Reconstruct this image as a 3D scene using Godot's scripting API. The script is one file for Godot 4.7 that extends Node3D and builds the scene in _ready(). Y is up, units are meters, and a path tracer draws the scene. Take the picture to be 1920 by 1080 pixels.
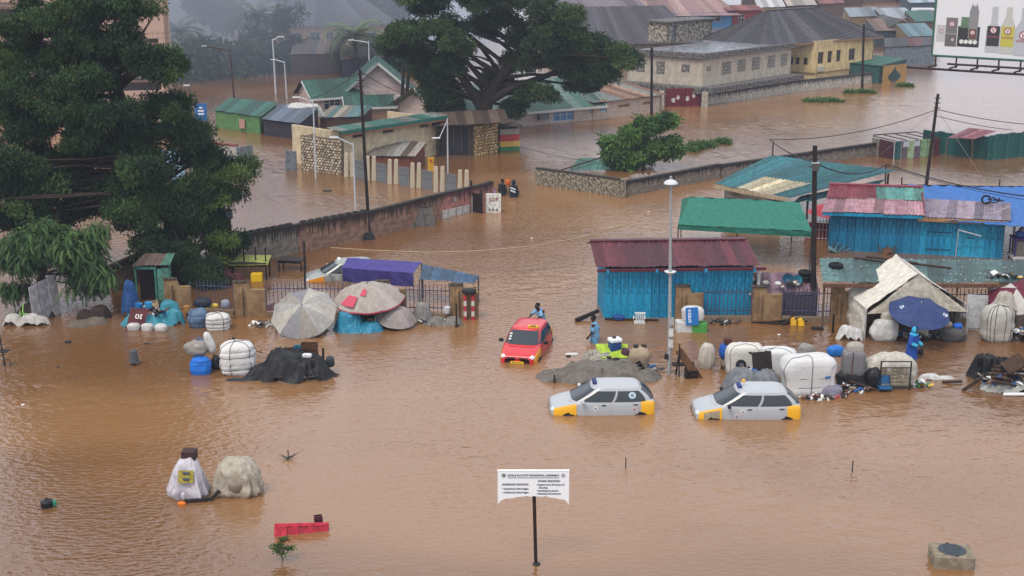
extends Node3D
# A flooded market street seen from a high window: brown water, stalls, taxis, houses and trees under an overcast sky.

var rng := RandomNumberGenerator.new()
var mats := {}
var tex := {}
var taken := {}
var boxes := {}
var noise := FastNoiseLite.new()

class MB:
	var v := PackedVector3Array()
	var n := PackedVector3Array()
	var uv := PackedVector2Array()
	var ix := PackedInt32Array()

	func tri(a: Vector3, b: Vector3, c: Vector3) -> void:
		var nn := (b - a).cross(c - a).normalized()
		var k := v.size()
		v.append_array([a, b, c]); n.append_array([nn, nn, nn])
		uv.append_array([Vector2(0, 1), Vector2(1, 1), Vector2(0.5, 0)])
		ix.append_array([k, k + 2, k + 1])

	func quad(a: Vector3, b: Vector3, c: Vector3, d: Vector3, t0 := Vector2(0, 0), t1 := Vector2(1, 1)) -> void:
		# a bottom left, b bottom right, c top right, d top left, seen from outside
		var nn := (c - a).cross(d - b).normalized()
		var k := v.size()
		v.append_array([a, b, c, d]); n.append_array([nn, nn, nn, nn])
		uv.append_array([Vector2(t0.x, t1.y), Vector2(t1.x, t1.y), Vector2(t1.x, t0.y), Vector2(t0.x, t0.y)])
		ix.append_array([k, k + 2, k + 1, k, k + 3, k + 2])

	func box(at: Vector3, size: Vector3, turn := Basis.IDENTITY) -> void:
		var h := size / 2.0
		var p := []
		for i in 8:
			p.append(at + turn * Vector3(h.x * (1 if i & 1 else -1), h.y * (1 if i & 2 else -1), h.z * (1 if i & 4 else -1)))
		quad(p[4], p[5], p[7], p[6]); quad(p[1], p[0], p[2], p[3]); quad(p[5], p[1], p[3], p[7])
		quad(p[0], p[4], p[6], p[2]); quad(p[6], p[7], p[3], p[2]); quad(p[0], p[1], p[5], p[4])

	func bevel(at: Vector3, size: Vector3, b: float, turn := Basis.IDENTITY) -> void:
		var h := size / 2.0
		b = minf(b, minf(h.x, minf(h.y, h.z)) * 0.6)
		var q := func(sx, sy, sz, ax) -> Vector3:
			var o := Vector3(b, b, b)
			o[ax] = 0.0
			return at + turn * Vector3(sx * (h.x - o.x), sy * (h.y - o.y), sz * (h.z - o.z))
		for ax in 3:
			var i := (ax + 1) % 3
			var j := (ax + 2) % 3
			for s in [-1, 1]:
				var pts := []
				for c in [[-1, -1], [1, -1], [1, 1], [-1, 1]]:
					var sg := [0, 0, 0]
					sg[ax] = s; sg[i] = c[0]; sg[j] = c[1]
					pts.append(q.call(sg[0], sg[1], sg[2], ax))
				if s > 0: quad(pts[0], pts[1], pts[2], pts[3])
				else: quad(pts[1], pts[0], pts[3], pts[2])
			for s in [-1, 1]:
				for t in [-1, 1]:
					var e := []
					for u in [-1, 1]:
						for a2 in [i, j]:
							var sg := [0, 0, 0]
							sg[ax] = u; sg[i] = s; sg[j] = t
							e.append(q.call(sg[0], sg[1], sg[2], a2))
					if s * t > 0: quad(e[0], e[1], e[3], e[2])
					else: quad(e[1], e[0], e[2], e[3])
		for sx in [-1, 1]:
			for sy in [-1, 1]:
				for sz in [-1, 1]:
					var a: Vector3 = q.call(sx, sy, sz, 0)
					var c: Vector3 = q.call(sx, sy, sz, 1)
					var d: Vector3 = q.call(sx, sy, sz, 2)
					if sx * sy * sz > 0: tri(a, c, d)
					else: tri(a, d, c)

	func tube(pts: Array, radii: Array, sides := 6, caps := true) -> void:
		var k := v.size()
		var m := pts.size()
		var side := Vector3.ZERO
		for i in m:
			var d: Vector3 = (pts[mini(i + 1, m - 1)] - pts[maxi(i - 1, 0)]).normalized()
			if side == Vector3.ZERO:
				side = d.cross(Vector3.UP if absf(d.y) < 0.9 else Vector3.RIGHT).normalized()
			side = (side - d * side.dot(d)).normalized()
			var up := d.cross(side)
			var r: float = radii[i] if radii.size() > i else radii[-1]
			for j in sides + 1:
				var a := TAU * j / sides
				var o := side * cos(a) + up * sin(a)
				v.append(pts[i] + o * r); n.append(o)
				uv.append(Vector2(float(j) / sides, float(i) / (m - 1)))
		for i in m - 1:
			for j in sides:
				var a := k + i * (sides + 1) + j
				var b := a + sides + 1
				ix.append_array([a, b, a + 1, a + 1, b, b + 1])
		if caps:
			for e in [0, m - 1]:
				var d: Vector3 = (pts[e] - pts[1 if e == 0 else m - 2]).normalized()
				var c := v.size()
				v.append(pts[e]); n.append(d); uv.append(Vector2(0.5, 0.5))
				for j in sides + 1:
					v.append(v[k + e * (sides + 1) + j]); n.append(d); uv.append(Vector2(0.5, 0.5))
				for j in sides:
					if e == 0: ix.append_array([c, c + 1 + j, c + 2 + j])
					else: ix.append_array([c, c + 2 + j, c + 1 + j])

	func grid(nu: int, nv: int, f: Callable, wrap := false) -> void:
		var k := v.size()
		var row := nv + 1
		for i in nu + 1:
			for j in nv + 1:
				v.append(f.call(float(i) / nu, float(j) / nv))
				n.append(Vector3.ZERO)
				uv.append(Vector2(float(i) / nu, 1.0 - float(j) / nv))
		for i in nu:
			for j in nv:
				var a := k + i * row + j
				var b := a + row
				var nn := (v[b + 1] - v[a]).cross(v[a + 1] - v[b])
				for q in [a, b, a + 1, b + 1]: n[q] += nn
				ix.append_array([a, b + 1, b, a, a + 1, b + 1])
		if wrap:
			for j in row:
				var s := n[k + j] + n[k + nu * row + j]
				n[k + j] = s; n[k + nu * row + j] = s
		for q in range(k, v.size()):
			n[q] = n[q].normalized() if n[q].length() > 1e-12 else Vector3.UP

	func lathe(at: Vector3, profile: Array, sides := 16, turn := Basis.IDENTITY) -> void:
		# profile of (radius, height) from the bottom up
		grid(sides, profile.size() - 1, func(a, b):
			var p: Vector2 = profile[roundi(b * (profile.size() - 1))]
			return at + turn * Vector3(cos(a * TAU) * p.x, p.y, -sin(a * TAU) * p.x), true)

	func prism(poly: PackedVector2Array, z0: float, z1: float, turn := Transform3D.IDENTITY) -> void:
		var t := Geometry2D.triangulate_polygon(poly)
		var cw := Geometry2D.is_polygon_clockwise(poly)
		for i in range(0, t.size(), 3):
			var a := poly[t[i]]; var b := poly[t[i + 1]]; var c := poly[t[i + 2]]
			if (b - a).cross(c - a) < 0:
				var s := b; b = c; c = s
			tri(turn * Vector3(a.x, a.y, z1), turn * Vector3(b.x, b.y, z1), turn * Vector3(c.x, c.y, z1))
			tri(turn * Vector3(a.x, a.y, z0), turn * Vector3(c.x, c.y, z0), turn * Vector3(b.x, b.y, z0))
		for i in poly.size():
			var a := poly[i]; var b := poly[(i + 1) % poly.size()]
			if cw:
				var s := a; a = b; b = s
			quad(turn * Vector3(a.x, a.y, z0), turn * Vector3(b.x, b.y, z0), turn * Vector3(b.x, b.y, z1), turn * Vector3(a.x, a.y, z1))

	func mesh() -> ArrayMesh:
		var m := ArrayMesh.new()
		var a := []
		a.resize(Mesh.ARRAY_MAX)
		a[Mesh.ARRAY_VERTEX] = v; a[Mesh.ARRAY_NORMAL] = n; a[Mesh.ARRAY_TEX_UV] = uv; a[Mesh.ARRAY_INDEX] = ix
		m.add_surface_from_arrays(Mesh.PRIMITIVE_TRIANGLES, a)
		return m

func at3(x: float, y: float, z: float) -> Vector3:
	return Vector3(x, y, z)

# ---------------------------------------------------------------- naming and parenting
func numbered(called: String) -> String:
	if not taken.has(called):
		taken[called] = 0
		return called
	taken[called] += 1
	return "%s_%03d" % [called, taken[called]]

func tag(o: Node3D, label: String, category: String, group := "") -> Node3D:
	o.set_meta("label", label); o.set_meta("category", category)
	if group: o.set_meta("group", group)
	return o

func thing(called: String, label: String, category: String, at := Vector3.ZERO, turn := 0.0, group := "") -> Node3D:
	var o := Node3D.new()
	o.name = numbered(called)
	add_child(o)
	o.position = at; o.rotation.y = turn
	return tag(o, label, category, group)

func along(called: String, label: String, category: String, a: Vector3, b: Vector3, group := "") -> Node3D:
	# a thing whose own x axis runs from a to b along the ground
	var d := b - a
	return thing(called, label, category, a, atan2(-d.z, d.x), group)

func part(parent: Node3D, called: String, what, m: Material, at := Vector3.ZERO, turn := Vector3.ZERO) -> MeshInstance3D:
	var o := MeshInstance3D.new()
	o.mesh = what.mesh() if what is MB else what
	o.material_override = m
	o.name = called
	parent.add_child(o, true)
	o.position = at; o.rotation = turn
	return o

func setting(called: String, what, m: Material) -> MeshInstance3D:
	var o := part(self, called, what, m)
	o.set_meta("kind", "structure")
	return o

func bx(parent: Node3D, called: String, size: Vector3, m: Material, at: Vector3, turn := Vector3.ZERO, b := 0.012) -> MeshInstance3D:
	var key := "%.2f %.2f %.2f %.3f" % [size.x, size.y, size.z, b]
	if not boxes.has(key):
		var s := MB.new()
		s.bevel(Vector3.ZERO, size, b)
		boxes[key] = s.mesh()
	return part(parent, called, boxes[key], m, at, turn)

func rod(parent: Node3D, called: String, a: Vector3, b: Vector3, r: float, m: Material, r2 := -1.0, sides := 8) -> MeshInstance3D:
	var s := MB.new()
	s.tube([a, b], [r, r if r2 < 0 else r2], sides)
	return part(parent, called, s, m)

# ---------------------------------------------------------------- materials
func noise_image(size: int, freq: float, oct: int, seed_: int, kind := FastNoiseLite.TYPE_SIMPLEX_SMOOTH, fract := FastNoiseLite.FRACTAL_FBM) -> Image:
	var f := FastNoiseLite.new()
	f.noise_type = kind; f.frequency = freq; f.fractal_octaves = oct; f.seed = seed_; f.fractal_type = fract
	return f.get_seamless_image(size, size)

func toned(im: Image, lo: Color, hi: Color, a := 0.0, b := 1.0) -> ImageTexture:
	var out := Image.create(im.get_width(), im.get_height(), false, Image.FORMAT_RGB8)
	for y in im.get_height():
		for x in im.get_width():
			out.set_pixel(x, y, lo.lerp(hi, smoothstep(a, b, im.get_pixel(x, y).r)))
	return ImageTexture.create_from_image(out)

func make_textures() -> void:
	tex.grain = toned(noise_image(256, 0.06, 5, 1), Color(0.88, 0.87, 0.86), Color(1, 1, 1), 0.25, 0.7)
	tex.mottle = toned(noise_image(256, 0.016, 5, 2), Color(0.86, 0.85, 0.83), Color(1, 1, 1), 0.25, 0.75)
	tex.rust = toned(noise_image(256, 0.02, 6, 3), Color(0.84, 0.79, 0.75), Color(1, 1, 1), 0.2, 0.55)
	tex.mould = toned(noise_image(512, 0.02, 7, 4), Color(0.5, 0.5, 0.5), Color(1, 1, 1), 0.12, 0.85)
	tex.bump = ImageTexture.create_from_image(noise_image(256, 0.05, 5, 5))
	tex.crumple = ImageTexture.create_from_image(noise_image(256, 0.014, 4, 6, FastNoiseLite.TYPE_SIMPLEX_SMOOTH, FastNoiseLite.FRACTAL_RIDGED))
	var wood := Image.create(128, 256, false, Image.FORMAT_RGB8)
	var drip := Image.create(512, 128, false, Image.FORMAT_RGB8)
	var wash := Image.create(512, 128, false, Image.FORMAT_RGB8)
	noise.seed = 9; noise.frequency = 0.02; noise.fractal_octaves = 4
	for y in 256:
		for x in 128:
			var g := smoothstep(-0.5, 0.5, noise.get_noise_2d(x * 6.0, y * 0.5))
			wood.set_pixel(x, y, Color(0.84, 0.82, 0.8).lerp(Color.WHITE, g))
	for y in 128:
		for x in 512:
			# dirt that has run down from the top of a wall in narrow tongues
			var t := y / 127.0
			var reach := 0.12 + 0.55 * maxf(0.0, noise.get_noise_2d(x * 3.0, 5.0) + 0.15) + 0.1 * noise.get_noise_2d(x * 14.0, 70.0)
			var k := smoothstep(reach + 0.14, reach - 0.08, t + 0.16 * noise.get_noise_2d(x * 8.0, y * 5.0))
			var m := 0.88 + 0.22 * noise.get_noise_2d(x * 0.9, y * 1.6)
			var run := 0.9 + 0.25 * noise.get_noise_2d(x * 16.0, y * 0.7 + 300.0)
			var c := Color(m, m * 0.99, m * 0.97) * run
			drip.set_pixel(x, y, c.lerp(Color(0.26, 0.26, 0.27), k * 0.8).clamp())
			wash.set_pixel(x, y, Color.WHITE.lerp(Color(m, m, m) * (0.97 + 0.07 * (run - 0.9)), 0.6).lerp(Color(0.6, 0.58, 0.56), k * 0.12).clamp())
	tex.wood = ImageTexture.create_from_image(wood)
	tex.drip = ImageTexture.create_from_image(drip)
	tex.wash = ImageTexture.create_from_image(wash)

func mt(hex: String, rough := 0.8, kind := "grain", scale := 0.6) -> StandardMaterial3D:
	var key := "%s %s %.2f %.2f" % [hex, kind, rough, scale]
	if mats.has(key): return mats[key]
	var m := StandardMaterial3D.new()
	m.albedo_color = Color(hex)
	m.roughness = rough
	m.metallic_specular = 0.4
	if kind != "plain":
		m.uv1_triplanar = true
		m.uv1_scale = Vector3.ONE * scale * (2.6 if kind in ["tarp", "bag"] else 1.0)
		var look: Array = {"grain": ["grain", "bump", 0.6], "mottle": ["mottle", "bump", 0.8], "rust": ["rust", "bump", 0.4], "mould": ["mould", "bump", 0.5],
			"wood": ["wood", "bump", 0.5], "tarp": ["grain", "crumple", 1.1], "bag": ["grain", "crumple", 1.1], "drip": ["drip", "bump", 0.8], "wash": ["wash", "bump", 0.8]}[kind]
		m.albedo_texture = tex[look[0]]
		m.heightmap_enabled = true
		m.heightmap_texture = tex[look[1]]
		m.heightmap_scale = look[2]
		if kind in ["drip", "wash"]:
			m.uv1_triplanar = false
			m.uv1_scale = Vector3.ONE
		elif kind in ["rust", "mould", "tarp", "wood"]:
			m.detail_enabled = true
			m.detail_albedo = tex.grain
			m.detail_blend_mode = BaseMaterial3D.BLEND_MODE_MUL
			m.detail_uv_layer = BaseMaterial3D.DETAIL_UV_2
			m.uv2_triplanar = true
			m.uv2_scale = Vector3.ONE * 0.23
	mats[key] = m
	return m

func aged(m: StandardMaterial3D) -> StandardMaterial3D:
	# the same paint as one of four sheets of different age
	var k := rng.randi() % 4
	if k == 0: return m
	var key := "%s aged %d" % [m.get_instance_id(), k]
	if not mats.has(key):
		var c: StandardMaterial3D = m.duplicate()
		var t: float = [1.0, 0.82, 1.12, 0.92][k]
		c.albedo_color = Color(m.albedo_color.r * t, m.albedo_color.g * t, m.albedo_color.b * t).lerp(Color("8a7868"), [0.0, 0.05, 0.06, 0.12][k])
		c.roughness = m.roughness + 0.06 * k
		mats[key] = c
	return mats[key]

func metal(hex: String, rough := 0.45) -> StandardMaterial3D:
	return mt(hex, rough, "rust", 0.35)

func glass(hex := "1c2329") -> StandardMaterial3D:
	var m := mt(hex, 0.08, "plain")
	m.metallic_specular = 0.6
	return m

func leafy(key: String, back := 0.25) -> StandardMaterial3D:
	if mats.has(key): return mats[key]
	var m := StandardMaterial3D.new()
	m.vertex_color_use_as_albedo = true
	m.roughness = 0.55
	m.metallic_specular = 0.3
	m.backlight_enabled = true
	m.backlight = Color(back, back, back * 0.6)
	mats[key] = m
	return m


# ---------------------------------------------------------------- the scene
func _ready() -> void:
	rng.seed = 20240
	var cam := Camera3D.new()
	cam.name = "camera"
	add_child(cam)
	cam.position = Vector3(0, 16, 0)
	cam.rotation_degrees.x = -15.5
	cam.fov = 24.378
	cam.near = 0.5
	cam.far = 2500.0
	cam.current = true

	var sky := ProceduralSkyMaterial.new()
	sky.sky_top_color = Color(0.86, 0.88, 0.92)
	sky.sky_horizon_color = Color(0.84, 0.87, 0.92)
	sky.sky_curve = 0.15
	sky.ground_bottom_color = Color(0.4, 0.36, 0.33)
	sky.ground_horizon_color = Color(0.6, 0.58, 0.56)
	sky.sun_angle_max = 30.0
	var env := Environment.new()
	env.background_mode = Environment.BG_SKY
	env.sky = Sky.new()
	env.sky.sky_material = sky
	env.tonemap_mode = Environment.TONE_MAPPER_LINEAR
	env.tonemap_exposure = 1.6
	env.background_energy_multiplier = 0.92
	env.fog_enabled = true
	env.fog_density = 0.0005
	env.fog_light_color = Color(0.86, 0.9, 1.0)
	env.volumetric_fog_enabled = true
	env.volumetric_fog_density = 0.0
	env.sdfgi_enabled = true
	env.ssao_enabled = true
	env.ssil_enabled = true
	var around := WorldEnvironment.new()
	around.name = "air"
	around.environment = env
	add_child(around)
	var sun := DirectionalLight3D.new()
	sun.name = "sun"
	sun.light_color = Color(1.0, 0.97, 0.93)
	sun.light_energy = 0.5
	sun.light_angular_distance = 25.0
	sun.shadow_enabled = true
	add_child(sun)
	sun.rotation_degrees = Vector3(-58, -35, 0)

	make_textures()
	build_water()
	build_far_town()
	build_left_quarter()
	build_right_quarter()
	build_walls()
	build_trees()
	build_sheds()
	build_fence()
	build_vehicles()
	build_people()
	build_left_stalls()
	build_right_stalls()
	build_foreground()
	build_poles_and_wires()


# ---------------------------------------------------------------- water
func build_water() -> void:
	var big := FastNoiseLite.new()
	big.seed = 31; big.frequency = 0.35; big.fractal_octaves = 3
	var slow := FastNoiseLite.new()
	slow.seed = 32; slow.frequency = 0.045; slow.fractal_octaves = 3
	var h := func(x: float, z: float) -> float:
		# short crests lying across the view, running a little askew, stronger in some patches than in others
		var k := clampf(0.5 + 2.2 * slow.get_noise_2d(x * 0.8, z * 1.9), 0.1, 1.5)
		var w := x * 0.25 + z
		if z < -70.0: k *= 0.55
		return 0.017 * k * big.get_noise_2d(x * 1.5 + z * 0.5, w * 3.6) + 0.006 * k * big.get_noise_2d(x * 3.4 - z * 0.9 + 90.0, w * 7.5)
	var s := MB.new()
	var patch := func(x0: float, x1: float, z0: float, z1: float, step: float) -> void:
		var nx := ceili((x1 - x0) / step)
		var nz := ceili((z1 - z0) / step)
		var k := s.v.size()
		var e := 0.04
		for i in nx + 1:
			for j in nz + 1:
				var x := lerpf(x0, x1, float(i) / nx)
				var z := lerpf(z0, z1, float(j) / nz)
				var y: float = h.call(x, z)
				var nn := Vector3((y - h.call(x + e, z)) / e, 1.0, (y - h.call(x, z + e)) / e)
				s.v.append(Vector3(x, y, z)); s.n.append(nn.normalized()); s.uv.append(Vector2(x, z) / 17.0)
		for i in nx:
			for j in nz:
				var a := k + i * (nz + 1) + j
				var b := a + nz + 1
				s.ix.append_array([a, b, b + 1, a, b + 1, a + 1])
	patch.call(-26.0, 26.0, -72.0, -26.0, 0.14)
	patch.call(-48.0, 48.0, -125.0, -72.0, 0.4)
	for r in [[-700.0, 700.0, -26.0, 60.0], [-700.0, -26.0, -72.0, -26.0], [26.0, 700.0, -72.0, -26.0], [-700.0, -48.0, -125.0, -72.0], [48.0, 700.0, -125.0, -72.0], [-700.0, 700.0, -1200.0, -125.0]]:
		var c := [Vector3(r[0], 0, r[3]), Vector3(r[1], 0, r[3]), Vector3(r[1], 0, r[2]), Vector3(r[0], 0, r[2])]
		var k := s.v.size()
		s.quad(c[0], c[1], c[2], c[3])
		for q in 4: s.uv[k + q] = Vector2(s.v[k + q].x, s.v[k + q].z) / 17.0
	var m := StandardMaterial3D.new()
	m.albedo_color = Color("8a6542")
	m.detail_enabled = true
	m.detail_albedo = toned(noise_image(512, 0.006, 5, 41), Color(0.8, 0.77, 0.74), Color(1, 1, 1), 0.3, 0.7)
	m.detail_blend_mode = BaseMaterial3D.BLEND_MODE_MUL
	m.detail_uv_layer = BaseMaterial3D.DETAIL_UV_2
	m.uv2_triplanar = true
	m.uv2_scale = Vector3(0.006, 0.006, 0.011)
	m.roughness = 0.06
	m.metallic_specular = 0.64
	var im := noise_image(1024, 0.03, 3, 42)
	im.convert(Image.FORMAT_RGBA8)
	im.bump_map_to_normal_map(14.0)
	m.normal_enabled = true
	m.normal_texture = ImageTexture.create_from_image(im)
	m.normal_scale = 0.16
	m.uv1_scale = Vector3(1.3, 2.9, 1)
	setting("flood_water", s, m)
	var g := MB.new()
	g.quad(Vector3(-700, -0.7, 60), Vector3(700, -0.7, 60), Vector3(700, -0.7, -1200), Vector3(-700, -0.7, -1200))
	setting("ground", g, mt("5b4a3c", 0.95, "mottle", 0.2))


# ---------------------------------------------------------------- building helpers
func along_x(parent: Node3D, a: Vector3, b: Vector3) -> Transform3D:
	# the place of a facade that runs from a to b (seen from outside, left to right)
	var d := b - a
	return Transform3D(Basis(Vector3.UP, atan2(-d.z, d.x)), a - parent.position)

func put(o: Node3D, x: Transform3D) -> Node3D:
	o.transform = x * o.transform
	return o

func wall(parent: Node3D, x: Transform3D, length: float, height: float, holes: Array, m: Material, thick := 0.2, called := "wall", y0 := -0.7) -> MeshInstance3D:
	var xs := [0.0, length]
	var ys := [y0, height]
	for h in holes:
		xs.append_array([h[0], h[0] + h[2]]); ys.append_array([h[1], h[1] + h[3]])
	if length > 6.0:
		for i in range(1, int(length / 4.0)): xs.append(i * 4.0)
	xs.sort(); ys.sort()
	var s := MB.new()
	var full := height - minf(y0, 0.0) * 0.0
	for i in xs.size() - 1:
		for j in ys.size() - 1:
			var a: float = xs[i]; var b: float = xs[i + 1]; var c: float = ys[j]; var d: float = ys[j + 1]
			if b - a < 1e-4 or d - c < 1e-4: continue
			var mx := (a + b) / 2; var my := (c + d) / 2
			var open := false
			for h in holes:
				if mx > h[0] and mx < h[0] + h[2] and my > h[1] and my < h[1] + h[3]: open = true
			if open: continue
			var t0 := Vector2(a / 5.0, (height - d) / full); var t1 := Vector2(b / 5.0, (height - c) / full)
			s.quad(Vector3(a, c, 0), Vector3(b, c, 0), Vector3(b, d, 0), Vector3(a, d, 0), t0, t1)
			s.quad(Vector3(b, c, -thick), Vector3(a, c, -thick), Vector3(a, d, -thick), Vector3(b, d, -thick), t0, t1)
	for h in holes:
		var a: float = h[0]; var b: float = h[0] + h[2]; var c: float = h[1]; var d: float = h[1] + h[3]
		s.quad(Vector3(a, c, 0), Vector3(a, c, -thick), Vector3(a, d, -thick), Vector3(a, d, 0))
		s.quad(Vector3(b, c, -thick), Vector3(b, c, 0), Vector3(b, d, 0), Vector3(b, d, -thick))
		s.quad(Vector3(a, c, -thick), Vector3(a, c, 0), Vector3(b, c, 0), Vector3(b, c, -thick))
		s.quad(Vector3(a, d, 0), Vector3(a, d, -thick), Vector3(b, d, -thick), Vector3(b, d, 0))
	var t := Vector2(0, 0); var u := Vector2(length / 5.0, 0.06)
	s.quad(Vector3(0, height, 0), Vector3(length, height, 0), Vector3(length, height, -thick), Vector3(0, height, -thick), t, u)
	s.quad(Vector3(0, y0, -thick), Vector3(0, y0, 0), Vector3(0, height, 0), Vector3(0, height, -thick), Vector2(0, 0), Vector2(0.05, 1))
	s.quad(Vector3(length, y0, 0), Vector3(length, y0, -thick), Vector3(length, height, -thick), Vector3(length, height, 0), Vector2(0, 0), Vector2(0.05, 1))
	var o := part(parent, called, s, m)
	o.transform = x
	return o

func window(parent: Node3D, x: Transform3D, at: Array, pane: Material, frame: Material, nx := 2, ny := 1, inset := 0.12, bar := 0.06) -> MeshInstance3D:
	# at is [left, sill, width, height] on the facade
	var w: float = at[2]; var h: float = at[3]
	var s := MB.new()
	for k in nx + 1: s.box(Vector3(clampf(w * k / nx, bar / 2, w - bar / 2), h / 2, 0), Vector3(bar, h - 0.004, 0.05))
	for k in ny + 1: s.box(Vector3(w / 2, clampf(h * k / ny, bar / 2, h - bar / 2), 0.001), Vector3(w - 0.004, bar, 0.046))
	var o := part(parent, "window", s, frame)
	o.transform = x * Transform3D(Basis.IDENTITY, Vector3(at[0], at[1], -inset))
	var g := MB.new()
	g.box(Vector3(w / 2, h / 2, -0.04), Vector3(w - 0.01, h - 0.01, 0.012))
	part(o, "pane", g, pane)
	return o

func breeze(parent: Node3D, x: Transform3D, at: Array, block: Material) -> MeshInstance3D:
	# a window filled with pierced blocks: diagonal bars in each cell
	var w: float = at[2]; var h: float = at[3]
	var s := MB.new()
	var nx := maxi(2, roundi(w / 0.32)); var ny := maxi(2, roundi(h / 0.32))
	for i in nx:
		for j in ny:
			var c := Vector3(w * (i + 0.5) / nx, h * (j + 0.5) / ny, 0)
			s.box(c, Vector3(0.03, h / ny * 0.98, 0.05), Basis(Vector3(0, 0, 1), 0.75 if (i + j) % 2 else -0.75))
	for i in nx + 1: s.box(Vector3(clampf(w * i / nx, 0.03, w - 0.03), h / 2, 0.004), Vector3(0.03, h, 0.05))
	for j in ny + 1: s.box(Vector3(w / 2, clampf(h * j / ny, 0.03, h - 0.03), 0.008), Vector3(w, 0.03, 0.05))
	var o := part(parent, "window", s, block)
	o.transform = x * Transform3D(Basis.IDENTITY, Vector3(at[0], at[1], -0.06))
	return o

func sheets(parent: Node3D, a: Vector3, b: Vector3, c: Vector3, d: Vector3, n: int, ms: Array, rib := 0.22, amp := 0.025, called := "roof_sheet", loose := 0.015) -> void:
	# corrugated sheets side by side: a to b along the eave, d to c along the ridge (points in the parent's axes)
	var up := (b - a).cross(d - a).normalized()
	if up.y < 0: up = -up
	for i in n:
		var t0 := float(i) / n
		var t1 := float(i + 1) / n + 0.012
		var k := maxi(2, roundi(a.distance_to(b) / n / rib))
		var s := MB.new()
		var drop := (b - a).cross(up).normalized() * rng.randf_range(-loose, loose) * 3.0
		var lift := up * (rng.randf_range(0, loose) + 0.004 * (i % 2))
		var rows := []
		for q in k * 4 + 1:
			var t := lerpf(t0, t1, q / (k * 4.0))
			var hgt: float = [0.0, 0.0, 1.0, 1.0][q % 4] * amp
			rows.append([a.lerp(b, t) + drop + lift + up * hgt, d.lerp(c, t) + up * (hgt + 0.004) + lift])
		for q in k * 4:
			s.quad(rows[q][0], rows[q + 1][0], rows[q + 1][1], rows[q][1])
		part(parent, called, s, aged(ms[rng.randi() % ms.size()]))

func slab(a: Vector3, b: Vector3, c: Vector3, d: Vector3, thick: float) -> MB:
	var s := MB.new()
	var up := (c - a).cross(d - b).normalized()
	if up.y < 0: up = -up
	var e := up * -thick
	s.quad(a, b, c, d); s.quad(b + e, a + e, d + e, c + e)
	s.quad(a + e, b + e, b, a); s.quad(b + e, c + e, c, b); s.quad(c + e, d + e, d, c); s.quad(d + e, a + e, a, d)
	return s

func board(parent: Node3D, called: String, a: Vector3, b: Vector3, high: float, thick: float, m: Material) -> MeshInstance3D:
	# a straight board from a to b on edge
	var d := b - a
	var s := MB.new()
	var z := d.normalized()
	var side := (Vector3.UP if absf(z.y) < 0.95 else Vector3.RIGHT).cross(z).normalized()
	s.bevel((a + b) / 2, Vector3(thick, high, d.length()), 0.008, Basis(side, z.cross(side), z))
	return part(parent, called, s, m)

func house(o: Node3D, x: Transform3D, length: float, deep: float, height: float, rise: float, along_ridge: bool, over: float, wm: Material, rms: Array, n: int, holes := [], trim: Material = null, hip := 0.0) -> void:
	# four walls, gables and a roof of sheets; the facade lies on the local x axis and the house behind it
	wall(o, x, length, height, holes, wm)
	wall(o, x * Transform3D(Basis(Vector3.UP, PI / 2), Vector3(length, 0, 0)), deep, height, [], wm)
	wall(o, x * Transform3D(Basis(Vector3.UP, -PI / 2), Vector3(0, 0, -deep)), deep, height, [], wm)
	wall(o, x * Transform3D(Basis(Vector3.UP, PI), Vector3(length, 0, -deep)), length, height, [], wm)
	var q := func(a, b, c) -> Vector3: return x * Vector3(a, b, c)
	var top := height + rise
	if along_ridge:
		var low := height - rise * over / (deep / 2)
		sheets(o, q.call(-over, low, over), q.call(length + over, low, over), q.call(length + over - hip, top, -deep / 2), q.call(-over + hip, top, -deep / 2), n, rms)
		sheets(o, q.call(length + over, low, -deep - over), q.call(-over, low, -deep - over), q.call(-over + hip, top, -deep / 2), q.call(length + over - hip, top, -deep / 2), n, rms)
		if hip > 0.5:
			var k := maxi(2, n / 2)
			sheets(o, q.call(length + over, low, over), q.call(length + over, low, -deep - over), q.call(length + over - hip, top, -deep / 2 - 0.05), q.call(length + over - hip, top, -deep / 2), k, rms)
			sheets(o, q.call(-over, low, -deep - over), q.call(-over, low, over), q.call(-over + hip, top, -deep / 2), q.call(-over + hip, top, -deep / 2 - 0.05), k, rms)
		else:
			for e in [0.1, length - 0.1]:
				var s := MB.new()
				s.prism(PackedVector2Array([Vector2(0, height), Vector2(deep, height), Vector2(deep / 2, top - 0.04)]), -0.09, 0.09, x * Transform3D(Basis(Vector3.UP, PI / 2), Vector3(e, 0, 0)))
				part(o, "gable", s, wm)
		if trim:
			board(o, "fascia", q.call(-over, low - 0.06, over + 0.04), q.call(length + over, low - 0.06, over + 0.04), 0.18, 0.05, trim)
			for e in [-over, length + over]:
				board(o, "fascia", q.call(e, low - 0.07, over), q.call(e + (hip if e < 0 else -hip), top - 0.07, -deep / 2), 0.18, 0.05, trim)
	else:
		var low := height - rise * over / (length / 2)
		sheets(o, q.call(-over, low, -deep), q.call(-over, low, over), q.call(length / 2, top, over), q.call(length / 2, top, -deep), n, rms)
		sheets(o, q.call(length + over, low, over), q.call(length + over, low, -deep), q.call(length / 2, top, -deep), q.call(length / 2, top, over), n, rms)
		for e in [-0.1, -deep + 0.1]:
			var s := MB.new()
			s.prism(PackedVector2Array([Vector2(0, height), Vector2(length, height), Vector2(length / 2, top - 0.04)]), -0.09, 0.09, x * Transform3D(Basis.IDENTITY, Vector3(0, 0, e)))
			part(o, "gable", s, wm)
		if trim:
			board(o, "fascia", q.call(-over, low - 0.07, over), q.call(length / 2, top - 0.07, over), 0.2, 0.05, trim)
			board(o, "fascia", q.call(length + over, low - 0.07, over), q.call(length / 2, top - 0.07, over), 0.2, 0.05, trim)

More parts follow.
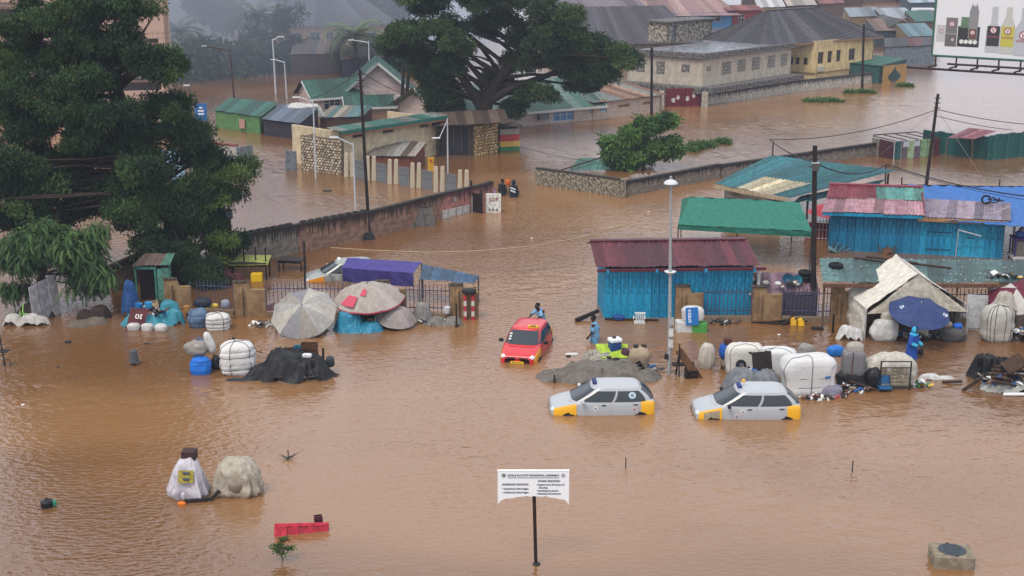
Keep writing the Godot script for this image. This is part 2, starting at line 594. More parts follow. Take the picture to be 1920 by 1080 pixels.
func lean_to(o: Node3D, pts: Array, hts: Array, wm: Material, rms: Array, n: int, inset := 0.15, trim: Material = null) -> void:
	# pts: four ground corners front left, front right, back right, back left; hts: roof heights over them
	var c: Vector3 = (pts[0] + pts[1] + pts[2] + pts[3]) / 4.0
	var low: Array = []
	for p in pts: low.append(p + (c - p).normalized() * inset)
	for i in 4:
		var a: Vector3 = low[i]; var b: Vector3 = low[(i + 1) % 4]
		var s := MB.new()
		var h0: float = hts[i] - 0.05; var h1: float = hts[(i + 1) % 4] - 0.05
		s.quad(a + Vector3(0, -0.7, 0), b + Vector3(0, -0.7, 0), b + Vector3(0, h1, 0), a + Vector3(0, h0, 0))
		var back := (b - a).cross(Vector3.UP).normalized() * -0.08
		s.quad(b + back + Vector3(0, -0.7, 0), a + back + Vector3(0, -0.7, 0), a + back + Vector3(0, h0, 0), b + back + Vector3(0, h1, 0))
		part(o, "wall", s, wm)
	var r := []
	for i in 4: r.append(pts[i] + Vector3(0, hts[i], 0))
	sheets(o, r[0], r[1], r[2], r[3], n, rms)
	if trim: board(o, "fascia", r[0] - Vector3(0, 0.08, 0), r[1] - Vector3(0, 0.08, 0), 0.16, 0.05, trim)

func planks(parent: Node3D, x: Transform3D, length: float, height: float, n: int, ms: Array, thick := 0.03, called := "plank", y0 := -0.6, skip := []) -> void:
	var w := length / n
	for i in n:
		if skip.has(i): continue
		var k := w * rng.randf_range(0.94, 0.975)
		var o := bx(parent, called, Vector3(snappedf(k, 0.02), height - y0, thick), ms[rng.randi() % ms.size()], Vector3((i + 0.5) * w, (height + y0) / 2 + rng.randf_range(-0.015, 0.015), rng.randf_range(-0.012, 0.012)), Vector3.ZERO, 0.006)
		o.transform = x * o.transform

# ---------------------------------------------------------------- soft things
func lumpy(size: Vector3, seed_: int, amp := 0.12, square := 2.6, nu := 28, nv := 16, folds := 0.0, freq := 1.0, bands := [], flare := 0.0) -> Callable:
	# a closed bag-like surface with its base at y = 0; bands are heights (0..1) where cords pinch it
	var f := FastNoiseLite.new()
	f.seed = seed_; f.frequency = 0.9 * freq; f.fractal_octaves = 3
	return func(u: float, t: float) -> Vector3:
		var a := u * TAU
		var b := (t - 0.5) * PI
		var pw := 2.0 / square
		var cb := signf(cos(b)) * pow(absf(cos(b)), pw); var sb := signf(sin(b)) * pow(absf(sin(b)), pw)
		var ca := signf(cos(a)) * pow(absf(cos(a)), pw); var sa := signf(sin(a)) * pow(absf(sin(a)), pw)
		var d := Vector3(cb * ca, sb, -cb * sa)
		var p := d * size / 2.0
		var k := 1.0 + amp * f.get_noise_3d(p.x * 1.6, p.y * 1.6, p.z * 1.6) * 1.4
		k += folds * (0.5 - absf(sin(a * 5.0 + 2.2 * f.get_noise_3d(p.x * 2.0, p.y * 1.2, p.z * 2.0)))) * 2.0 * absf(cos(b))
		k -= 0.055 * minf(1.0, amp * 8.0) * (absf(f.get_noise_3d(p.x * 6.5 + 20.0, p.y * 2.6 + p.x, p.z * 6.5)) - 0.2)
		k += flare * (1.0 + 1.2 * f.get_noise_2d(cos(a) * 1.5, sin(a) * 1.5)) * pow(clampf(0.5 - p.y / size.y, 0.0, 1.0), 1.6)
		for h in bands: k -= 0.07 * exp(-pow((p.y / size.y + 0.5 - h) / 0.028, 2.0))
		p = Vector3(p.x * k, p.y * (1.0 + amp * 0.7 * f.get_noise_2d(p.x * 3.0, p.z * 3.0)), p.z * k)
		p.y = maxf(p.y + size.y / 2.0, -0.12)
		return p

func bag(parent: Node3D, called: String, size: Vector3, m: Material, at: Vector3, seed_: int, amp := 0.12, square := 2.6, folds := 0.02, yaw := 0.0, bands := [], tilt := Vector3.ZERO) -> MeshInstance3D:
	var s := MB.new()
	var fine := 2 if size.length() > 1.1 else 1
	s.grid(30 * fine, 18 * fine, lumpy(size, seed_, amp, square, 28, 16, folds, 1.0, bands), true)
	return part(parent, called, s, m, at, Vector3(tilt.x, yaw, tilt.z))

func cords(parent: Node3D, size: Vector3, seed_: int, amp: float, square: float, folds: float, m: Material, at: Vector3, yaw: float, level: Array, upright: Array, r := 0.012) -> void:
	# ropes that follow the surface of a bag made with the same numbers
	var f := lumpy(size, seed_, amp, square, 28, 16, folds, 1.0, level)
	for h in level:
		var s := MB.new()
		var pts := []
		var t := asin(clampf((h - 0.5) * 2.0, -1, 1)) / PI
		t = asin(signf(h - 0.5) * pow(absf((h - 0.5) * 2.0), square / 2.0)) / PI + 0.5
		for k in 41:
			var p: Vector3 = f.call(k / 40.0, t)
			pts.append(p + Vector3(p.x, 0, p.z).normalized() * r * 0.4)
		s.tube(pts, [r], 4, false)
		part(parent, "cord", s, m, at, Vector3(0, yaw, 0))
	for u in upright:
		var s := MB.new()
		var pts := []
		for k in 25:
			var p: Vector3 = f.call(u, 0.12 + 0.88 * k / 24.0)
			pts.append(p + (p - Vector3(0, size.y / 2, 0)).normalized() * r * 0.5)
		s.tube(pts, [r], 4, false)
		part(parent, "cord", s, m, at, Vector3(0, yaw, 0))

func drape(rx: float, rz: float, bumps: Array, seed_: int, folds := 0.06, nfold := 17, rim := -0.08, nu := 72, nv := 26, ragged := 0.12, crumple := 0.014) -> MB:
	# a sheet thrown over a heap: bumps are [x, z, height, radius] of what lies beneath
	var f := FastNoiseLite.new()
	f.seed = seed_; f.frequency = 1.3; f.fractal_octaves = 3
	var s := MB.new()
	s.grid(nu, nv, func(u: float, t: float) -> Vector3:
		var a := u * TAU
		var r := 1.0 - t
		var out := 1.0 + ragged * f.get_noise_2d(cos(a) * 2.0 + 9.0, sin(a) * 2.0)
		var x := cos(a) * rx * r * out
		var z := -sin(a) * rz * r * out
		var h := 0.0
		for b in bumps:
			var q: float = Vector2(x - b[0], z - b[1]).length() / b[3]
			var lift: float = b[2] * (0.78 * (1.0 - smoothstep(0.42, 1.02, q)) + 0.22 * clampf(1.0 - q * 0.8, 0.0, 1.0))
			h = maxf(h, lift) + minf(h, lift) * 0.08
		# folds hang where the sheet falls away, unevenly spaced and running askew
		var ang := a + 0.5 * f.get_noise_2d(x * 0.5 + 40.0, z * 0.5)
		var reach := nfold * 0.09
		var w := (0.24 - absf(f.get_noise_3d(cos(ang) * reach, sin(ang) * reach, r * 0.5))) * folds * 4.5 * smoothstep(0.12, 0.6, r) * (0.2 + h)
		w += crumple * 2.2 * f.get_noise_2d(x * 2.6, z * 2.6) + crumple * 0.9 * absf(f.get_noise_2d(x * 6.0 + 7.0, z * 6.0))
		var y := h + w + rim * pow(r, 6.0) * 1.6
		var pull := 1.0 + w * 0.5
		return Vector3(x * pull, y, z * pull), true)
	return s

func cloth(parent: Node3D, called: String, pts: Array, sag: float, m: Material, seed_ := 1, nu := 20, nv := 14, wave := 0.03) -> MeshInstance3D:
	# a cloth held at four corners (a, b near edge; c, d far edge)
	var f := FastNoiseLite.new()
	f.seed = seed_; f.frequency = 1.1
	var a: Vector3 = pts[0]; var b: Vector3 = pts[1]; var c: Vector3 = pts[2]; var d: Vector3 = pts[3]
	var nn := (c - a).cross(d - b).normalized()
	var s := MB.new()
	s.grid(nu, nv, func(u: float, t: float) -> Vector3:
		var p := a.lerp(b, u).lerp(d.lerp(c, u), t)
		return p + Vector3(0, -sag * 4.0 * u * (1.0 - u) * (0.35 + 0.65 * t * (1.0 - t) * 4.0), 0) + nn * wave * f.get_noise_2d(p.x * 2.0 + p.y * 2.0, p.z * 2.0 + p.y))
	var e := s.v.size()
	var last := s.ix.size()
	for k in e:
		s.v.append(s.v[k] - nn * 0.012); s.n.append(-s.n[k]); s.uv.append(s.uv[k])
	for k in range(0, last, 3): s.ix.append_array([s.ix[k] + e, s.ix[k + 2] + e, s.ix[k + 1] + e])
	return part(parent, called, s, m)

func umbrella(o: Node3D, at: Vector3, r: float, rise: float, n: int, ms: Array, tilt: Vector3, pole_to: Vector3, pm: Material, scallop := 0.06, fringe: Material = null) -> void:
	var x := Transform3D(Basis.from_euler(tilt), at)
	for i in n:
		var s := MB.new()
		var a0 := TAU * i / n; var a1 := TAU * (i + 1) / n
		s.grid(4, 8, func(u: float, t: float) -> Vector3:
			var a := lerpf(a0, a1, u)
			var q := 1.0 - t
			var in_ := 1.0 - scallop * 4.0 * u * (1.0 - u) * q
			var y := rise * (1.0 - pow(q, 1.9)) - 0.05 * 4.0 * u * (1.0 - u) * q * r
			return x * Vector3(cos(a) * r * q * in_, y, -sin(a) * r * q * in_))
		var p := part(o, "canopy_panel", s, ms[i % ms.size()])
		if fringe:
			var g := MB.new()
			g.grid(6, 1, func(u: float, t: float) -> Vector3:
				var a := lerpf(a0, a1, u)
				var in_ := 1.0 - scallop * 4.0 * u * (1.0 - u)
				return x * Vector3(cos(a) * r * in_, -0.05 * 4.0 * u * (1.0 - u) * r - 0.1 * (1.0 - t) * (0.6 + 0.4 * sin(u * 19.0)), -sin(a) * r * in_))
			part(p, "fringe", g, fringe)
		rod(o, "rib", x * Vector3(0, rise - 0.03, 0), x * Vector3(cos(a0) * r, 0.0, -sin(a0) * r), 0.008, pm, -1, 5)
	rod(o, "pole", x * Vector3(0, rise + 0.08, 0), pole_to, 0.022, pm)

func wire(called: String, label: String, a: Vector3, b: Vector3, sag: float, r := 0.018, m: Material = null, group := "overhead cables") -> void:
	var o := thing(called, label, "cable", a, 0.0, group)
	var s := MB.new()
	var pts := []
	for k in 17:
		var t := k / 16.0
		pts.append((b - a) * t - Vector3(0, sag * 4.0 * t * (1.0 - t), 0))
	s.tube(pts, [r], 4)
	part(o, "cable", s, m if m else mt("1b1c1f", 0.7, "plain"))

func rel(o: Node3D, pts: Array) -> Array:
	var out := []
	for p in pts: out.append(p - o.position)
	return out

func cover(parent: Node3D, called: String, size: Vector3, m: Material, at: Vector3, seed_: int, folds := 0.035, flare := 0.3, amp := 0.14, square := 2.8) -> MeshInstance3D:
	# a sheet pulled down over a thing: rounded top, gathered folds, spreading skirt
	var s := MB.new()
	s.grid(84, 36, lumpy(size, seed_, amp, square, 28, 16, folds, 1.0, [], flare), true)
	return part(parent, called, s, m, at)


# ---------------------------------------------------------------- the town behind
func simple_house(called: String, label: String, category: String, a: Vector3, b: Vector3, deep: float, height: float, rise: float, along_ridge: bool, wm: Material, rms: Array, n: int, holes := [], over := 0.4, hip := 0.0, trim: Material = null, group := "") -> Node3D:
	var o := thing(called, label, category, a, 0.0, group)
	var x := along_x(o, a, b)
	house(o, x, a.distance_to(b), deep, height, rise, along_ridge, over, wm, rms, n, holes, trim, hip)
	for h in holes: window(o, x, h, glass("2a3138"), mt("b9b4a8", 0.7, "plain"), 2, 1 if h[3] < 1.0 else 2)
	return o

func build_far_town() -> void:
	var dark_roof := [metal("4b4c53", 0.6), metal("53545a", 0.6)]
	simple_house("yellow_house", "cream yellow house with a broad grey hip roof behind the feathery palm", "house", at3(-26.6, 0, -157.92), at3(-14.41, 0, -161.68), 12.0, 4.22, 3.0, true, mt("d8b384", 0.85, "wash"), dark_roof, 14,
		[[0.8, 1.4, 1.3, 1.6], [3.0, 1.4, 1.2, 1.7], [4.9, 1.4, 0.9, 1.7], [6.3, 1.4, 0.9, 1.7], [9.6, 1.5, 1.3, 1.4]], 0.8, 4.0)
	simple_house("far_block", "long grey block at the back left, almost lost in mist", "building", at3(-54.75, 0, -195.63), at3(-34.57, 0, -199.42), 12.0, 7.0, 1.0, true, mt("8f8a88", 0.85, "mottle"), dark_roof, 8, [[3.0, 4.0, 2.0, 1.4], [8.0, 4.0, 2.0, 1.4], [13.0, 4.0, 2.0, 1.4], [18.0, 4.0, 2.0, 1.4]])
	simple_house("far_block", "pale two-storey block behind the yellow house, blurred by mist", "building", at3(-28.29, 0, -199.42), at3(-15.14, 0, -202.35), 10.0, 9.0, 1.0, true, mt("9d958f", 0.85, "mottle"), dark_roof, 6, [[2.0, 6.0, 2.0, 1.5], [6.0, 6.0, 2.0, 1.5]])
	var o := thing("roadside_shack", "low dark shack with grey roofs below the yellow house", "shack", at3(-23.33, 0, -141.43))
	lean_to(o, rel(o, [at3(-23.33, 0, -141.43), at3(-18.11, 0, -142.43), at3(-18.59, 0, -148.69), at3(-23.9, 0, -148.69)]), [2.2, 2.2, 3.2, 3.2], mt("4a3f3c", 0.9, "rust"), [metal("4e4a4d"), metal("5d5048")], 6)
	o = thing("roadside_shack", "low brown shack beside the tall white lamp post in the mist", "shack", at3(-17.75, 0, -139.48))
	lean_to(o, rel(o, [at3(-17.75, 0, -139.48), at3(-13.49, 0, -141.43), at3(-13.95, 0, -147.61), at3(-18.33, 0, -146.54)]), [1.9, 1.9, 2.6, 2.6], mt("3d4250", 0.9, "rust"), [metal("5b5556"), metal("6e5a4a")], 5)
	# right of the great tree: roofs above one another
	simple_house("warehouse", "long mauve-roofed warehouse with a pale pierced wall at the top edge", "building", at3(8.87, 0, -195.63), at3(19.34, 0, -200.38), 14.0, 3.05, 2.6, true, mt("b9b5ad", 0.85, "wash"), [metal("6e6772", 0.6), metal("746b76", 0.6)], 14, [[10.2, 1.3, 1.2, 0.9]], 0.8)
	simple_house("shop_row", "low shop row with a dull pink roof and a blue painted wall", "building", at3(19.53, 0, -202.35), at3(33.32, 0, -205.37), 12.0, 2.21, 2.0, true, mt("4f8cc0", 0.8, "wash"), [metal("94797a", 0.65), metal("9c8480", 0.65)], 16, [[10.5, 0.9, 1.8, 1.4]], 0.9, 1.2)
	simple_house("red_shop", "small red-walled shop beside the pink-roofed shop row", "building", at3(32.83, 0, -205.37), at3(37.87, 0, -206.4), 7.0, 2.62, 0.5, true, mt("8e3a3c", 0.8, "wash"), [metal("7f4a48", 0.6)], 6, [[1.5, 0.9, 1.0, 1.1]])
	simple_house("slate_roof_house", "house under a wide slate-grey roof behind the rooftop water-tank room", "house", at3(7.65, 0, -154.33), at3(21.28, 0, -157.92), 14.0, 2.43, 3.4, true, mt("a29a92", 0.85, "wash"), [metal("4d4c56", 0.6), metal("54525c", 0.6)], 20, [], 0.8, 2.0)
	# a scatter of tin roofs and stalls to the horizon on the right
	var tints := ["7a8894", "8d98a3", "6d5a54", "93a7b4", "5e7f8d", "a39a8e", "7d4b44", "39706b", "b9bdc0"]
	var tone := ["grey", "pale", "brown", "bluish", "steel-blue", "tan", "rusty red", "green", "white"]
	var wallc := ["6a5a4e", "4d5c66", "8a7a5a", "57463d"]
	var spots := [[at3(40.92, 0, -241.28), at3(47.14, 0, -244.11), 0], [at3(47.42, 0, -244.11), at3(53.31, 0, -247.01), 3], [at3(54.78, 0, -253.03), at3(61.47, 0, -256.14), 1], [at3(61.27, 0, -256.14), at3(67.1, 0, -259.33), 4], [at3(69, 0, -265.95), at3(76.21, 0, -269.39), 2], [at3(76.08, 0, -265.95), at3(83.59, 0, -269.39), 7], [at3(39.92, 0, -220.73), at3(44.91, 0, -223.11), 8], [at3(45.65, 0, -225.53), at3(51.16, 0, -228.02), 5], [at3(52.08, 0, -230.55), at3(57.05, 0, -233.15), 6], [at3(68.22, 0, -233.15), at3(74.54, 0, -235.79), 3], [at3(49.66, 0, -199.42), at3(55.05, 0, -201.36), 0], [at3(53.6, 0, -195.63), at3(58.77, 0, -197.5), 1], [at3(56.64, 0, -190.2), at3(60.95, 0, -191.98), 7], [at3(46.79, 0, -174.07), at3(52.31, 0, -175.56), 2], [at3(48.51, 0, -165.62), at3(52.59, 0, -166.97), 4]]
	for k in spots.size():
		var p: Array = spots[k]
		var q := [p[0], p[1]]
		var s := thing("tin_shack", "%s tin-roofed shack in the crowded market beyond the slate-grey roof, %s" % [tone[p[2]], ["far left of the strip", "far middle", "by the white vans", "beside the billboard", "at the very top edge", "over the blue tarpaulin", "white as the vans", "in the second row", "left of the vans", "close to the billboard", "under the tan gable", "behind the grey sheds", "green against the billboard", "low and flat", "lowest, beside the water"][k]], "shack", q[0], 0.0, "market shacks at the back right")
		var away: Vector3 = Vector3(0.1, 0, -1) * (6.0 + rng.randf() * 4.0)
		lean_to(s, [Vector3.ZERO, q[1] - q[0], q[1] - q[0] + away, away], [2.0, 2.0, 2.9, 2.9], mt(wallc[k % 4], 0.85, "rust"), [metal(tints[p[2]], 0.5), metal(tints[p[2]], 0.6)], 5)
	var tan := simple_house("tan_gable_shed", "tan-walled shed with a grey gable roof beside the big slate roof", "shed", at3(48.42, 0, -177.08), at3(53.31, 0, -177.08), 10.0, 1.93, 1.3, false, mt("b5a58d", 0.85, "wash"), [metal("55565a", 0.6)], 5)
	var steel := thing("steel_shed", "pair of blue-grey corrugated sheds behind the green-roofed stall", "shed", at3(42.82, 0, -152.03))
	lean_to(steel, rel(steel, [at3(41.31, 0, -149.79), at3(47.77, 0, -152.03), at3(49.57, 0, -157.92), at3(43.17, 0, -156.71)]), [2.2, 2.2, 2.6, 2.6], metal("77828e", 0.5), [metal("3f4148", 0.6), metal("5b3a3d", 0.6)], 7)
	for k in 3: minibus(at3(55.96, 0, -213.88) + Vector3(k * 5.2, 0, -k * 1.6), ["left", "middle", "right"][k])

func minibus(at: Vector3, which: String) -> void:
	var o := thing("minibus", "white minibus parked far off in the market, %s of three" % which, "minibus", at, 0.2, "far white minibuses")
	var s := MB.new()
	s.prism(PackedVector2Array([Vector2(-2.4, 0.2), Vector2(2.3, 0.2), Vector2(2.4, 1.0), Vector2(1.7, 1.25), Vector2(1.2, 2.15), Vector2(-2.3, 2.2), Vector2(-2.45, 1.2)]), -0.9, 0.9)
	part(o, "body", s, mt("d6d8da", 0.4, "plain"))
	for k in 4: bx(o, "window", Vector3(0.8, 0.55, 0.04), glass(), Vector3(-1.85 + k * 0.93, 1.6, 0.91))
	for k in [-1.5, 1.5]: rod(o, "wheel", Vector3(k, 0.25, 0.7), Vector3(k, 0.25, 0.95), 0.34, mt("17181a", 0.9, "plain"), -1, 12)

# ---------------------------------------------------------------- houses on the left
func build_left_quarter() -> void:
	var pink := mt("cdb9b4", 0.85, "wash")
	var green := [metal("2b564e", 0.5), metal("285048", 0.5)]
	var white := mt("c9cbca", 0.7)
	var o: Node3D
	# tan tiled block with balconies
	o = thing("tiled_block", "tan tiled apartment block with open balconies behind the big left tree", "building", at3(-27.67, 0, -109.13))
	var x := along_x(o, at3(-44.33, 0, -105.09), at3(-27.67, 0, -109.13))
	var length := (at3(-27.67, 0, -109.13) - at3(-44.33, 0, -105.09)).length()
	var tile := mt("c4a798", 0.7, "grain", 0.9)
	var holes := []
	for f in 3: holes.append([0.6, 2.9 + f * 3.0 - 0.4, length - 1.5, 1.15])
	wall(o, x, length, 10.9, holes, tile, 0.35)
	wall(o, x * Transform3D(Basis(Vector3.UP, PI / 2), Vector3(length, 0, 0)), 10.0, 10.9, [], tile, 0.35)
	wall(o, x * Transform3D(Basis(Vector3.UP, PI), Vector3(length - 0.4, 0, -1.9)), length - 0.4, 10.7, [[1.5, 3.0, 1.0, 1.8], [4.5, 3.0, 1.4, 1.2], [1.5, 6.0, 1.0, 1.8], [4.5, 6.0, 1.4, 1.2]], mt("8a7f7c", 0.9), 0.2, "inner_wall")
	var joints := mt("8d6b58", 0.9, "plain")
	for f in 4:
		var s := MB.new()
		for k in 3: s.box(Vector3(length / 2, 0.25 + 0.42 * k + f * 3.0, 0.004), Vector3(length, 0.03, 0.008))
		for k in int(length / 0.42): s.box(Vector3(0.3 + k * 0.42, 0.65 + f * 3.0, 0.003), Vector3(0.025, 1.2, 0.006))
		put(part(o, "tile_joint", s, joints), x)
		put(bx(o, "floor_slab", Vector3(length - 0.5, 0.2, 1.4), mt("9c8a80"), Vector3(length / 2, 1.45 + f * 3.0 - 1.2, -1.05)), x)
	for k in 2: put(rod(o, "railing", Vector3(length - 4.4, 11.3 + k * 0.4, -0.2), Vector3(length, 11.3 + k * 0.4, -0.2), 0.035, white), x)
	for k in 4: put(rod(o, "railing_post", Vector3(length - 4.3 + k * 1.4, 10.9, -0.2), Vector3(length - 4.3 + k * 1.4, 12.0, -0.2), 0.04, white), x)
	# pink house with green roofs: wing, big gable, porch
	o = thing("pink_house", "pale pink house with green roofs, white fascia and a tall gable", "house", at3(-16.82, 0, -112.84))
	x = along_x(o, at3(-16.82, 0, -112.84), at3(-13.98, 0, -114.46))
	house(o, x, 4.2, 3.4, 1.53, 1.15, true, 0.35, pink, green, 8, [[1.0, 0.25, 1.5, 1.15]], white)
	window(o, x, [1.0, 0.25, 1.5, 1.15], glass("26404a"), white, 3, 2)
	x = along_x(o, at3(-14.47, 0, -115.12), at3(-8.53, 0, -115.78))
	house(o, x, 5.9, 6.5, 1.61, 2.5, false, 0.55, pink, green, 9, [], white)
	x = along_x(o, at3(-13.92, 0, -112.84), at3(-10.12, 0, -113.8))
	house(o, x, 3.9, 2.4, 0.5 + 0.2, 0.7, true, 0.3, pink, [metal("30584f", 0.55)], 6, [], white)
	put(bx(o, "air_conditioner", Vector3(0.7, 0.5, 0.3), mt("b5b4b2", 0.6), Vector3(4.3, 1.2, 0.2)), x)
	o = thing("tin_roof_lean_to", "low lean-to with grey and green tin sheets in front of the pink house", "shed", at3(-15.6, 0, -107.36))
	lean_to(o, rel(o, [at3(-15.36, 0, -105.64), at3(-11.94, 0, -106.21), at3(-11.5, 0, -110.34), at3(-14.95, 0, -110.34)]), [0.72, 0.72, 1.05, 1.05], mt("5d4a40", 0.9, "wood"), [metal("8b8578"), metal("3f6a68"), metal("4a7276")], 7)
	# green shacks by the far road
	o = thing("green_shack", "bright green kiosk with a green tin roof in the flooded road", "kiosk", at3(-23.43, 0, -105.09))
	lean_to(o, rel(o, [at3(-23.62, 0, -105.36), at3(-19.25, 0, -101.84), at3(-18.79, 0, -107.36), at3(-23.36, 0, -110.34)]), [1.35, 1.35, 1.7, 1.7], mt("5c8754", 0.8, "wash"), [metal("2c6155", 0.5), metal("28594e", 0.5)], 8, 0.15)
	put(bx(o, "poster", Vector3(0.66, 0.72, 0.02), mt("b48d84", 0.7, "mottle", 1.4), Vector3(3.45, 0.62, 0.05)), along_x(o, at3(-23.62, 0, -105.36), at3(-19.25, 0, -101.84)))
	o = thing("grey_shack", "dark shack with a blue-grey tin roof beside the green kiosk", "shack", at3(-19.12, 0, -101.58))
	lean_to(o, rel(o, [at3(-19.08, 0, -101.32), at3(-15.91, 0, -99.28), at3(-15.28, 0, -105.64), at3(-18.62, 0, -107.36)]), [1.25, 1.2, 1.55, 1.6], mt("39363f", 0.9, "rust"), [metal("5f6f83", 0.5), metal("58677b", 0.5)], 7)
	var s := drape(1.7, 1.3, [[-0.4, 0.1, 0.45, 1.2], [0.7, -0.1, 0.35, 1.0]], 71, 0.12, 9, -0.35)
	tag(part(self, "white_tarpaulin", s, mt("cfd0cd", 0.6, "tarp", 0.8), at3(-16.68, 0, -105.09) + Vector3(0.0, 1.35, -1.2)), "torn white tarpaulin spread over the grey shack's roof", "tarpaulin")
	sign_board("blue_signboard", "upright blue signboard standing in water left of the green kiosk", at3(-25.48, 0, -109.13), 0.95, 1.4, mt("2f6fb4", 0.6), [3], 0.2)
	# cream long house with stone wall
	o = thing("cream_house", "long cream house with a thick green roof edge and small square vents", "house", at3(-11.18, 0, -86.19))
	x = along_x(o, at3(-11.18, 0, -86.19), at3(-5.17, 0, -92.73))
	length = (at3(-5.17, 0, -92.73) - at3(-11.18, 0, -86.19)).length()
	holes = []
	for k in 3: holes.append([length * (0.56 + 0.14 * k), 0.75, 0.3, 0.35])
	holes.append_array([[length * 0.12, 2.05, 1.0, 0.25], [length * 0.42, 2.05, 1.0, 0.25], [length * 0.8, 2.05, 0.9, 0.25]])
	var cream := mt("d6c5a4", 0.85, "wash")
	var hc: float = 2.6
	wall(o, x, length, hc, holes, cream)
	for h in holes: window(o, x, h, glass("2b2622"), mt("8d7d68", 0.8, "plain"), 1, 1)
	wall(o, x * Transform3D(Basis(Vector3.UP, PI / 2), Vector3(length, 0, 0)), 5.0, hc, [], cream)
	wall(o, x * Transform3D(Basis(Vector3.UP, -PI / 2), Vector3(0, 0, -5.0)), 5.0, hc, [], cream)
	sheets(o, x * Vector3(-0.4, hc + 0.16, 0.6), x * Vector3(length + 0.4, hc + 0.16, 0.6), x * Vector3(length + 0.4, hc + 0.24, -0.9), x * Vector3(-0.4, hc + 0.24, -0.9), 14, [metal("2a5c53", 0.5), metal("2e5a52", 0.5), metal("6a7570", 0.5)])
	board(o, "fascia", x * Vector3(-0.4, hc + 0.06, 0.64), x * Vector3(length + 0.4, hc + 0.06, 0.64), 0.24, 0.05, mt("2a6b60", 0.5))
	board(o, "fascia", x * Vector3(-0.4, hc - 0.11, 0.62), x * Vector3(length + 0.4, hc - 0.11, 0.62), 0.1, 0.05, mt("a5664a", 0.7))
	# rubble-stone wall: every stone a lump, set in recessed mortar
	o = thing("stone_wall", "tall rubble-stone wall at the left end of the cream house", "wall", at3(-13.88, 0, -86.96))
	x = along_x(o, at3(-13.88, 0, -86.96), at3(-10.97, 0, -85.06))
	length = (at3(-10.97, 0, -85.06) - at3(-13.88, 0, -86.96)).length()
	stone_face(o, x, length, 2.28, 0.22, ["c9bda6", "b8a78c", "a89a86", "d4cab6", "8f8478"])
	var w2 := x * Transform3D(Basis(Vector3.UP, -PI / 2), Vector3(0, 0, -6.0))
	wall(o, w2, 6.0, 2.28, [], mt("b9a88c", 0.9, "wash"), 0.2)
	# gate wing left of the stone wall
	bx(thing("steel_gate", "blue-grey steel gate leaf standing open left of the stone wall", "gate", at3(-14.97, 0, -86.96), -0.5), "leaf", Vector3(0.92, 1.9, 0.06), metal("6d7680", 0.5), Vector3(0.5, 0.35, 0))
	bx(thing("steel_gate", "tilted blue-grey gate leaf at the end of the white yard wall", "gate", at3(-18.26, 0, -87.74), 0.5), "leaf", Vector3(1.1, 2.0, 0.06), metal("747c88", 0.5), Vector3(0.6, 0.4, 0), Vector3(0, 0, 0.1))
	o = thing("yard_wall", "low white yard wall with a red coping seen past the left tree", "wall", at3(-22.23, 0, -89.35))
	x = along_x(o, at3(-22.63, 0, -91.01), at3(-18.62, 0, -89.35))
	length = (at3(-18.62, 0, -89.35) - at3(-22.63, 0, -91.01)).length()
	wall(o, x, length, 1.15, [[length * 0.48, 0.2, 1.0, 0.6]], mt("c4bdb7", 0.85, "wash"), 0.2)
	window(o, x, [length * 0.48, 0.2, 1.0, 0.6], glass("2c4a8a"), white, 2, 1)
	put(bx(o, "coping", Vector3(length, 0.12, 0.3), mt("8d4a48", 0.8), Vector3(length / 2, 1.22, -0.1)), x)
	cloth(thing("blue_tarpaulin", "sky-blue sheet hung behind the left tree's trunk", "tarpaulin", at3(-22.21, 0, -82.88)), "sheet", [Vector3(-1.8, 0.1, 0.5), Vector3(1.6, 0.2, 0.5), Vector3(1.8, 2.0, -0.6), Vector3(-1.6, 1.9, -0.6)], 0.2, mt("7fa6c0", 0.6, "tarp"), 72)
	# the yard's posts and panels
	var post_m := mt("cfc4ae", 0.85, "wash")
	var k0 := at3(-10.46, 0, -84.51)
	var k1 := at3(-2.94, 0, -78.51)
	for k in 6:
		var at: Vector3 = k0.lerp(k1, k / 5.0)
		var p := thing("yard_pillar", "cream tapered double pillar in the flooded yard fence, %s from the left" % ["first", "second", "third", "fourth", "fifth", "sixth"][k], "pillar", at, 0.0, "cream pillars of the yard fence")
		for side in [-0.19, 0.17]:
			var q := MB.new()
			q.prism(PackedVector2Array([Vector2(-0.16, -0.7), Vector2(0.16, -0.7), Vector2(0.16, 1.5), Vector2(0.02 * signf(side), 1.55), Vector2(-0.06, 1.5)]), -0.12, 0.12)
			part(p, "shaft", q, post_m, Vector3(side * 1.1, 0, 0))
		if k < 5:
			var e: Vector3 = k0.lerp(k1, (k + 1) / 5.0)
			var g := along("fence_panel", "grey ribbed fence panel right of the %s cream pillar" % ["first", "second", "third", "fourth", "fifth"][k], "fence panel", at + (e - at) * 0.28, e - (e - at) * 0.28, "grey panels of the yard fence")
			var wd := at.distance_to(e) * 0.46
			for j in 5: bx(g, "slat", Vector3(wd / 5.0 * 0.93, 1.65, 0.03), metal("737a80", 0.55), Vector3(wd / 5.0 * (j + 0.5), 0.35, 0.0))
	# guard shack with rubbish-covered roof
	o = thing("guard_shack", "low brick shack with a rag-strewn tin roof in front of the cream house", "shack", at3(-9.16, 0, -86.96))
	lean_to(o, rel(o, [at3(-9.43, 0, -86.19), at3(-6.36, 0, -86.19), at3(-5.82, 0, -89.96), at3(-9.08, 0, -90.59)]), [1.0, 1.0, 1.35, 1.35], mt("7c4c3c", 0.9, "wash"), [metal("8c8880"), metal("6d5f55"), metal("9b9b98")], 6)
	s = drape(1.5, 0.9, [[0.1, 0, 0.3, 0.9], [-0.7, 0.1, 0.2, 0.7]], 73, 0.15, 11, -0.15)
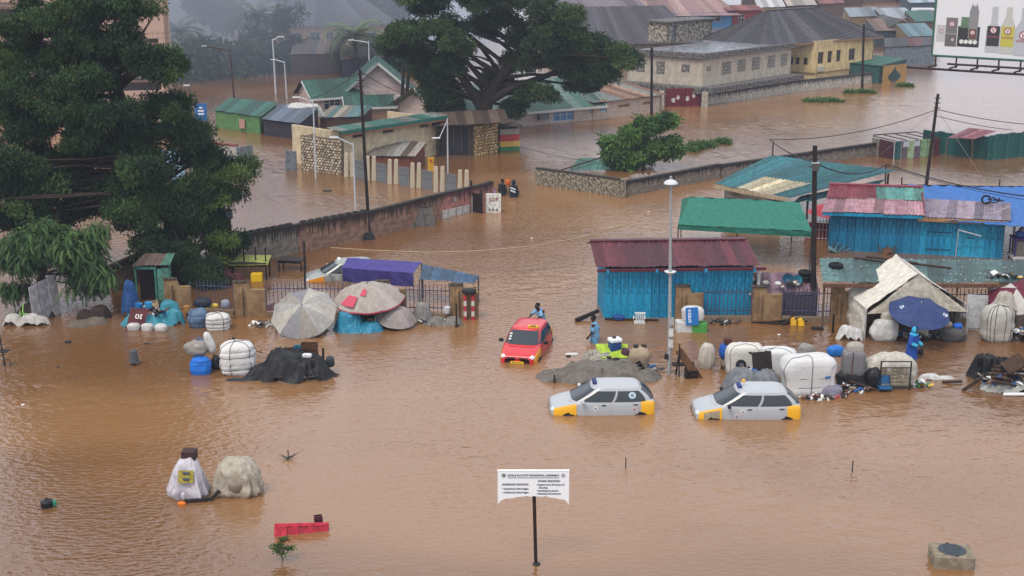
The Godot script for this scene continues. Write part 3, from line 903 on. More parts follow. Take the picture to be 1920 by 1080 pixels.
	tag(part(self, "patched_tarpaulin", s, mt("c2c8c4", 0.6, "tarp", 1.6), at3(-7.82, 0, -89.96) + Vector3(-0.1, 1.2, -0.6)), "white and yellow patched tarpaulin on the guard shack's roof", "tarpaulin")
	sign_board("warning_sign", "small yellow warning sign at the end of the guard shack", at3(-5.31, 0, -86.19), 0.42, 0.95, mt("d8a62c", 0.6), [1], 0.45, "a8382c")
	# dark store, stone-clad bay, painted kiosk
	o = thing("dark_store", "open dark store with a sagging rusty roof right of the cream house", "store", at3(-5.28, 0, -92.08))
	x = along_x(o, at3(-5.28, 0, -92.08), at3(-2.68, 0, -92.3))
	length = (at3(-2.68, 0, -92.3) - at3(-5.28, 0, -92.08)).length()
	var hs: float = 2.13
	wall(o, x, length, hs, [[0.2, -0.6, length - 0.5, hs + 0.4]], mt("4a4038", 0.9, "wood"), 0.15)
	for k in 4: put(bx(o, "door_leaf", Vector3((length - 0.5) / 4 * 0.94, hs + 0.3, 0.05), metal("33373c", 0.6), Vector3(0.2 + (length - 0.5) / 4 * (k + 0.5), (hs - 0.4) / 2, -0.35)), x)
	sheets(o, x * Vector3(-0.3, hs + 0.05, 0.5), x * Vector3(length + 2.4, hs + 0.2, 0.5), x * Vector3(length + 2.4, hs + 0.6, -3.4), x * Vector3(-0.3, hs + 0.4, -3.4), 9, [metal("4c4038", 0.75), metal("5a4c42", 0.75), metal("3e3a38", 0.75)], 0.2, 0.03, "roof_sheet", 0.04)
	o = thing("stone_bay", "wall bay clad in honey-coloured stones beside the dark store", "wall", at3(-2.68, 0, -92.3))
	x = along_x(o, at3(-2.68, 0, -92.3), at3(-0.99, 0, -94.07))
	stone_face(o, x, (at3(-0.99, 0, -94.07) - at3(-2.68, 0, -92.3)).length(), 2.18, 0.26, ["d2b47e", "c3a26c", "b3925f", "dcc394"])
	o = thing("striped_kiosk", "tiny kiosk painted in red, yellow and green bands beside the stone bay", "kiosk", at3(-0.84, 0, -94.29))
	x = along_x(o, at3(-0.84, 0, -94.29), at3(0.54, 0, -94.75))
	length = (at3(0.54, 0, -94.75) - at3(-0.84, 0, -94.29)).length()
	var bands := ["2f7d58", "c8a352", "a63d40", "8f8a80"]
	for k in 4: put(bx(o, "painted_board", Vector3(length, 0.42, 1.6), mt(bands[k], 0.7), Vector3(length / 2, 0.02 + 0.44 * k, -0.8)), x)
	put(bx(o, "roof_slab", Vector3(length + 0.3, 0.1, 2.0), mt("4b4744", 0.9, "rust"), Vector3(length / 2, 1.75, -0.8)), x)
	# house behind the great tree
	o = thing("pink_bungalow", "pale pink house with a green tin roof and blue windows under the great tree", "house", at3(-5.2, 0, -103.44))
	x = along_x(o, at3(-5.15, 0, -102.37), at3(7.04, 0, -109.73))
	length = (at3(7.04, 0, -109.73) - at3(-5.15, 0, -102.37)).length()
	var hh: float = 1.41
	holes = [[length * 0.7, 0.12, 1.95, hh - 0.35], [length * 0.945, 0.5, 0.7, 0.7]]
	house(o, x, length, 8.0, hh, 1.7, true, 0.6, mt("d3c0b6", 0.85, "wash"), [metal("385e57", 0.5), metal("41695f", 0.5), metal("627c74", 0.5)], 18, holes, mt("c7c6c2"))
	window(o, x, holes[0], glass("3f7fb5"), mt("c8cdd2", 0.6, "plain"), 3, 2)
	window(o, x, holes[1], glass("4b86b8"), mt("c8cdd2", 0.6, "plain"), 3, 1)
	put(bx(o, "air_conditioner", Vector3(0.9, 0.65, 0.35), mt("7b7c7d", 0.6), Vector3(length * 0.62, 0.75, 0.2)), x)
	o = thing("brown_roof_shed", "low house with a patched brown roof between the great tree and the wooden pole", "house", at3(6.67, 0, -109.43))
	x = along_x(o, at3(6.67, 0, -109.43), at3(12.83, 0, -114.46))
	length = (at3(12.83, 0, -114.46) - at3(6.67, 0, -109.43)).length()
	holes = [[length * 0.1, 0.55, 0.75, 0.7], [length * 0.36, 0.75, 1.3, 0.26], [length * 0.72, 0.75, 1.2, 0.26]]
	wall(o, x, length, 1.35, holes, mt("cdb9ab", 0.85, "wash"))
	window(o, x, holes[0], glass("3f7fb5"), mt("c8cdd2", 0.6, "plain"), 3, 1)
	for k in [1, 2]: window(o, x, holes[k], glass("3a2f29"), mt("9b7f5c", 0.8, "plain"), 4, 1, 0.08, 0.08)
	sheets(o, x * Vector3(-0.3, 1.45, 0.4), x * Vector3(length + 0.2, 1.45, 0.4), x * Vector3(length + 0.2, 2.1, -5.0), x * Vector3(-0.3, 2.1, -5.0), 10, [metal("927362", 0.7), metal("856655", 0.7), metal("6f7674", 0.6), metal("9c8170", 0.7)])
	wall(o, x * Transform3D(Basis(Vector3.UP, PI / 2), Vector3(length, 0, 0)), 5.0, 1.4, [], mt("cdb9ab", 0.85, "wash"))

func stone_face(o: Node3D, x: Transform3D, length: float, height: float, size: float, cols: Array) -> void:
	put(wall(o, Transform3D.IDENTITY, length, height, [], mt("6d6353", 0.95, "mottle", 0.8), 0.25, "mortar"), x)
	var nx := int(length / size)
	var ny := int((height + 0.3) / (size * 0.8))
	var groups := []
	for c in cols: groups.append(MB.new())
	for i in nx:
		for j in ny:
			var c := Vector3((i + 0.5 + (0.5 if j % 2 else 0.0) + rng.randf_range(-0.14, 0.14)) * length / nx, -0.25 + (j + 0.5 + rng.randf_range(-0.12, 0.12)) * size * 0.8, 0.02)
			if c.x > length - 0.08: continue
			var pts := PackedVector2Array()
			for k in 6:
				var a := TAU * (k + rng.randf_range(-0.25, 0.25)) / 6
				pts.append(Vector2(c.x + cos(a) * size * rng.randf_range(0.4, 0.52), c.y + sin(a) * size * rng.randf_range(0.33, 0.42)))
			var z := rng.randf_range(0.03, 0.07)
			var s: MB = groups[rng.randi() % cols.size()]
			for k in 6:
				var p := pts[k]; var q := pts[(k + 1) % 6]
				var pi := p.lerp(Vector2(c.x, c.y), 0.25); var qi := q.lerp(Vector2(c.x, c.y), 0.25)
				s.quad(Vector3(p.x, p.y, 0.0), Vector3(q.x, q.y, 0.0), Vector3(qi.x, qi.y, z), Vector3(pi.x, pi.y, z))
				s.tri(Vector3(pi.x, pi.y, z), Vector3(qi.x, qi.y, z), Vector3(c.x, c.y, z + 0.012))
	for k in cols.size():
		var p := part(o, "stones", groups[k], mt(cols[k], 0.9, "grain", 1.2))
		p.transform = x
		p.set_meta("kind", "stuff")

func sign_board(called: String, label: String, at: Vector3, w: float, h: float, m: Material, lines: Array, yaw: float, ink := "e8e8e6") -> void:
	var o := thing(called, label, "sign", at, yaw)
	bx(o, "board", Vector3(w, h + 0.6, 0.08), m, Vector3(0, (h - 0.6) / 2, 0))
	for k in lines.size():
		for j in lines[k]: bx(o, "printed_line", Vector3(w * (0.5 if j else 0.25), h * (0.09 if lines[k] > 1 else 0.3), 0.01), mt(ink, 0.7, "plain"), Vector3(0, h * (0.75 - 0.18 * j), 0.043), Vector3(0, 0, 0.0 if lines[k] > 1 else 0.6))

func letters(o: Node3D, text: String, at: Vector3, size: float, m: Material, most := 99.0, turn := Vector3.ZERO, centred := true, called := "lettering") -> MeshInstance3D:
	var t := TextMesh.new()
	var f := SystemFont.new()
	f.font_names = PackedStringArray(["Droid Sans"])
	f.font_weight = 700
	t.font = f
	t.text = text
	t.font_size = 48
	t.pixel_size = size / 36.0
	t.depth = 0.006
	t.curve_step = 4.0
	t.horizontal_alignment = HORIZONTAL_ALIGNMENT_CENTER if centred else HORIZONTAL_ALIGNMENT_LEFT
	var w := t.get_aabb().size.x
	if w > most: t.pixel_size *= most / w
	var p := part(o, called, t, m, at, turn)
	return p


# ---------------------------------------------------------------- the big houses on the right, the billboard
func build_right_quarter() -> void:
	var grey := mt("c3b8a8", 0.88, "wash")
	var conc := mt("82807e", 0.9, "mould", 0.3)
	var block := mt("b8b3aa", 0.85, "plain")
	var a := at3(10.63, 0, -123.27)
	var c := at3(16.87, 0, -118.53)
	var d := at3(26.7, 0, -128.8)
	var e := a + (d - c)
	var o := thing("grey_corner_house", "two-storey stained grey corner house with pierced-block windows and a flat roof", "house", c)
	var h: float = 4.5
	var mid := 1.62
	for f in [[a, c, [[0.9, 0.8, 0.95, 1.2], [3.0, 0.75, 0.95, 1.2], [5.6, 1.1, 0.9, 0.75]]], [c, d, [[0.5, 1.25, 0.7, 0.5], [2.9, 0.75, 1.4, 1.2], [5.3, 0.8, 1.35, 1.2], [7.6, 0.8, 1.35, 1.2], [10.2, 0.8, 1.3, 1.2], [12.4, 0.8, 1.2, 1.2]]]]:
		var x := along_x(o, f[0], f[1])
		var length: float = f[0].distance_to(f[1])
		var holes := []
		for q in f[2]:
			q[1] += mid
			if q[0] + q[2] < length - 0.2: holes.append(q)
		wall(o, x, length, h - 0.35, holes, grey)
		for q in holes: breeze(o, x, q, block)
		put(bx(o, "parapet", Vector3(length + 0.35, 0.5, 0.3), conc, Vector3(length / 2, h - 0.2, 0.12)), x)
		put(bx(o, "ledge", Vector3(length + 0.9, 0.5, 1.4), conc, Vector3(length / 2, mid - 0.25, 0.55)), x)
	wall(o, along_x(o, d, e), d.distance_to(e), h - 0.35, [], grey)
	wall(o, along_x(o, e, a), a.distance_to(e), h - 0.35, [], grey)
	var r := rel(o, [a, c, d, e])
	for k in 4: r[k] += Vector3(0, h - 0.15, 0)
	part(o, "roof_slab", slab(r[0], r[1], r[2], r[3], 0.2), mt("8d9098", 0.35, "mould", 0.12))
	bx(o, "pillar", Vector3(0.55, 2.4, 0.55), mt("b0aaa0", 0.9, "mottle"), Vector3(0.1, 0.1, 0.75))
	# tank room on the roof
	o = thing("roof_room", "stained water-tank room with an overhanging slab on the grey house's flat roof", "roof room", at3(15.07, 4.4, -130.64))
	var x := along_x(o, at3(15.07, 4.4, -130.64), at3(19.98, 4.4, -135.39))
	var length := (at3(19.98, 4.4, -135.39) - at3(15.07, 4.4, -130.64)).length()
	wall(o, x, length, 1.85, [[0.65, 0.0, 0.6, 1.6]], mt("b5ada0", 0.9, "mould", 0.25), 0.2, "wall", 0.0)
	wall(o, x * Transform3D(Basis(Vector3.UP, -PI / 2), Vector3(0, 0, -2.5)), 2.5, 1.85, [], mt("b5ada0", 0.9, "mould", 0.25), 0.2, "wall", 0.0)
	wall(o, x * Transform3D(Basis(Vector3.UP, PI / 2), Vector3(length, 0, 0)), 2.5, 1.85, [], mt("b5ada0", 0.9, "mould", 0.25), 0.2, "wall", 0.0)
	put(bx(o, "door", Vector3(0.56, 1.58, 0.05), mt("6f7078", 0.7), Vector3(0.95, 0.79, -0.15)), x)
	put(bx(o, "roof_slab", Vector3(length + 0.5, 0.18, 3.0), conc, Vector3(length / 2, 1.94, -1.2)), x)
	# maroon gate
	o = along("maroon_gate", "tall maroon double gate with torn posters at the grey corner house", "gate", at3(13.49, 0, -117.48), at3(16.64, 0, -117.83))
	length = (at3(16.64, 0, -117.83) - at3(13.49, 0, -117.48)).length()
	for k in 2:
		var leaf := bx(o, "gate_leaf", Vector3(length / 2 - 0.02, 2.2, 0.06), metal("6f2730", 0.55), Vector3(length * (0.25 + 0.5 * k), 0.5, 0.02))
		for j in 3: bx(leaf, "rib", Vector3(0.05, 2.2, 0.05), metal("5f2029", 0.55), Vector3(length / 2 * (j - 1) * 0.4, 0, 0.04))
	for k in 4:
		var s := MB.new()
		var pts := PackedVector2Array()
		for j in 7: pts.append(Vector2.from_angle(TAU * j / 7) * rng.randf_range(0.1, 0.24) * Vector2(1, 1.3))
		s.prism(pts, 0, 0.008)
		part(o, "torn_poster", s, mt("c9c6c2", 0.8), Vector3([0.7, 1.15, 2.0, 2.5][k], [0.6, 0.75, 0.7, 0.9][k], 0.09))
	bx(thing("gate_pillar", "pale concrete pillar left of the maroon gate", "pillar", at3(13.05, 0, -116.46)), "shaft", Vector3(0.4, 2.2, 0.4), mt("b8aea4", 0.9, "mottle"), Vector3(0, 0.4, 0))
	# yellow house with the big slate roof
	var p := at3(27.29, 0, -133.05)
	var q := at3(29.76, 0, -131.75)
	var t := at3(37.14, 0, -138.53)
	o = thing("yellow_corner_house", "peeling yellow two-storey house under a big slate-grey hip roof", "house", q)
	var hy: float = 4.43
	var yel := mt("e0c795", 0.88, "wash")
	for f in [[p, q, [[0.1, 2.05, 0.4, 0.75], [0.75, 2.1, 0.4, 0.7], [1.55, 2.1, 0.4, 0.7]]], [q, t, [[0.3, 2.2, 0.95, 1.15], [1.95, 2.2, 0.75, 1.15], [3.45, 2.2, 0.75, 1.15], [5.6, 2.2, 1.1, 1.15]]]]:
		x = along_x(o, f[0], f[1])
		length = f[0].distance_to(f[1])
		wall(o, x, length, hy, f[2], yel)
		for w in f[2]: window(o, x, w, glass("30373c"), mt("5d5148", 0.8, "plain"), 2, 2)
		put(bx(o, "string_course", Vector3(length, 0.14, 0.12), mt("9b8763", 0.9), Vector3(length / 2, 1.35, 0.07)), x)
		put(bx(o, "air_conditioner", Vector3(0.7, 0.5, 0.3), mt("c2bdb2", 0.7), Vector3(0.6, 0.75 if f[0] == p else 1.75, 0.2)), x)
	var u := t - q
	var back := Vector3(-u.z, 0, u.x).normalized() * -9.0
	if back.z > 0: back = -back
	wall(o, along_x(o, t, t + back), 9.0, hy, [], yel)
	var slate := [metal("45464e", 0.6), metal("4b4c54", 0.6), metal("42434a", 0.6)]
	var far := (p - q).normalized() * 9.0
	var e1: Vector3 = u.normalized() * 0.7 - back.normalized() * 0.7
	var q1: Vector3 = Vector3(0, hy - 0.1, 0) - u.normalized() * 0.4 - back.normalized() * 0.7
	var t1: Vector3 = t - q + Vector3(0, hy - 0.1, 0) + e1
	var t2: Vector3 = t1 + back * 1.15
	var q2: Vector3 = q1 + back * 1.15 - u.normalized() * 6.0
	q1 -= u.normalized() * 6.5 - Vector3(0, 0, -2.0)
	var top0 := q1.lerp(q2, 0.5) + Vector3(0, 2.9, 0) + u.normalized() * 5.0
	var top1 := t1.lerp(t2, 0.5) + Vector3(0, 2.9, 0) - u.normalized() * 5.0
	sheets(o, q1, t1, top1, top0, 16, slate)
	sheets(o, t1, t2, top1 + back * 0.01, top1, 9, slate)
	sheets(o, q2, q1, top0, top0 + back * 0.01, 9, slate)
	sheets(o, t2, q2, top0, top1, 14, slate)
	board(o, "ridge_cap", top0, top1, 0.08, 0.4, metal("5a5b62", 0.6))
	board(o, "ridge_cap", top1, t1 + Vector3(0, 0.06, 0), 0.06, 0.35, metal("5a5b62", 0.6))
	board(o, "fascia", q1 - Vector3(0, 0.08, 0), t1 - Vector3(0, 0.08, 0), 0.18, 0.05, mt("96765a", 0.8))
	# perimeter wall in three bays
	var run := [at3(17.44, 0, -118.88), at3(21.47, 0, -122.14), at3(26.38, 0, -127.17), at3(33.92, 0, -133.05), at3(37.39, 0, -135.73)]
	for k in 4:
		var g := along("garden_wall", "whitewashed garden wall with black mould, %s bay from the maroon gate" % ["first", "second", "third", "fourth"][k], "wall", run[k], run[k + 1], "mouldy garden wall bays")
		var lw: float = run[k].distance_to(run[k + 1])
		wall(g, Transform3D.IDENTITY, lw - 0.03, 1.0, [], mt("d8d3ca", 0.9, "drip"), 0.2)
		bx(g, "coping", Vector3(lw - 0.03, 0.08, 0.28), mt("6a6866", 0.9, "mould"), Vector3(lw / 2, 1.05, -0.1))
	# stall with green roof and tan curtain
	o = thing("green_roof_stall", "stall with a flat green tin roof and tan curtains by the wide water", "stall", at3(33.17, 0, -136.19))
	var f0 := at3(36.92, 0, -134.38)
	var f1 := at3(39.92, 0, -136.65)
	lean_to(o, rel(o, [at3(32.85, 0, -136.19), at3(36.81, 0, -134.38), at3(41.05, 0, -139.48), at3(37.69, 0, -141.93)]), [2.0, 1.75, 1.95, 2.15], metal("2f5a58", 0.55), [metal("1f5a4c", 0.5), metal("235f50", 0.5)], 8)
	x = along_x(o, f0, f1)
	length = f0.distance_to(f1)
	for k in 2:
		var s := MB.new()
		s.grid(10, 10, func(i: float, j: float) -> Vector3:
			var pinch := 1.0 - 0.55 * exp(-pow((j - 0.35) / 0.3, 2.0))
			var xx: float = i * length * 0.5 * pinch
			return Vector3(xx if k == 0 else length - xx, -0.05 + j * 1.85, 0.25 + 0.05 * sin(i * 22.0)))
		put(part(o, "curtain", s, mt("b8925c", 0.85, "wash")), x)
	# billboard on its gantry
	var b0 := Vector3(29.7, 6.75, -95.0)
	var b1 := Vector3(42.5, 5.2, -86.0)
	o = thing("billboard", "huge white billboard of bottled drinks on a rusty gantry at the top right", "billboard", b0)
	x = Transform3D(Basis(Vector3.UP, atan2(9.0, 12.8) * -1.0), Vector3.ZERO)
	length = 15.6
	bx(o, "panel", Vector3(length, 7.0, 0.25), mt("dcdde1", 0.6, "plain"), Vector3.ZERO)
	o.get_child(0).transform = x * Transform3D(Basis.IDENTITY, Vector3(length / 2, 3.5, 0))
	put(bx(o, "frame", Vector3(0.12, 7.1, 0.4), mt("3d6a58", 0.6), Vector3(-0.06, 3.5, 0)), x)
	put(bx(o, "frame", Vector3(length, 0.14, 0.45), mt("3d6a58", 0.6, "rust"), Vector3(length / 2, -0.07, 0.02)), x)
	billboard_print(o, x * Transform3D(Basis.from_scale(Vector3(0.5, 0.5, 1.0)), Vector3.ZERO))
	var rust := mt("3b2a27", 0.8, "rust")
	put(rod(o, "gantry_beam", Vector3(-1.3, -0.85, 1.5), Vector3(length, -0.85, 1.5), 0.09, rust, -1, 6), x)
	put(rod(o, "gantry_beam", Vector3(1.2, -0.55, 0.5), Vector3(length, -0.55, 0.5), 0.08, rust, -1, 6), x)
	for k in 8:
		put(bx(o, "gantry_bracket", Vector3(0.1, 0.1, 1.7), rust, Vector3(0.3 + k * 1.45, -0.72, 0.9)), x)
		put(bx(o, "gantry_strut", Vector3(0.1, 0.75, 0.1), rust, Vector3(0.3 + k * 1.45, -0.45, 0.3)), x)
	put(rod(o, "post", Vector3(length * 0.72, -9.0, -0.6), Vector3(length * 0.72, 3.0, -0.6), 0.5, metal("5a5f62"), -1, 14), x)

func billboard_print(o: Node3D, x: Transform3D) -> void:
	# the advertisement's print: thin sheets on the panel
	var flat := func(cx: float, cy: float, w: float, h: float, hex: String, lift := 0.0, kind := "grain") -> void:
		put(bx(o, "print", Vector3(w, h, 0.006), mt(hex, 0.6, kind, 0.9), Vector3(cx, cy, 0.131 + lift)), x)
	var disc := func(cx: float, cy: float, r: float, lift: float) -> void:
		for k in 2:
			var s := MB.new()
			s.tube([Vector3(0, 0, 0), Vector3(0, 0, 0.005)], [r * [1.0, 0.72][k]], 20)
			put(part(o, "emblem", s, mt(["93484c", "e6e3e2"][k], 0.6, "plain"), Vector3(cx, cy, 0.138 + lift + 0.006 * k)), x)
		put(letters(o, "V", Vector3(cx, cy, 0.153 + lift), r * 1.1, mt("8a3136", 0.6, "plain")), x)
	flat.call(0.95, 3.0, 1.3, 2.3, "c8c7c8"); flat.call(2.35, 4.1, 1.6, 2.2, "7d7a7c"); flat.call(2.35, 2.1, 1.6, 1.7, "8a8a86", 0.0, "mould")
	flat.call(4.75, 2.7, 3.0, 2.8, "4a4b4c", 0.0, "mould"); flat.call(4.4, 4.6, 1.6, 1.5, "86a88a", 0.0, "mould")
	disc.call(2.35, 4.35, 0.42, 0.0); disc.call(0.95, 3.3, 0.3, 0.0); disc.call(2.6, 2.2, 0.25, 0.0)
	for k in 4:
		var s := MB.new()
		s.tube([Vector3.ZERO, Vector3(0, 0, 0.006)], [0.3], 16)
		put(part(o, "drop", s, mt("d8dad6", 0.6, "plain"), Vector3(3.85 + 0.62 * k, 2.0, 0.137)), x)
	# bottles
	for k in 4:
		var cx: float = [5.3, 8.1, 10.0, 12.1][k]
		var tall: float = [1.3, 1.0, 1.25, 1.2][k]
		var s := MB.new()
		var w: float = [0.62, 0.98, 0.95, 1.12][k]
		var yb: float = [2.3, 0.75, 0.65, 0.5][k]
		s.prism(PackedVector2Array([Vector2(-w * 0.9, yb), Vector2(w * 0.9, yb), Vector2(w, yb + 0.25), Vector2(w, yb + 3.7 * tall * 0.8), Vector2(w * 0.45, yb + 4.9 * tall * 0.8), Vector2(w * 0.4, 6.9), Vector2(-w * 0.4, 6.9), Vector2(-w * 0.45, yb + 4.9 * tall * 0.8), Vector2(-w, yb + 3.7 * tall * 0.8), Vector2(-w, yb + 0.25)]), 0.138, 0.143)
		put(part(o, "bottle_print", s, mt(["8f9092", "c2c5cc", "c8c8c4", "bfc3cc"][k], 0.5, "grain", 0.5), Vector3(cx, 0, 0.003 * k)), x)
		if k in [1, 2]: flat.call(cx, 2.95, 1.7, 2.7, ["3c3d42", "c9c257"][k - 1], 0.024)
		disc.call(cx, [3.3, 3.75, 3.7, 3.25][k], [0.36, 0.48, 0.48, 0.55][k], 0.034)
		put(letters(o, "VITAMILK", Vector3(cx, [2.75, 2.85, 2.8, 2.45][k], 0.166), 0.32, mt("a2555a", 0.6, "plain"), w * 1.7), x)
	flat.call(5.3, 3.1, 1.0, 1.4, "6a5a52", 0.02)

# ---------------------------------------------------------------- free-standing walls
func build_walls() -> void:
	var bare := mt("9a9186", 0.92, "drip")
	var pink := mt("a88676", 0.9, "drip")
	var rose := mt("c98d86", 0.88, "drip")
	var cap := mt("4b4946", 0.95, "mould", 0.6)
	var pts := [at3(-13.58, 0, -61.3), at3(-10.59, 0, -64.23), at3(-7.2, 0, -67.44), at3(-3.88, 0, -71.9), at3(-2.35, 0, -73.7), at3(-1.05, 0, -75.44)]
	var what := ["bare grey stretch of the long roadside wall beside the carts", "bare to pink stretch of the long roadside wall behind the half-sunk taxi", "dull pink stained stretch of the long roadside wall with the leaning steel hatch", "rose painted stretch of the long wall with a white skirting", "rose end stretch of the long wall beside the dark gate"]
	for k in 5:
		var o := along("roadside_wall", what[k], "wall", pts[k], pts[k + 1], "stretches of the long roadside wall")
		var lw: float = pts[k].distance_to(pts[k + 1]) - 0.02
		wall(o, Transform3D.IDENTITY, lw, 1.38, [], [bare, pink, pink, rose, rose][k], 0.2)
		bx(o, "coping", Vector3(lw, 0.07, 0.27), cap, Vector3(lw / 2, 1.42, -0.1))
		if k == 3:
			for j in 2: bx(o, "skirting", Vector3(lw / 2 - 0.06, 0.5, 0.03), mt("b9b7b4", 0.85, "mottle"), Vector3(lw * (0.25 + 0.5 * j), 0.22, 0.017))
			bx(o, "meter_box", Vector3(0.2, 0.2, 0.08), mt("8d9296", 0.6), Vector3(lw * 0.45, 0.95, 0.05))
		if k < 2:
			for j in 9:
				var b := bx(o, "coping_stone", Vector3(0.3, 0.12, 0.22), cap, Vector3(0.4 + j * lw / 10.0, 1.5, -0.1), Vector3(0, rng.randf() * 0.4, rng.randf_range(-0.1, 0.1)))
	var o2 := along("side_wall", "low brown wall climbing to the left of the turquoise booth", "wall", at3(-17.64, 0, -56.99), at3(-16.52, 0, -61))
	wall(o2, Transform3D.IDENTITY, at3(-17.64, 0, -56.99).distance_to(at3(-16.52, 0, -61)), 1.25, [], mt("8a7460", 0.92, "drip"), 0.2)
	# mossy wall in the middle, with a corner pillar
	var moss := mt("a39a88", 0.95, "mould", 0.45)
	var runs := [[at3(1.46, 0, -81.83), at3(6.49, 0, -78.04), 1.0, "black-mossed concrete wall left of the corner post by the bush"], [at3(6.88, 0, -78.19), at3(13.29, 0, -83.96), 0.85, "streaked grey concrete wall running right from the mossy corner"], [at3(13.42, 0, -83.96), at3(26.41, 0, -93.17), 0.8, "far grey concrete wall passing behind the big teal roof"]]
	for k in 3:
		var r: Array = runs[k]
		var w := along("yard_wall", r[3], "wall", r[0], r[1])
		var lw: float = r[0].distance_to(r[1])
		wall(w, Transform3D.IDENTITY, lw, r[2], [], moss if k == 0 else bare, 0.25)
		bx(w, "coping", Vector3(lw, 0.08, 0.32), cap, Vector3(lw / 2, r[2] + 0.04, -0.125))
	bx(thing("corner_post", "blackened concrete post at the corner of the mossy wall", "post", at3(6.62, 0, -77.72)), "shaft", Vector3(0.3, 1.9, 0.3), moss, Vector3(0, 0.2, -0.05), Vector3(0, 0, 0.05))
	var t := drape(1.6, 0.7, [[-0.6, 0, 0.12, 0.6], [0.5, 0.1, 0.16, 0.7]], 81, 0.1, 15, -0.05, 60, 20, 0.3, 0.12)
	tag(part(self, "floating_rubbish", t, mt("b4aca6", 0.8, "mould", 2.2), at3(8.89, 0, -83.6) + Vector3(0, 0, -0.5)), "white and dark rubbish packed behind the streaked grey wall", "rubbish").set_meta("kind", "stuff")
	o2 = thing("sunken_roof", "sunken green tin roof behind the mossy wall, left of the bush", "roof", at3(5.28, 0, -86.96))
	sheets(o2, Vector3(-1.6, 0.05, 0.6), Vector3(1.9, 0.05, 0.3), Vector3(2.0, 0.5, -1.4), Vector3(-0.8, 0.5, -1.4), 5, [metal("3f6a64", 0.5), metal("4a7670", 0.5)])
	rod(o2, "rafter", Vector3(-2.2, 0.1, 0.9), Vector3(1.8, 0.95, -1.2), 0.05, mt("4a3b32", 0.9, "wood"))
	o2 = along("dark_gate", "dark plank gate between the rose wall and the painted board", "gate", at3(-2.3, 0, -73.98), at3(-1.5, 0, -73.13))
	for k in 4: bx(o2, "plank", Vector3(0.2, 1.5, 0.05), mt("2c2624", 0.9, "wood"), Vector3(0.1 + 0.21 * k, 0.35, rng.randf_range(-0.01, 0.01)))
	for k in 2: rod(o2, "post", Vector3(k * 0.86, -0.6, 0), Vector3(k * 0.86, 1.75 - 0.4 * k, 0), 0.06, mt("231f1e", 0.9, "wood"))
	bx(o2, "white_pipe", Vector3(0.1, 1.4, 0.08), mt("bfc0c0", 0.6), Vector3(0.12, 0.2, 0.08))
	o2 = thing("painted_board", "big white board with hand-painted red lettering leaning at the wall's end", "sign", at3(-1.05, 0, -73.7), -0.12)
	bx(o2, "board", Vector3(0.86, 1.7, 0.06), mt("d8d8d4", 0.7, "mottle", 1.2), Vector3(0, 0.22, 0), Vector3(-0.12, 0, 0))
	letters(o2, "SOP", Vector3(0.02, 0.72, -0.02), 0.22, mt("7a2a2c", 0.7, "plain"), 0.7, Vector3(-0.12, 0, 0.1))
	letters(o2, "K N A", Vector3(0.0, 0.15, 0.05), 0.16, mt("3a2a2a", 0.7, "plain"), 0.75, Vector3(-0.12, 0, 0))
	o2 = thing("steel_hatch", "rusty grey steel hatch of three panels leaning against the pink wall", "hatch", at3(-4.98, 0, -70.18), 0.33)
	for k in 3: bx(o2, "panel", Vector3(0.55, 1.35, 0.05), metal("5b5552", 0.6), Vector3(-0.57 + 0.57 * k, 0.3, 0), Vector3(-0.45, 0, 0.08))
	rod(o2, "rim", Vector3(-0.95, 0.86, -0.3), Vector3(0.82, 1.0, -0.3), 0.035, metal("463f3c", 0.7))


# ---------------------------------------------------------------- trees
func sprig(leaves: int, size: float, spread: float, wide: float, droop: float, seed_: int) -> ArrayMesh:
	var r := RandomNumberGenerator.new()
	r.seed = seed_
	var s := MB.new()
	for k in leaves:
		var d := Vector3(r.randfn(), r.randfn() * 0.6, r.randfn()).normalized()
		var at := d * spread * pow(r.randf(), 0.6)
		var out := (d + Vector3(0, 0.25 - droop, 0) + Vector3(r.randfn(), r.randfn(), r.randfn()) * 0.35).normalized()
		var side := out.cross(Vector3.UP + Vector3(r.randfn(), 0, r.randfn()) * 0.4).normalized()
		var l := size * r.randf_range(0.7, 1.25)
		var up := side.cross(out) * l * 0.18
		var tip := at + out * l - Vector3(0, l * 0.15, 0)
		var mid := at + out * l * 0.5 + up
		s.tri(at, mid + side * l * wide, tip)
		s.tri(at, tip, mid - side * l * wide)
	return s.mesh()

func strand(seed_: int) -> ArrayMesh:
	# a hanging spray: small leaflets in pairs down a drooping stem
	var r := RandomNumberGenerator.new()
	r.seed = seed_
	var s := MB.new()
	var p := Vector3.ZERO
	var d := Vector3(0.8, 0.25, 0)
	for k in 18:
		d = (d + Vector3(0, -0.16, 0)).normalized()
		p += d * 0.055
		for sg in [-1.0, 1.0]:
			var e := (Vector3(0, r.randf_range(-0.6, -0.1), sg) + d * 0.5).normalized() * r.randf_range(0.09, 0.15)
			s.tri(p - d * 0.02, p + e, p + d * 0.035)
	return s.mesh()

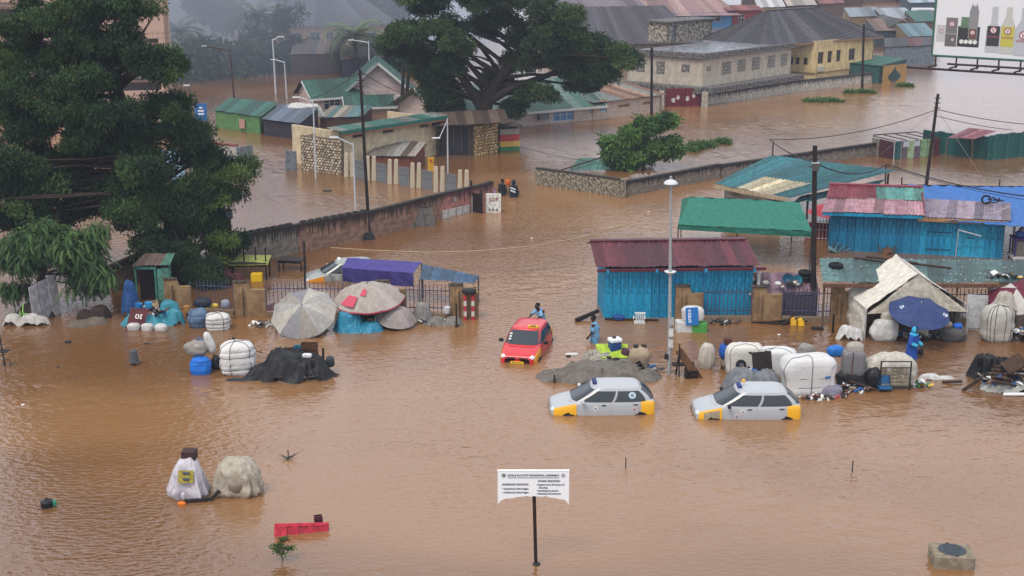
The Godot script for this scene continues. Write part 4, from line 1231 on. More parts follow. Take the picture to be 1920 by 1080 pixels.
func foliage(parent: Node3D, blobs: Array, mesh: Mesh, colours: Array, clumps: int, each: int, clump_r: float, scale: Vector2, seed_: int, back := 0.25, flat := 0.62, called := "crown") -> Array:
	# blobs: [centre, radius across, radius up, radius in depth]; leaf sprigs sit on the shells of clumps spread through them
	var r := RandomNumberGenerator.new()
	r.seed = seed_
	var place := []
	var tint := []
	var centres := []
	for b in blobs:
		var n: int = maxi(2, roundi(clumps * (b[4] if b.size() > 4 else 1.0)))
		for k in n:
			var d := Vector3(r.randfn(), r.randfn(), r.randfn()).normalized() * pow(r.randf(), 0.45)
			var c: Vector3 = b[0] + d * Vector3(b[1], b[2], b[3])
			centres.append([c, b[0]])
			var cr := clump_r * r.randf_range(0.65, 1.3)
			var base: Color = colours[r.randi() % colours.size()]
			for q in each:
				var e := Vector3(r.randfn(), r.randfn(), r.randfn()).normalized()
				var p: Vector3 = c + e * Vector3(cr, cr * flat, cr) * pow(r.randf(), 0.33)
				var bs := Basis.from_euler(Vector3(r.randf_range(-0.5, 0.5), r.randf() * TAU, r.randf_range(-0.5, 0.5))).scaled(Vector3.ONE * r.randf_range(scale.x, scale.y))
				place.append(Transform3D(bs, p - parent.position))
				var v := r.randf_range(0.7, 1.3)
				tint.append(Color(base.r * v, base.g * v, base.b * v))
	var mm := MultiMesh.new()
	mm.transform_format = MultiMesh.TRANSFORM_3D
	mm.use_colors = true
	mm.mesh = mesh
	mm.instance_count = place.size()
	for k in place.size():
		mm.set_instance_transform(k, place[k])
		mm.set_instance_color(k, tint[k])
	var o := MultiMeshInstance3D.new()
	o.multimesh = mm
	o.material_override = leafy("leaf %.2f" % back, back)
	o.name = called
	o.set_meta("kind", "stuff")
	parent.add_child(o, true)
	return centres

func limbs(parent: Node3D, trunk: Array, radii: Array, ends: Array, bark: Material, thick := 0.12, share := 1.0, seed_ := 3) -> void:
	var r := RandomNumberGenerator.new()
	r.seed = seed_
	var s := MB.new()
	var pts := []
	var rad := []
	for i in trunk.size() - 1:
		for k in 4:
			var t := k / 4.0
			pts.append((trunk[i] as Vector3).lerp(trunk[i + 1], t) - parent.position + Vector3(r.randfn(), 0, r.randfn()) * 0.05)
			rad.append(lerpf(radii[i], radii[i + 1], t))
	pts.append(trunk[-1] - parent.position); rad.append(radii[-1])
	s.tube(pts, rad, 9)
	part(parent, "trunk", s, bark)
	var joined := MB.new()
	for e in ends:
		if r.randf() > share: continue
		var goal: Vector3 = e - parent.position
		var best := 0
		var cost := 1e9
		for i in range(pts.size() / 3, pts.size()):
			var c: float = goal.distance_to(pts[i]) + maxf(0.0, pts[i].y - goal.y) * 1.5
			if c < cost: cost = c; best = i
		var a: Vector3 = pts[best]
		var line := []
		var lr := []
		var bend := Vector3(r.randfn(), absf(r.randfn()) * 0.5, r.randfn()) * a.distance_to(goal) * 0.12
		for k in 7:
			var t := k / 6.0
			line.append(a.lerp(goal, t) + bend * sin(t * PI) + Vector3(r.randfn(), r.randfn(), r.randfn()) * 0.04)
			lr.append(lerpf(minf(thick, rad[best] * 0.75), 0.02, pow(t, 0.8)))
		joined.tube(line, lr, 6, false)
	if ends.size(): part(parent, "branches", joined, bark)

func palm(o: Node3D, height: float, fronds: int, long: float, seed_: int, tone: Color, lean := 0.0) -> void:
	var r := RandomNumberGenerator.new()
	r.seed = seed_
	var trunk := MB.new()
	trunk.tube([Vector3(0, -0.7, 0), Vector3(lean * 0.3, height * 0.5, 0), Vector3(lean, height, 0)], [0.32, 0.24, 0.22], 9)
	part(o, "trunk", trunk, mt("5a4c42", 0.95, "mottle"))
	for k in fronds:
		var a := k * 2.4 + r.randf() * 0.4
		var rise := lerpf(1.25, -0.5, float(k) / fronds) + r.randf_range(-0.15, 0.15)
		var s := MB.new()
		var dirn := Vector3(cos(a), 0, sin(a))
		var side := Vector3(-sin(a), 0, cos(a))
		var at := Vector3(lean, height, 0)
		var ang := rise
		var step := long / 14.0
		var line := []
		for j in 15:
			line.append(at)
			at += (dirn * cos(ang) + Vector3.UP * sin(ang)) * step
			ang -= 0.12 + 0.02 * j * 0.4
		s.tube(line, [0.04, 0.012], 4, false)
		for j in range(1, 15):
			for q in 3:
				for sg in [-1.0, 1.0]:
					var p: Vector3 = (line[j - 1] as Vector3).lerp(line[j], q / 3.0)
					var ln: float = 0.75 * sin(clampf(j / 14.0, 0.05, 0.95) * PI) + 0.15
					var e: Vector3 = p + (side * sg + dirn * 0.5 + Vector3(0, r.randf_range(-0.5, -0.1), 0)).normalized() * ln
					s.tri(p - dirn * 0.07, e, p + dirn * 0.07)
		part(o, "frond", s, frond_mat(tone))

func frond_mat(c: Color) -> StandardMaterial3D:
	var key := "frond %.3f" % c.g
	if not mats.has(key):
		var m := StandardMaterial3D.new()
		m.albedo_color = c.linear_to_srgb()
		m.roughness = 0.6
		m.backlight_enabled = true
		m.backlight = Color(0.2, 0.2, 0.1)
		mats[key] = m
	return mats[key]

func build_trees() -> void:
	var bark := mt("3b332c", 0.95, "mottle", 0.8)
	var deep := [Color(0.034, 0.07, 0.03), Color(0.048, 0.095, 0.036), Color(0.026, 0.055, 0.028), Color(0.075, 0.13, 0.042)]
	var broad := sprig(24, 0.17, 0.3, 0.2, 0.2, 11)
	# the big tree at the left: leaning trunk, layered crown running out of the frame
	var o := thing("shade_tree", "big dark shade tree with a leaning trunk filling the upper left", "tree", at3(-15.4, 0, -59.16))
	var big := [
		[at3(-21.33, 12.13, -59.07), 2.6, 1.3, 2.5], [at3(-18.76, 12.36, -59.07), 2.4, 1.2, 2.5], [at3(-16.82, 12.01, -59.07), 1.4, 0.9, 2.0, 0.8], [at3(-20.29, 10.87, -59.07), 2.6, 1.2, 2.5], [at3(-17.95, 10.87, -59.07), 1.5, 0.8, 2.0],
		[at3(-21.81, 9.6, -59.07), 1.9, 1.2, 2.2], [at3(-19.92, 9.71, -59.07), 1.8, 0.8, 2.0], [at3(-17.43, 10.18, -59.07), 1.5, 0.6, 1.5], [at3(-15.68, 10.06, -59.07), 1.3, 0.55, 1.2], [at3(-14.76, 9.83, -59.07), 0.6, 0.6, 0.8, 0.5],
		[at3(-22.47, 7.72, -59.07), 1.4, 1.4, 2.0], [at3(-21.32, 7.36, -59.07), 1.3, 0.6, 1.6, 0.6], [at3(-19.13, 8.07, -59.07), 1.5, 0.6, 1.5, 0.8], [at3(-17.26, 7.84, -59.07), 1.4, 0.8, 1.6], [at3(-19.95, 6.77, -59.07), 2.0, 0.7, 1.8], [at3(-15.67, 6.89, -59.07), 1.3, 0.7, 1.5],
		[at3(-14.38, 6.65, -59.07), 0.8, 0.5, 1.0, 0.6], [at3(-21.95, 5.81, -59.07), 1.6, 0.8, 2.0], [at3(-18.6, 5.93, -59.07), 1.6, 0.6, 1.6], [at3(-16.82, 5.81, -59.07), 1.0, 0.7, 1.2, 0.8], [at3(-13.97, 5.57, -59.07), 1.0, 0.6, 1.0, 0.7], [at3(-12.82, 4.84, -59.07), 0.8, 0.4, 0.8, 0.6],
		[at3(-20.89, 4.35, -59.07), 1.8, 0.7, 1.8], [at3(-18.25, 4.35, -59.07), 1.3, 0.6, 1.4, 0.8], [at3(-16.49, 3.74, -59.07), 1.1, 0.8, 1.3], [at3(-14.18, 4.11, -59.07), 0.9, 0.6, 1.0, 0.8], [at3(-13.11, 3.91, -59.07), 0.5, 0.3, 0.6, 0.4], [at3(-22.62, 3.86, -59.07), 1.4, 1.0, 1.6],
		[at3(-20.29, 3, -59.07), 1.5, 0.5, 1.4, 0.7], [at3(-17.41, 2.83, -59.07), 0.9, 0.4, 1.0, 0.5], [at3(-15.24, 2.63, -59.07), 1.1, 0.7, 1.2], [at3(-13.8, 2.51, -59.07), 0.7, 0.6, 0.9, 0.7], [at3(-14.84, 1.39, -59.07), 1.3, 0.6, 1.2], [at3(-13.38, 1.39, -59.07), 0.8, 0.6, 1.0, 0.8], [at3(-13.81, 0.38, -59.07), 0.7, 0.5, 0.8, 0.7]]
	big.append_array([[at3(-21.44, 8.54, -59.07), 1.5, 0.7, 1.8], [at3(-19.53, 8.9, -59.07), 1.4, 0.6, 1.8], [at3(-17.96, 9.36, -59.07), 1.0, 0.5, 1.8], [at3(-20.66, 5.57, -59.07), 1.5, 0.6, 1.8], [at3(-18.27, 7.01, -59.07), 1.2, 0.6, 1.8], [at3(-22.28, 4.84, -59.07), 1.4, 0.6, 1.8], [at3(-19.4, 4.96, -59.07), 1.3, 0.5, 1.8], [at3(-17.27, 4.6, -59.07), 1.0, 0.5, 1.8], [at3(-21.73, 3.13, -59.07), 1.3, 0.6, 1.8], [at3(-16.02, 5.33, -59.07), 0.9, 0.6, 1.8], [at3(-15.36, 7.96, -59.07), 0.8, 0.5, 1.8], [at3(-14.84, 3.25, -59.07), 0.9, 0.6, 1.8], [at3(-16.02, 1.89, -59.07), 0.8, 0.5, 1.8]])
	for b in big: b[0] = b[0] + Vector3(0, 0, rng.randf_range(-1.5, 1.5))
	var ends := foliage(o, big, broad, deep, 14, 27, 0.5, Vector2(0.75, 1.25), 101)
	var goals := []
	for k in range(0, ends.size(), 2): goals.append(ends[k][0])
	limbs(o, [at3(-15.33, -0.51, -59.07), at3(-15.38, 1.39, -59.07), at3(-15.52, 2.88, -59.07), at3(-15.75, 4.06, -59.07), at3(-16.54, 5.37, -59.07), at3(-16.9, 7.01, -59.07), at3(-17.47, 8.71, -59.07), at3(-18.74, 9.83, -59.07), at3(-20.25, 11.21, -59.07)], [0.55, 0.42, 0.36, 0.32, 0.3, 0.26, 0.22, 0.16, 0.08], goals, bark, 0.12, 0.6, 5)
	# fresh bright tips on the right side of the crown
	foliage(o, [[at3(-12.7, 4.84, -59.07), 0.7, 0.3, 0.6, 0.5], [at3(-13, 3.82, -59.07), 0.5, 0.25, 0.5, 0.4], [at3(-13.79, 0.63, -59.07), 0.6, 0.5, 0.6, 0.8], [at3(-17.26, 7.2, -59.07), 0.5, 0.3, 0.5, 0.4], [at3(-15, 4.48, -59.07), 0.6, 0.4, 0.6, 0.5], [at3(-13.23, 1.84, -59.07), 0.5, 0.4, 0.6, 0.6], [at3(-19.26, 11.9, -59.07), 1.5, 0.6, 1.5, 0.6], [at3(-21.76, 10.06, -59.07), 1.2, 0.6, 1.5, 0.5]], broad, [Color(0.1, 0.17, 0.04), Color(0.13, 0.19, 0.045)], 6, 12, 0.35, Vector2(0.7, 1.0), 102, 0.3, 0.62, "young_leaves")
	# drooping tree at the left edge
	o = thing("weeping_tree", "light green weeping tree with hanging sprays at the left edge", "tree", at3(-20.02, 0, -53.91))
	var weep := []
	for k in 22:
		var a := k / 21.0
		weep.append([at3(-20.98, 2.66, -53.91).lerp(at3(-17.1, 2.66, -53.91), fmod(a * 7.3, 1.0)) + Vector3(0, 0.9 - 1.6 * pow(absf(fmod(a * 7.3, 1.0) - 0.45) * 1.6, 2.0) - 0.9 * fmod(a * 3.1, 1.0), rng.randf_range(-1.0, 1.0)), 0.5, 0.55, 0.5, 1.0])
	weep.append_array([[at3(-20.28, 3.01, -53.91), 1.0, 0.4, 0.8, 1.2], [at3(-18.83, 3.12, -53.91), 1.0, 0.35, 0.8, 1.2], [at3(-20.92, 1.05, -53.91), 0.7, 0.4, 0.5, 0.8], [at3(-18.09, 1.51, -53.91), 0.8, 0.5, 0.6, 1.0], [at3(-17.35, 3.57, -53.91), 0.3, 0.15, 0.3, 0.4]])
	ends = foliage(o, weep, strand(12), [Color(0.036, 0.078, 0.026), Color(0.05, 0.1, 0.03), Color(0.028, 0.06, 0.024), Color(0.068, 0.125, 0.036)], 9, 40, 0.4, Vector2(0.4, 0.8), 103, 0.3, 0.9)
	goals = []
	for k in range(0, ends.size(), 4): goals.append(ends[k][0])
	limbs(o, [at3(-20.15, -0.47, -53.91), at3(-19.89, 0.82, -53.91), at3(-19.6, 1.97, -53.91), at3(-19.29, 3.01, -53.91)], [0.18, 0.15, 0.12, 0.06], goals, bark, 0.06, 0.8, 6)
	# the great rain tree in the middle
	o = thing("rain_tree", "great spreading rain tree with a forked trunk in the middle of town", "tree", at3(-2.2, 0, -99.28))
	var mid := [
		[at3(-6.23, 9.87, -99.28), 2.11, 1.32, 2.20], [at3(-3.11, 10.64, -99.28), 2.64, 1.32, 2.64], [at3(0.39, 10.26, -99.28), 2.64, 1.41, 2.64], [at3(3.32, 9.11, -99.28), 1.94, 1.32, 2.20], [at3(-7.83, 7.96, -99.28), 1.58, 0.97, 1.76, 0.9], [at3(-4.7, 7.96, -99.28), 2.46, 1.23, 2.20], [at3(-1.17, 8.15, -99.28), 2.64, 1.32, 2.64], [at3(1.96, 7.38, -99.28), 2.11, 1.14, 2.20],
		[at3(5.09, 7.38, -99.28), 1.41, 0.79, 1.76], [at3(6.68, 6.6, -99.28), 1.67, 0.79, 1.76], [at3(8.06, 6.21, -99.28), 0.79, 0.62, 1.06, 0.6], [at3(-8.83, 6.8, -99.28), 0.88, 0.53, 1.06, 0.6], [at3(-7.07, 6.41, -99.28), 0.88, 0.53, 1.32, 0.6], [at3(-4.33, 6.02, -99.28), 1.41, 0.88, 1.76], [at3(4.33, 5.63, -99.28), 1.76, 0.70, 1.76], [at3(6.7, 5.04, -99.28), 0.88, 0.44, 1.06, 0.6],
		[at3(0.79, 5.63, -99.28), 1.58, 0.62, 1.76, 0.8], [at3(-5.84, 5.04, -99.28), 1.32, 1.06, 1.41], [at3(-5.34, 3.67, -99.28), 1.41, 1.23, 1.41], [at3(-4.96, 2.48, -99.28), 1.06, 0.53, 1.14], [at3(1.58, 3.47, -99.28), 1.23, 0.53, 1.41, 0.6], [at3(0, 2.28, -99.28), 0.88, 0.44, 1.06, 0.6], [at3(5.14, 4.06, -99.28), 1.06, 0.35, 1.06, 0.5], [at3(-1.19, 4.06, -99.28), 1.06, 0.53, 1.32, 0.5]]
	for b in mid: b[0] = b[0] + Vector3(0, 0, rng.randf_range(-2.0, 2.0))
	var big_sprig := sprig(24, 0.25, 0.42, 0.22, 0.2, 13)
	ends = foliage(o, mid, big_sprig, [Color(0.045, 0.085, 0.034), Color(0.06, 0.105, 0.036), Color(0.075, 0.125, 0.04), Color(0.036, 0.07, 0.032)], 15, 24, 0.66, Vector2(0.75, 1.1), 104, 0.22)
	goals = []
	for k in range(0, ends.size(), 3): goals.append(ends[k][0])
	limbs(o, [at3(-2.28, -0.32, -99.28), at3(-2.07, 2.48, -99.28), at3(-1.38, 4.06, -99.28), at3(-0.2, 5.43, -99.28), at3(0.98, 7.18, -99.28)], [0.75, 0.6, 0.45, 0.35, 0.15], goals, bark, 0.2, 0.5, 7)
	var fork := MB.new()
	fork.tube([at3(-2.15, 2.28, -99.28) - o.position, at3(-3.17, 3.86, -99.28) - o.position, at3(-4.33, 5.63, -99.28) - o.position, at3(-5.48, 7.57, -99.28) - o.position], [0.45, 0.34, 0.26, 0.12], 8)
	fork.tube([at3(-1.9, 2.88, -99.28) - o.position, at3(0, 3.86, -99.28) - o.position, at3(2.76, 4.85, -99.28) - o.position, at3(5.51, 6.02, -99.28) - o.position], [0.4, 0.28, 0.2, 0.08], 8)
	part(o, "limb", fork, bark)
	# bush on the flooded lot and what creeps beside it
	o = thing("leafy_bush", "rounded bright green bush standing in the flooded lot", "bush", at3(8.67, 0, -87.35))
	ends = foliage(o, [[at3(8.46, 1.11, -87.35), 1.6, 0.7, 1.3, 1.6], [at3(7.06, 0.93, -87.35), 0.9, 0.6, 1.0], [at3(10.04, 1.46, -87.35), 1.1, 0.6, 1.0], [at3(8.95, 2.7, -87.35), 1.2, 0.5, 1.0], [at3(9.98, 3.23, -87.35), 0.7, 0.3, 0.7, 0.6], [at3(7.91, 2.17, -87.35), 0.9, 0.4, 0.9], [at3(6.51, 1.82, -87.35), 0.5, 0.3, 0.6, 0.5], [at3(7.77, 0.39, -87.35), 1.0, 0.35, 0.8, 0.8]], sprig(16, 0.26, 0.3, 0.24, 0.3, 14), [Color(0.075, 0.16, 0.04), Color(0.1, 0.19, 0.045), Color(0.055, 0.12, 0.04), Color(0.12, 0.22, 0.055)], 12, 20, 0.36, Vector2(0.8, 1.2), 105, 0.3)
	goals = []
	for k in range(0, ends.size(), 4): goals.append(ends[k][0])
	limbs(o, [at3(8.68, -0.32, -87.35), at3(8.75, 0.93, -87.35), at3(8.85, 2.35, -87.35)], [0.12, 0.09, 0.04], goals, bark, 0.04, 0.7, 8)
	o = thing("creeping_plants", "low green creepers spreading right of the bush on the water", "plants", at3(13.86, 0, -95.44))
	foliage(o, [[at3(12.84, 0, -94.97), 1.1, 0.35, 1.2, 1.2], [at3(14.15, 0, -96.14), 1.0, 0.2, 1.0], [at3(15.37, 0, -97.81), 0.8, 0.12, 0.7, 0.8]], sprig(14, 0.2, 0.25, 0.25, 0.0, 15), [Color(0.06, 0.13, 0.035), Color(0.09, 0.17, 0.04)], 12, 12, 0.3, Vector2(0.7, 1.1), 106, 0.3, 0.4, "leaves")
	for k in 3:
		o = thing("floating_weed", "floating green weed raft on the wide water, %s" % ["the longest, nearest the garden wall", "between the tall pole and the tan curtain", "the smallest, beyond the tan curtain"][k], "weed", [at3(28.29, 0, -121.04), at3(32.87, 0, -127.17), at3(38.97, 0, -132.18)][k], 0.0, "weed rafts on the wide water")
		foliage(o, [[[at3(28.29, 0, -121.04), at3(32.87, 0, -127.17), at3(38.97, 0, -132.18)][k], [2.4, 1.9, 0.8][k], 0.08, [0.7, 0.6, 0.5][k], [1.6, 1.2, 0.6][k]]], sprig(12, 0.24, 0.25, 0.25, 0.0, 16), [Color(0.07, 0.15, 0.04), Color(0.1, 0.18, 0.05)], 16, 9, 0.3, Vector2(0.7, 1.1), 107 + k, 0.3, 0.3, "leaves")
	# hazy palms and thicket at the back left
	o = thing("feathery_palm", "feathery palm with a broad rosette in front of the yellow house", "palm", at3(-16.53, 0, -142.43))
	palm(o, 4.13, 34, 4.6, 21, Color(0.1, 0.15, 0.06))
	o = thing("feathery_palm", "tall dim palm left of the white lamp posts, deep in the mist", "palm", at3(-28.45, 0, -148.69))
	palm(o, 5.68, 30, 5.0, 22, Color(0.07, 0.11, 0.055), 0.6)
	o = thing("feathery_palm", "short palm against the tiled block's corner, deep in mist", "palm", at3(-35.13, 0, -144.97))
	palm(o, 4.26, 26, 4.2, 23, Color(0.05, 0.08, 0.045), -0.4)
	o = thing("bare_tree", "half-bare grey tree between the palm and the yellow house", "tree", at3(-25.9, 0, -146.54))
	ends = foliage(o, [[at3(-26.57, 4.13, -146.54), 2.4, 2.2, 2.0], [at3(-24.21, 5.26, -146.54), 2.2, 2.0, 2.0], [at3(-28.36, 2.99, -146.54), 1.6, 1.4, 1.5], [at3(-24.33, 2.42, -146.54), 1.6, 1.2, 1.5, 0.6]], sprig(10, 0.4, 0.5, 0.12, 0.3, 17), [Color(0.05, 0.06, 0.04), Color(0.04, 0.055, 0.035)], 9, 11, 0.8, Vector2(0.8, 1.2), 111, 0.2)
	goals = []
	for e in ends: goals.append(e[0])
	limbs(o, [at3(-25.92, -0.46, -146.54), at3(-25.64, 1.84, -146.54), at3(-25.85, 4.7, -146.54), at3(-25.28, 6.96, -146.54)], [0.3, 0.22, 0.14, 0.05], goals, bark, 0.1, 1.0, 9)
	var clumps := [[400, 142, 5.5, 2.2, "broad banana thicket along the far road behind the green kiosk"], [455, 138, 4.5, 2.0, "dim banana thicket beside the leaning wooden lamp pole"], [350, 150, 4.0, 2.6, "dark thicket at the foot of the tiled block"], [570, 130, 4.0, 1.8, "misty shrubs under the half-bare tree"], [680, 133, 4.0, 1.7, "dark shrubs under the feathery palm"], [735, 128, 4.0, 2.4, "dark shrubs between the palm and the rain tree"]]
	var where := [at3(-31.49, 0, -141.43), at3(-28.78, 0, -143.43), at3(-33.39, 0, -137.58), at3(-22.86, 0, -147.61), at3(-16.24, 0, -146.02), at3(-13.28, 0, -148.69)]
	var big_leaf := sprig(14, 0.75, 0.5, 0.18, 0.1, 18)
	for k in clumps.size():
		var c: Array = clumps[k]
		o = thing("thicket", c[4], "thicket", where[k], 0.0, "thickets in the mist")
		foliage(o, [[where[k] + Vector3(0, c[3] * 0.5, 0), c[2], c[3] * 0.6, 1.6, 2.0], [where[k] + Vector3(0.8, c[3] * 0.9, -1.0), c[2] * 0.6, c[3] * 0.5, 1.4, 1.0]], big_leaf, [Color(0.04, 0.075, 0.035), Color(0.06, 0.1, 0.04), Color(0.03, 0.055, 0.035)], 14, 12, 0.8, Vector2(0.7, 1.3), 120 + k, 0.2, 0.8, "leaves")
	for k in 3:
		o = thing("far_tree", ["dim round tree at the top edge left of the tall palm", "dim tree at the top edge above the yellow house", "dim tree behind the rain tree's left shoulder"][k], "tree", [at3(-38.22, 0, -172.6), at3(-27.4, 0, -180.19), at3(-17.26, 0, -171.16)][k])
		ends = foliage(o, [[o.position + Vector3(0, 6.0, 0), 3.5, 2.6, 3.0, 1.6], [o.position + Vector3(1.5, 4.0, 0.5), 2.6, 1.6, 2.0]], big_leaf, [Color(0.035, 0.06, 0.035), Color(0.045, 0.075, 0.035)], 14, 12, 0.9, Vector2(0.7, 1.2), 130 + k, 0.2)
		goals = []
		for j in range(0, ends.size(), 5): goals.append(ends[j][0])
		limbs(o, [o.position - Vector3(0, 0.7, 0), o.position + Vector3(0.2, 3.0, 0), o.position + Vector3(0, 6.5, 0)], [0.3, 0.24, 0.1], goals, bark, 0.1, 1.0, 10 + k)


# ---------------------------------------------------------------- kiosks, canopies and the street fence
func pole(parent: Node3D, called: String, at: Vector3, height: float, r: float, m: Material, lean := Vector3.ZERO) -> MeshInstance3D:
	return rod(parent, called, at + Vector3(0, -0.65, 0), at + Vector3(0, height, 0) + lean, r, m)

func build_sheds() -> void:
	var blue := ["169ccf", "1295c8", "20a4d6", "108dbf"]
	var blues := []
	for b in blue: blues.append(mt(b, 0.6, "wood", 0.5))
	var wine := [metal("542632", 0.5), metal("5b2b37", 0.5), metal("4f242e", 0.55)]
	var timber := mt("b08c62", 0.85, "wood", 0.8)
	# turquoise shed with maroon roof
	var a := at3(3.83, 0, -52.97)
	var b := at3(9.97, 0, -53.28)
	var o := thing("turquoise_shed", "turquoise plank shed with a maroon tin roof behind the lamp post", "shed", a)
	var x := along_x(o, a, b)
	var l := a.distance_to(b)
	planks(o, x, l, 2.12, 19, blues)
	planks(o, x * Transform3D(Basis(Vector3.UP, -PI / 2), Vector3(0, 0, -2.5)), 2.5, 2.2, 8, blues)
	planks(o, x * Transform3D(Basis(Vector3.UP, PI / 2), Vector3(l, 0, 0)), 2.5, 2.2, 8, blues)
	put(bx(o, "core", Vector3(l - 0.1, 2.6, 2.3), mt("2a7f9c", 0.9), Vector3(l / 2, 0.75, -1.22)), x)
	put(bx(o, "beam", Vector3(l + 0.8, 0.12, 0.1), mt("5a2430", 0.6), Vector3(l / 2 + 0.02, 2.16, 0.42)), x)
	for k in 4: put(bx(o, "rafter_end", Vector3(0.1, 0.16, 0.5), blues[k], Vector3(0.05 + k * (l - 0.1) / 3.0, 2.12, 0.25)), x)
	sheets(o, x * Vector3(-0.42, 2.28, 0.4), x * Vector3(l + 0.1, 2.28, 0.4), x * Vector3(l + 0.1, 2.78, -2.1), x * Vector3(-0.42, 2.78, -2.1), 16, wine, 0.2, 0.03)
	sheets(o, x * Vector3(-0.42, 2.3, -3.6), x * Vector3(l + 0.1, 2.3, -3.6), x * Vector3(l + 0.1, 2.78, -2.1), x * Vector3(-0.42, 2.78, -2.1), 16, wine, 0.2, 0.03)
	board(o, "ridge_cap", x * Vector3(-0.42, 2.83, -2.1), x * Vector3(l + 0.1, 2.83, -2.1), 0.06, 0.3, wine[1])
	put(bx(o, "door_frame", Vector3(0.12, 1.3, 0.1), mt("c9cbc8", 0.7), Vector3(l + 0.22, 1.5, 0.1)), x)
	put(bx(o, "door_frame", Vector3(0.5, 0.1, 0.1), mt("c9cbc8", 0.7), Vector3(l + 0.1, 1.0, 0.12)), x)
	# blue kiosk under patched roofs
	a = at3(15.9, 0, -64.78)
	b = at3(20.1, 0, -64.01)
	var c := at3(23.88, 0, -63.05)
	o = thing("blue_kiosk", "blue wooden kiosk with double doors under pink, teal and maroon roof sheets", "kiosk", a)
	x = along_x(o, a, b)
	l = a.distance_to(b)
	var deep := [mt("1684b4", 0.65, "wood", 0.5), mt("1b8abb", 0.65, "wood", 0.5), mt("1379a8", 0.65, "wood", 0.5)]
	planks(o, x, l, 1.98, 11, deep)
	put(bx(o, "core", Vector3(l - 0.1, 2.5, 2.6), mt("2a7f9c", 0.9), Vector3(l / 2, 0.7, -1.4)), x)
	planks(o, x * Transform3D(Basis(Vector3.UP, -PI / 2), Vector3(0, 0, -2.6)), 2.6, 2.0, 8, deep)
	var y := along_x(o, b, c)
	var m := b.distance_to(c)
	planks(o, y, m, 1.9, 13, blues, 0.03, "plank", -0.6, [6, 7, 8, 9])
	put(bx(o, "core", Vector3(m - 0.1, 2.3, 2.2), mt("2a7f9c", 0.9), Vector3(m / 2, 0.6, -1.2)), y)
	planks(o, y * Transform3D(Basis(Vector3.UP, PI / 2), Vector3(m, 0, 0)), 2.2, 1.9, 7, deep)
	for k in 2:
		var dr := put(bx(o, "door", Vector3(m * 0.155, 2.3, 0.05), mt("2a9ec8", 0.6, "mottle", 0.6), Vector3(m * (0.54 + 0.158 * k), 0.7, 0.01)), y)
		bx(dr, "latch", Vector3(0.12, 0.05, 0.04), mt("232628", 0.6, "plain"), Vector3(-0.2 + 0.4 * (1 - k) - 0.02, 0.25, 0.04))
	for k in 2: put(bx(o, "hatch_bar", Vector3(m * 0.3, 0.035, 0.03), mt("1d3c4a", 0.7), Vector3(m * 0.23, 0.3 + 0.85 * k, 0.04)), y)
	put(rod(o, "bracket_pole", Vector3(m * 0.44, -0.6, 0.4), Vector3(m * 0.45, 1.45, 0.4), 0.025, mt("a9adae", 0.5)), y)
	put(rod(o, "bracket_pole", Vector3(m * 0.45, 1.4, 0.4), Vector3(m * 0.72, 1.2, 0.6), 0.03, mt("b9bdbe", 0.5)), y)
	var pinkr := [metal("a5808c", 0.5), metal("ad8995", 0.5), metal("a07a86", 0.5)]
	var e := [Vector3(-0.55, 2.05, 0.55), Vector3(l + 0.05, 2.05, 0.55), Vector3(l + 0.1, 2.5, -0.75), Vector3(-0.3, 2.5, -0.75)]
	sheets(o, x * e[0], x * e[1], x * e[2], x * e[3], 10, pinkr, 0.19, 0.03)
	var f := [Vector3(-0.3, 2.53, -0.68), Vector3(l * 0.5, 2.53, -0.68), Vector3(l * 0.5, 2.95, -2.0), Vector3(-0.1, 2.95, -2.0)]
	sheets(o, x * f[0], x * f[1], x * f[2], x * f[3], 5, [metal("7a3542", 0.5), metal("843d4a", 0.5)], 0.19, 0.03)
	sheets(o, x * f[1], x * Vector3(l + 0.15, 2.53, -0.68), x * Vector3(l + 0.2, 2.95, -2.0), x * f[2], 5, [metal("4f8a88", 0.5), metal("57918d", 0.5)], 0.19, 0.03)
	sheets(o, x * Vector3(-0.1, 2.5, -3.3), x * Vector3(l + 0.2, 2.5, -3.3), x * Vector3(l + 0.2, 2.95, -2.0), x * Vector3(-0.1, 2.95, -2.0), 10, [metal("7a3542", 0.5)], 0.19, 0.03)
	board(o, "ridge_cap", x * Vector3(-0.1, 2.99, -2.0), x * Vector3(l + 0.2, 2.99, -2.0), 0.1, 0.25, metal("8a3c4a", 0.5))
	var s := MB.new()
	s.prism(PackedVector2Array([Vector2(0.5, 2.1), Vector2(3.2, 2.45), Vector2(2.0, 2.92), Vector2(0.75, 2.45)]), -0.03, 0.03, x * Transform3D(Basis(Vector3.UP, PI / 2), Vector3(l + 0.08, 0, 1.0)))
	part(o, "gable", s, metal("7f4450", 0.5))
	sheets(o, y * Vector3(-0.2, 1.95, 0.45), y * Vector3(m + 0.15, 1.98, 0.45), y * Vector3(m + 0.3, 2.42, -1.7), y * Vector3(0.1, 2.42, -1.7), 10, [metal("8f8494", 0.5), metal("978c9c", 0.5), metal("888096", 0.5)], 0.17, 0.03)
	board(o, "fascia", y * Vector3(-0.2, 1.84, 0.42), y * Vector3(m + 0.1, 1.86, 0.42), 0.2, 0.05, timber)
	board(o, "fascia", x * Vector3(-0.5, 1.95, 0.48), x * Vector3(l, 1.95, 0.48), 0.16, 0.05, blues[0])
	o = thing("blue_tarpaulin", "long royal-blue tarpaulin roof stretched behind the blue kiosk", "tarpaulin", at3(22.11, 0, -68.17))
	cloth(o, "sheet", rel(o, [at3(19.34, 1.9, -64.08), at3(25.17, 1.9, -61.39), at3(27.63, 2.6, -67.96), at3(20.48, 2.5, -69.05)]), 0.1, mt("2f6fbe", 0.5, "tarp", 0.5), 5, 30, 12, 0.12)
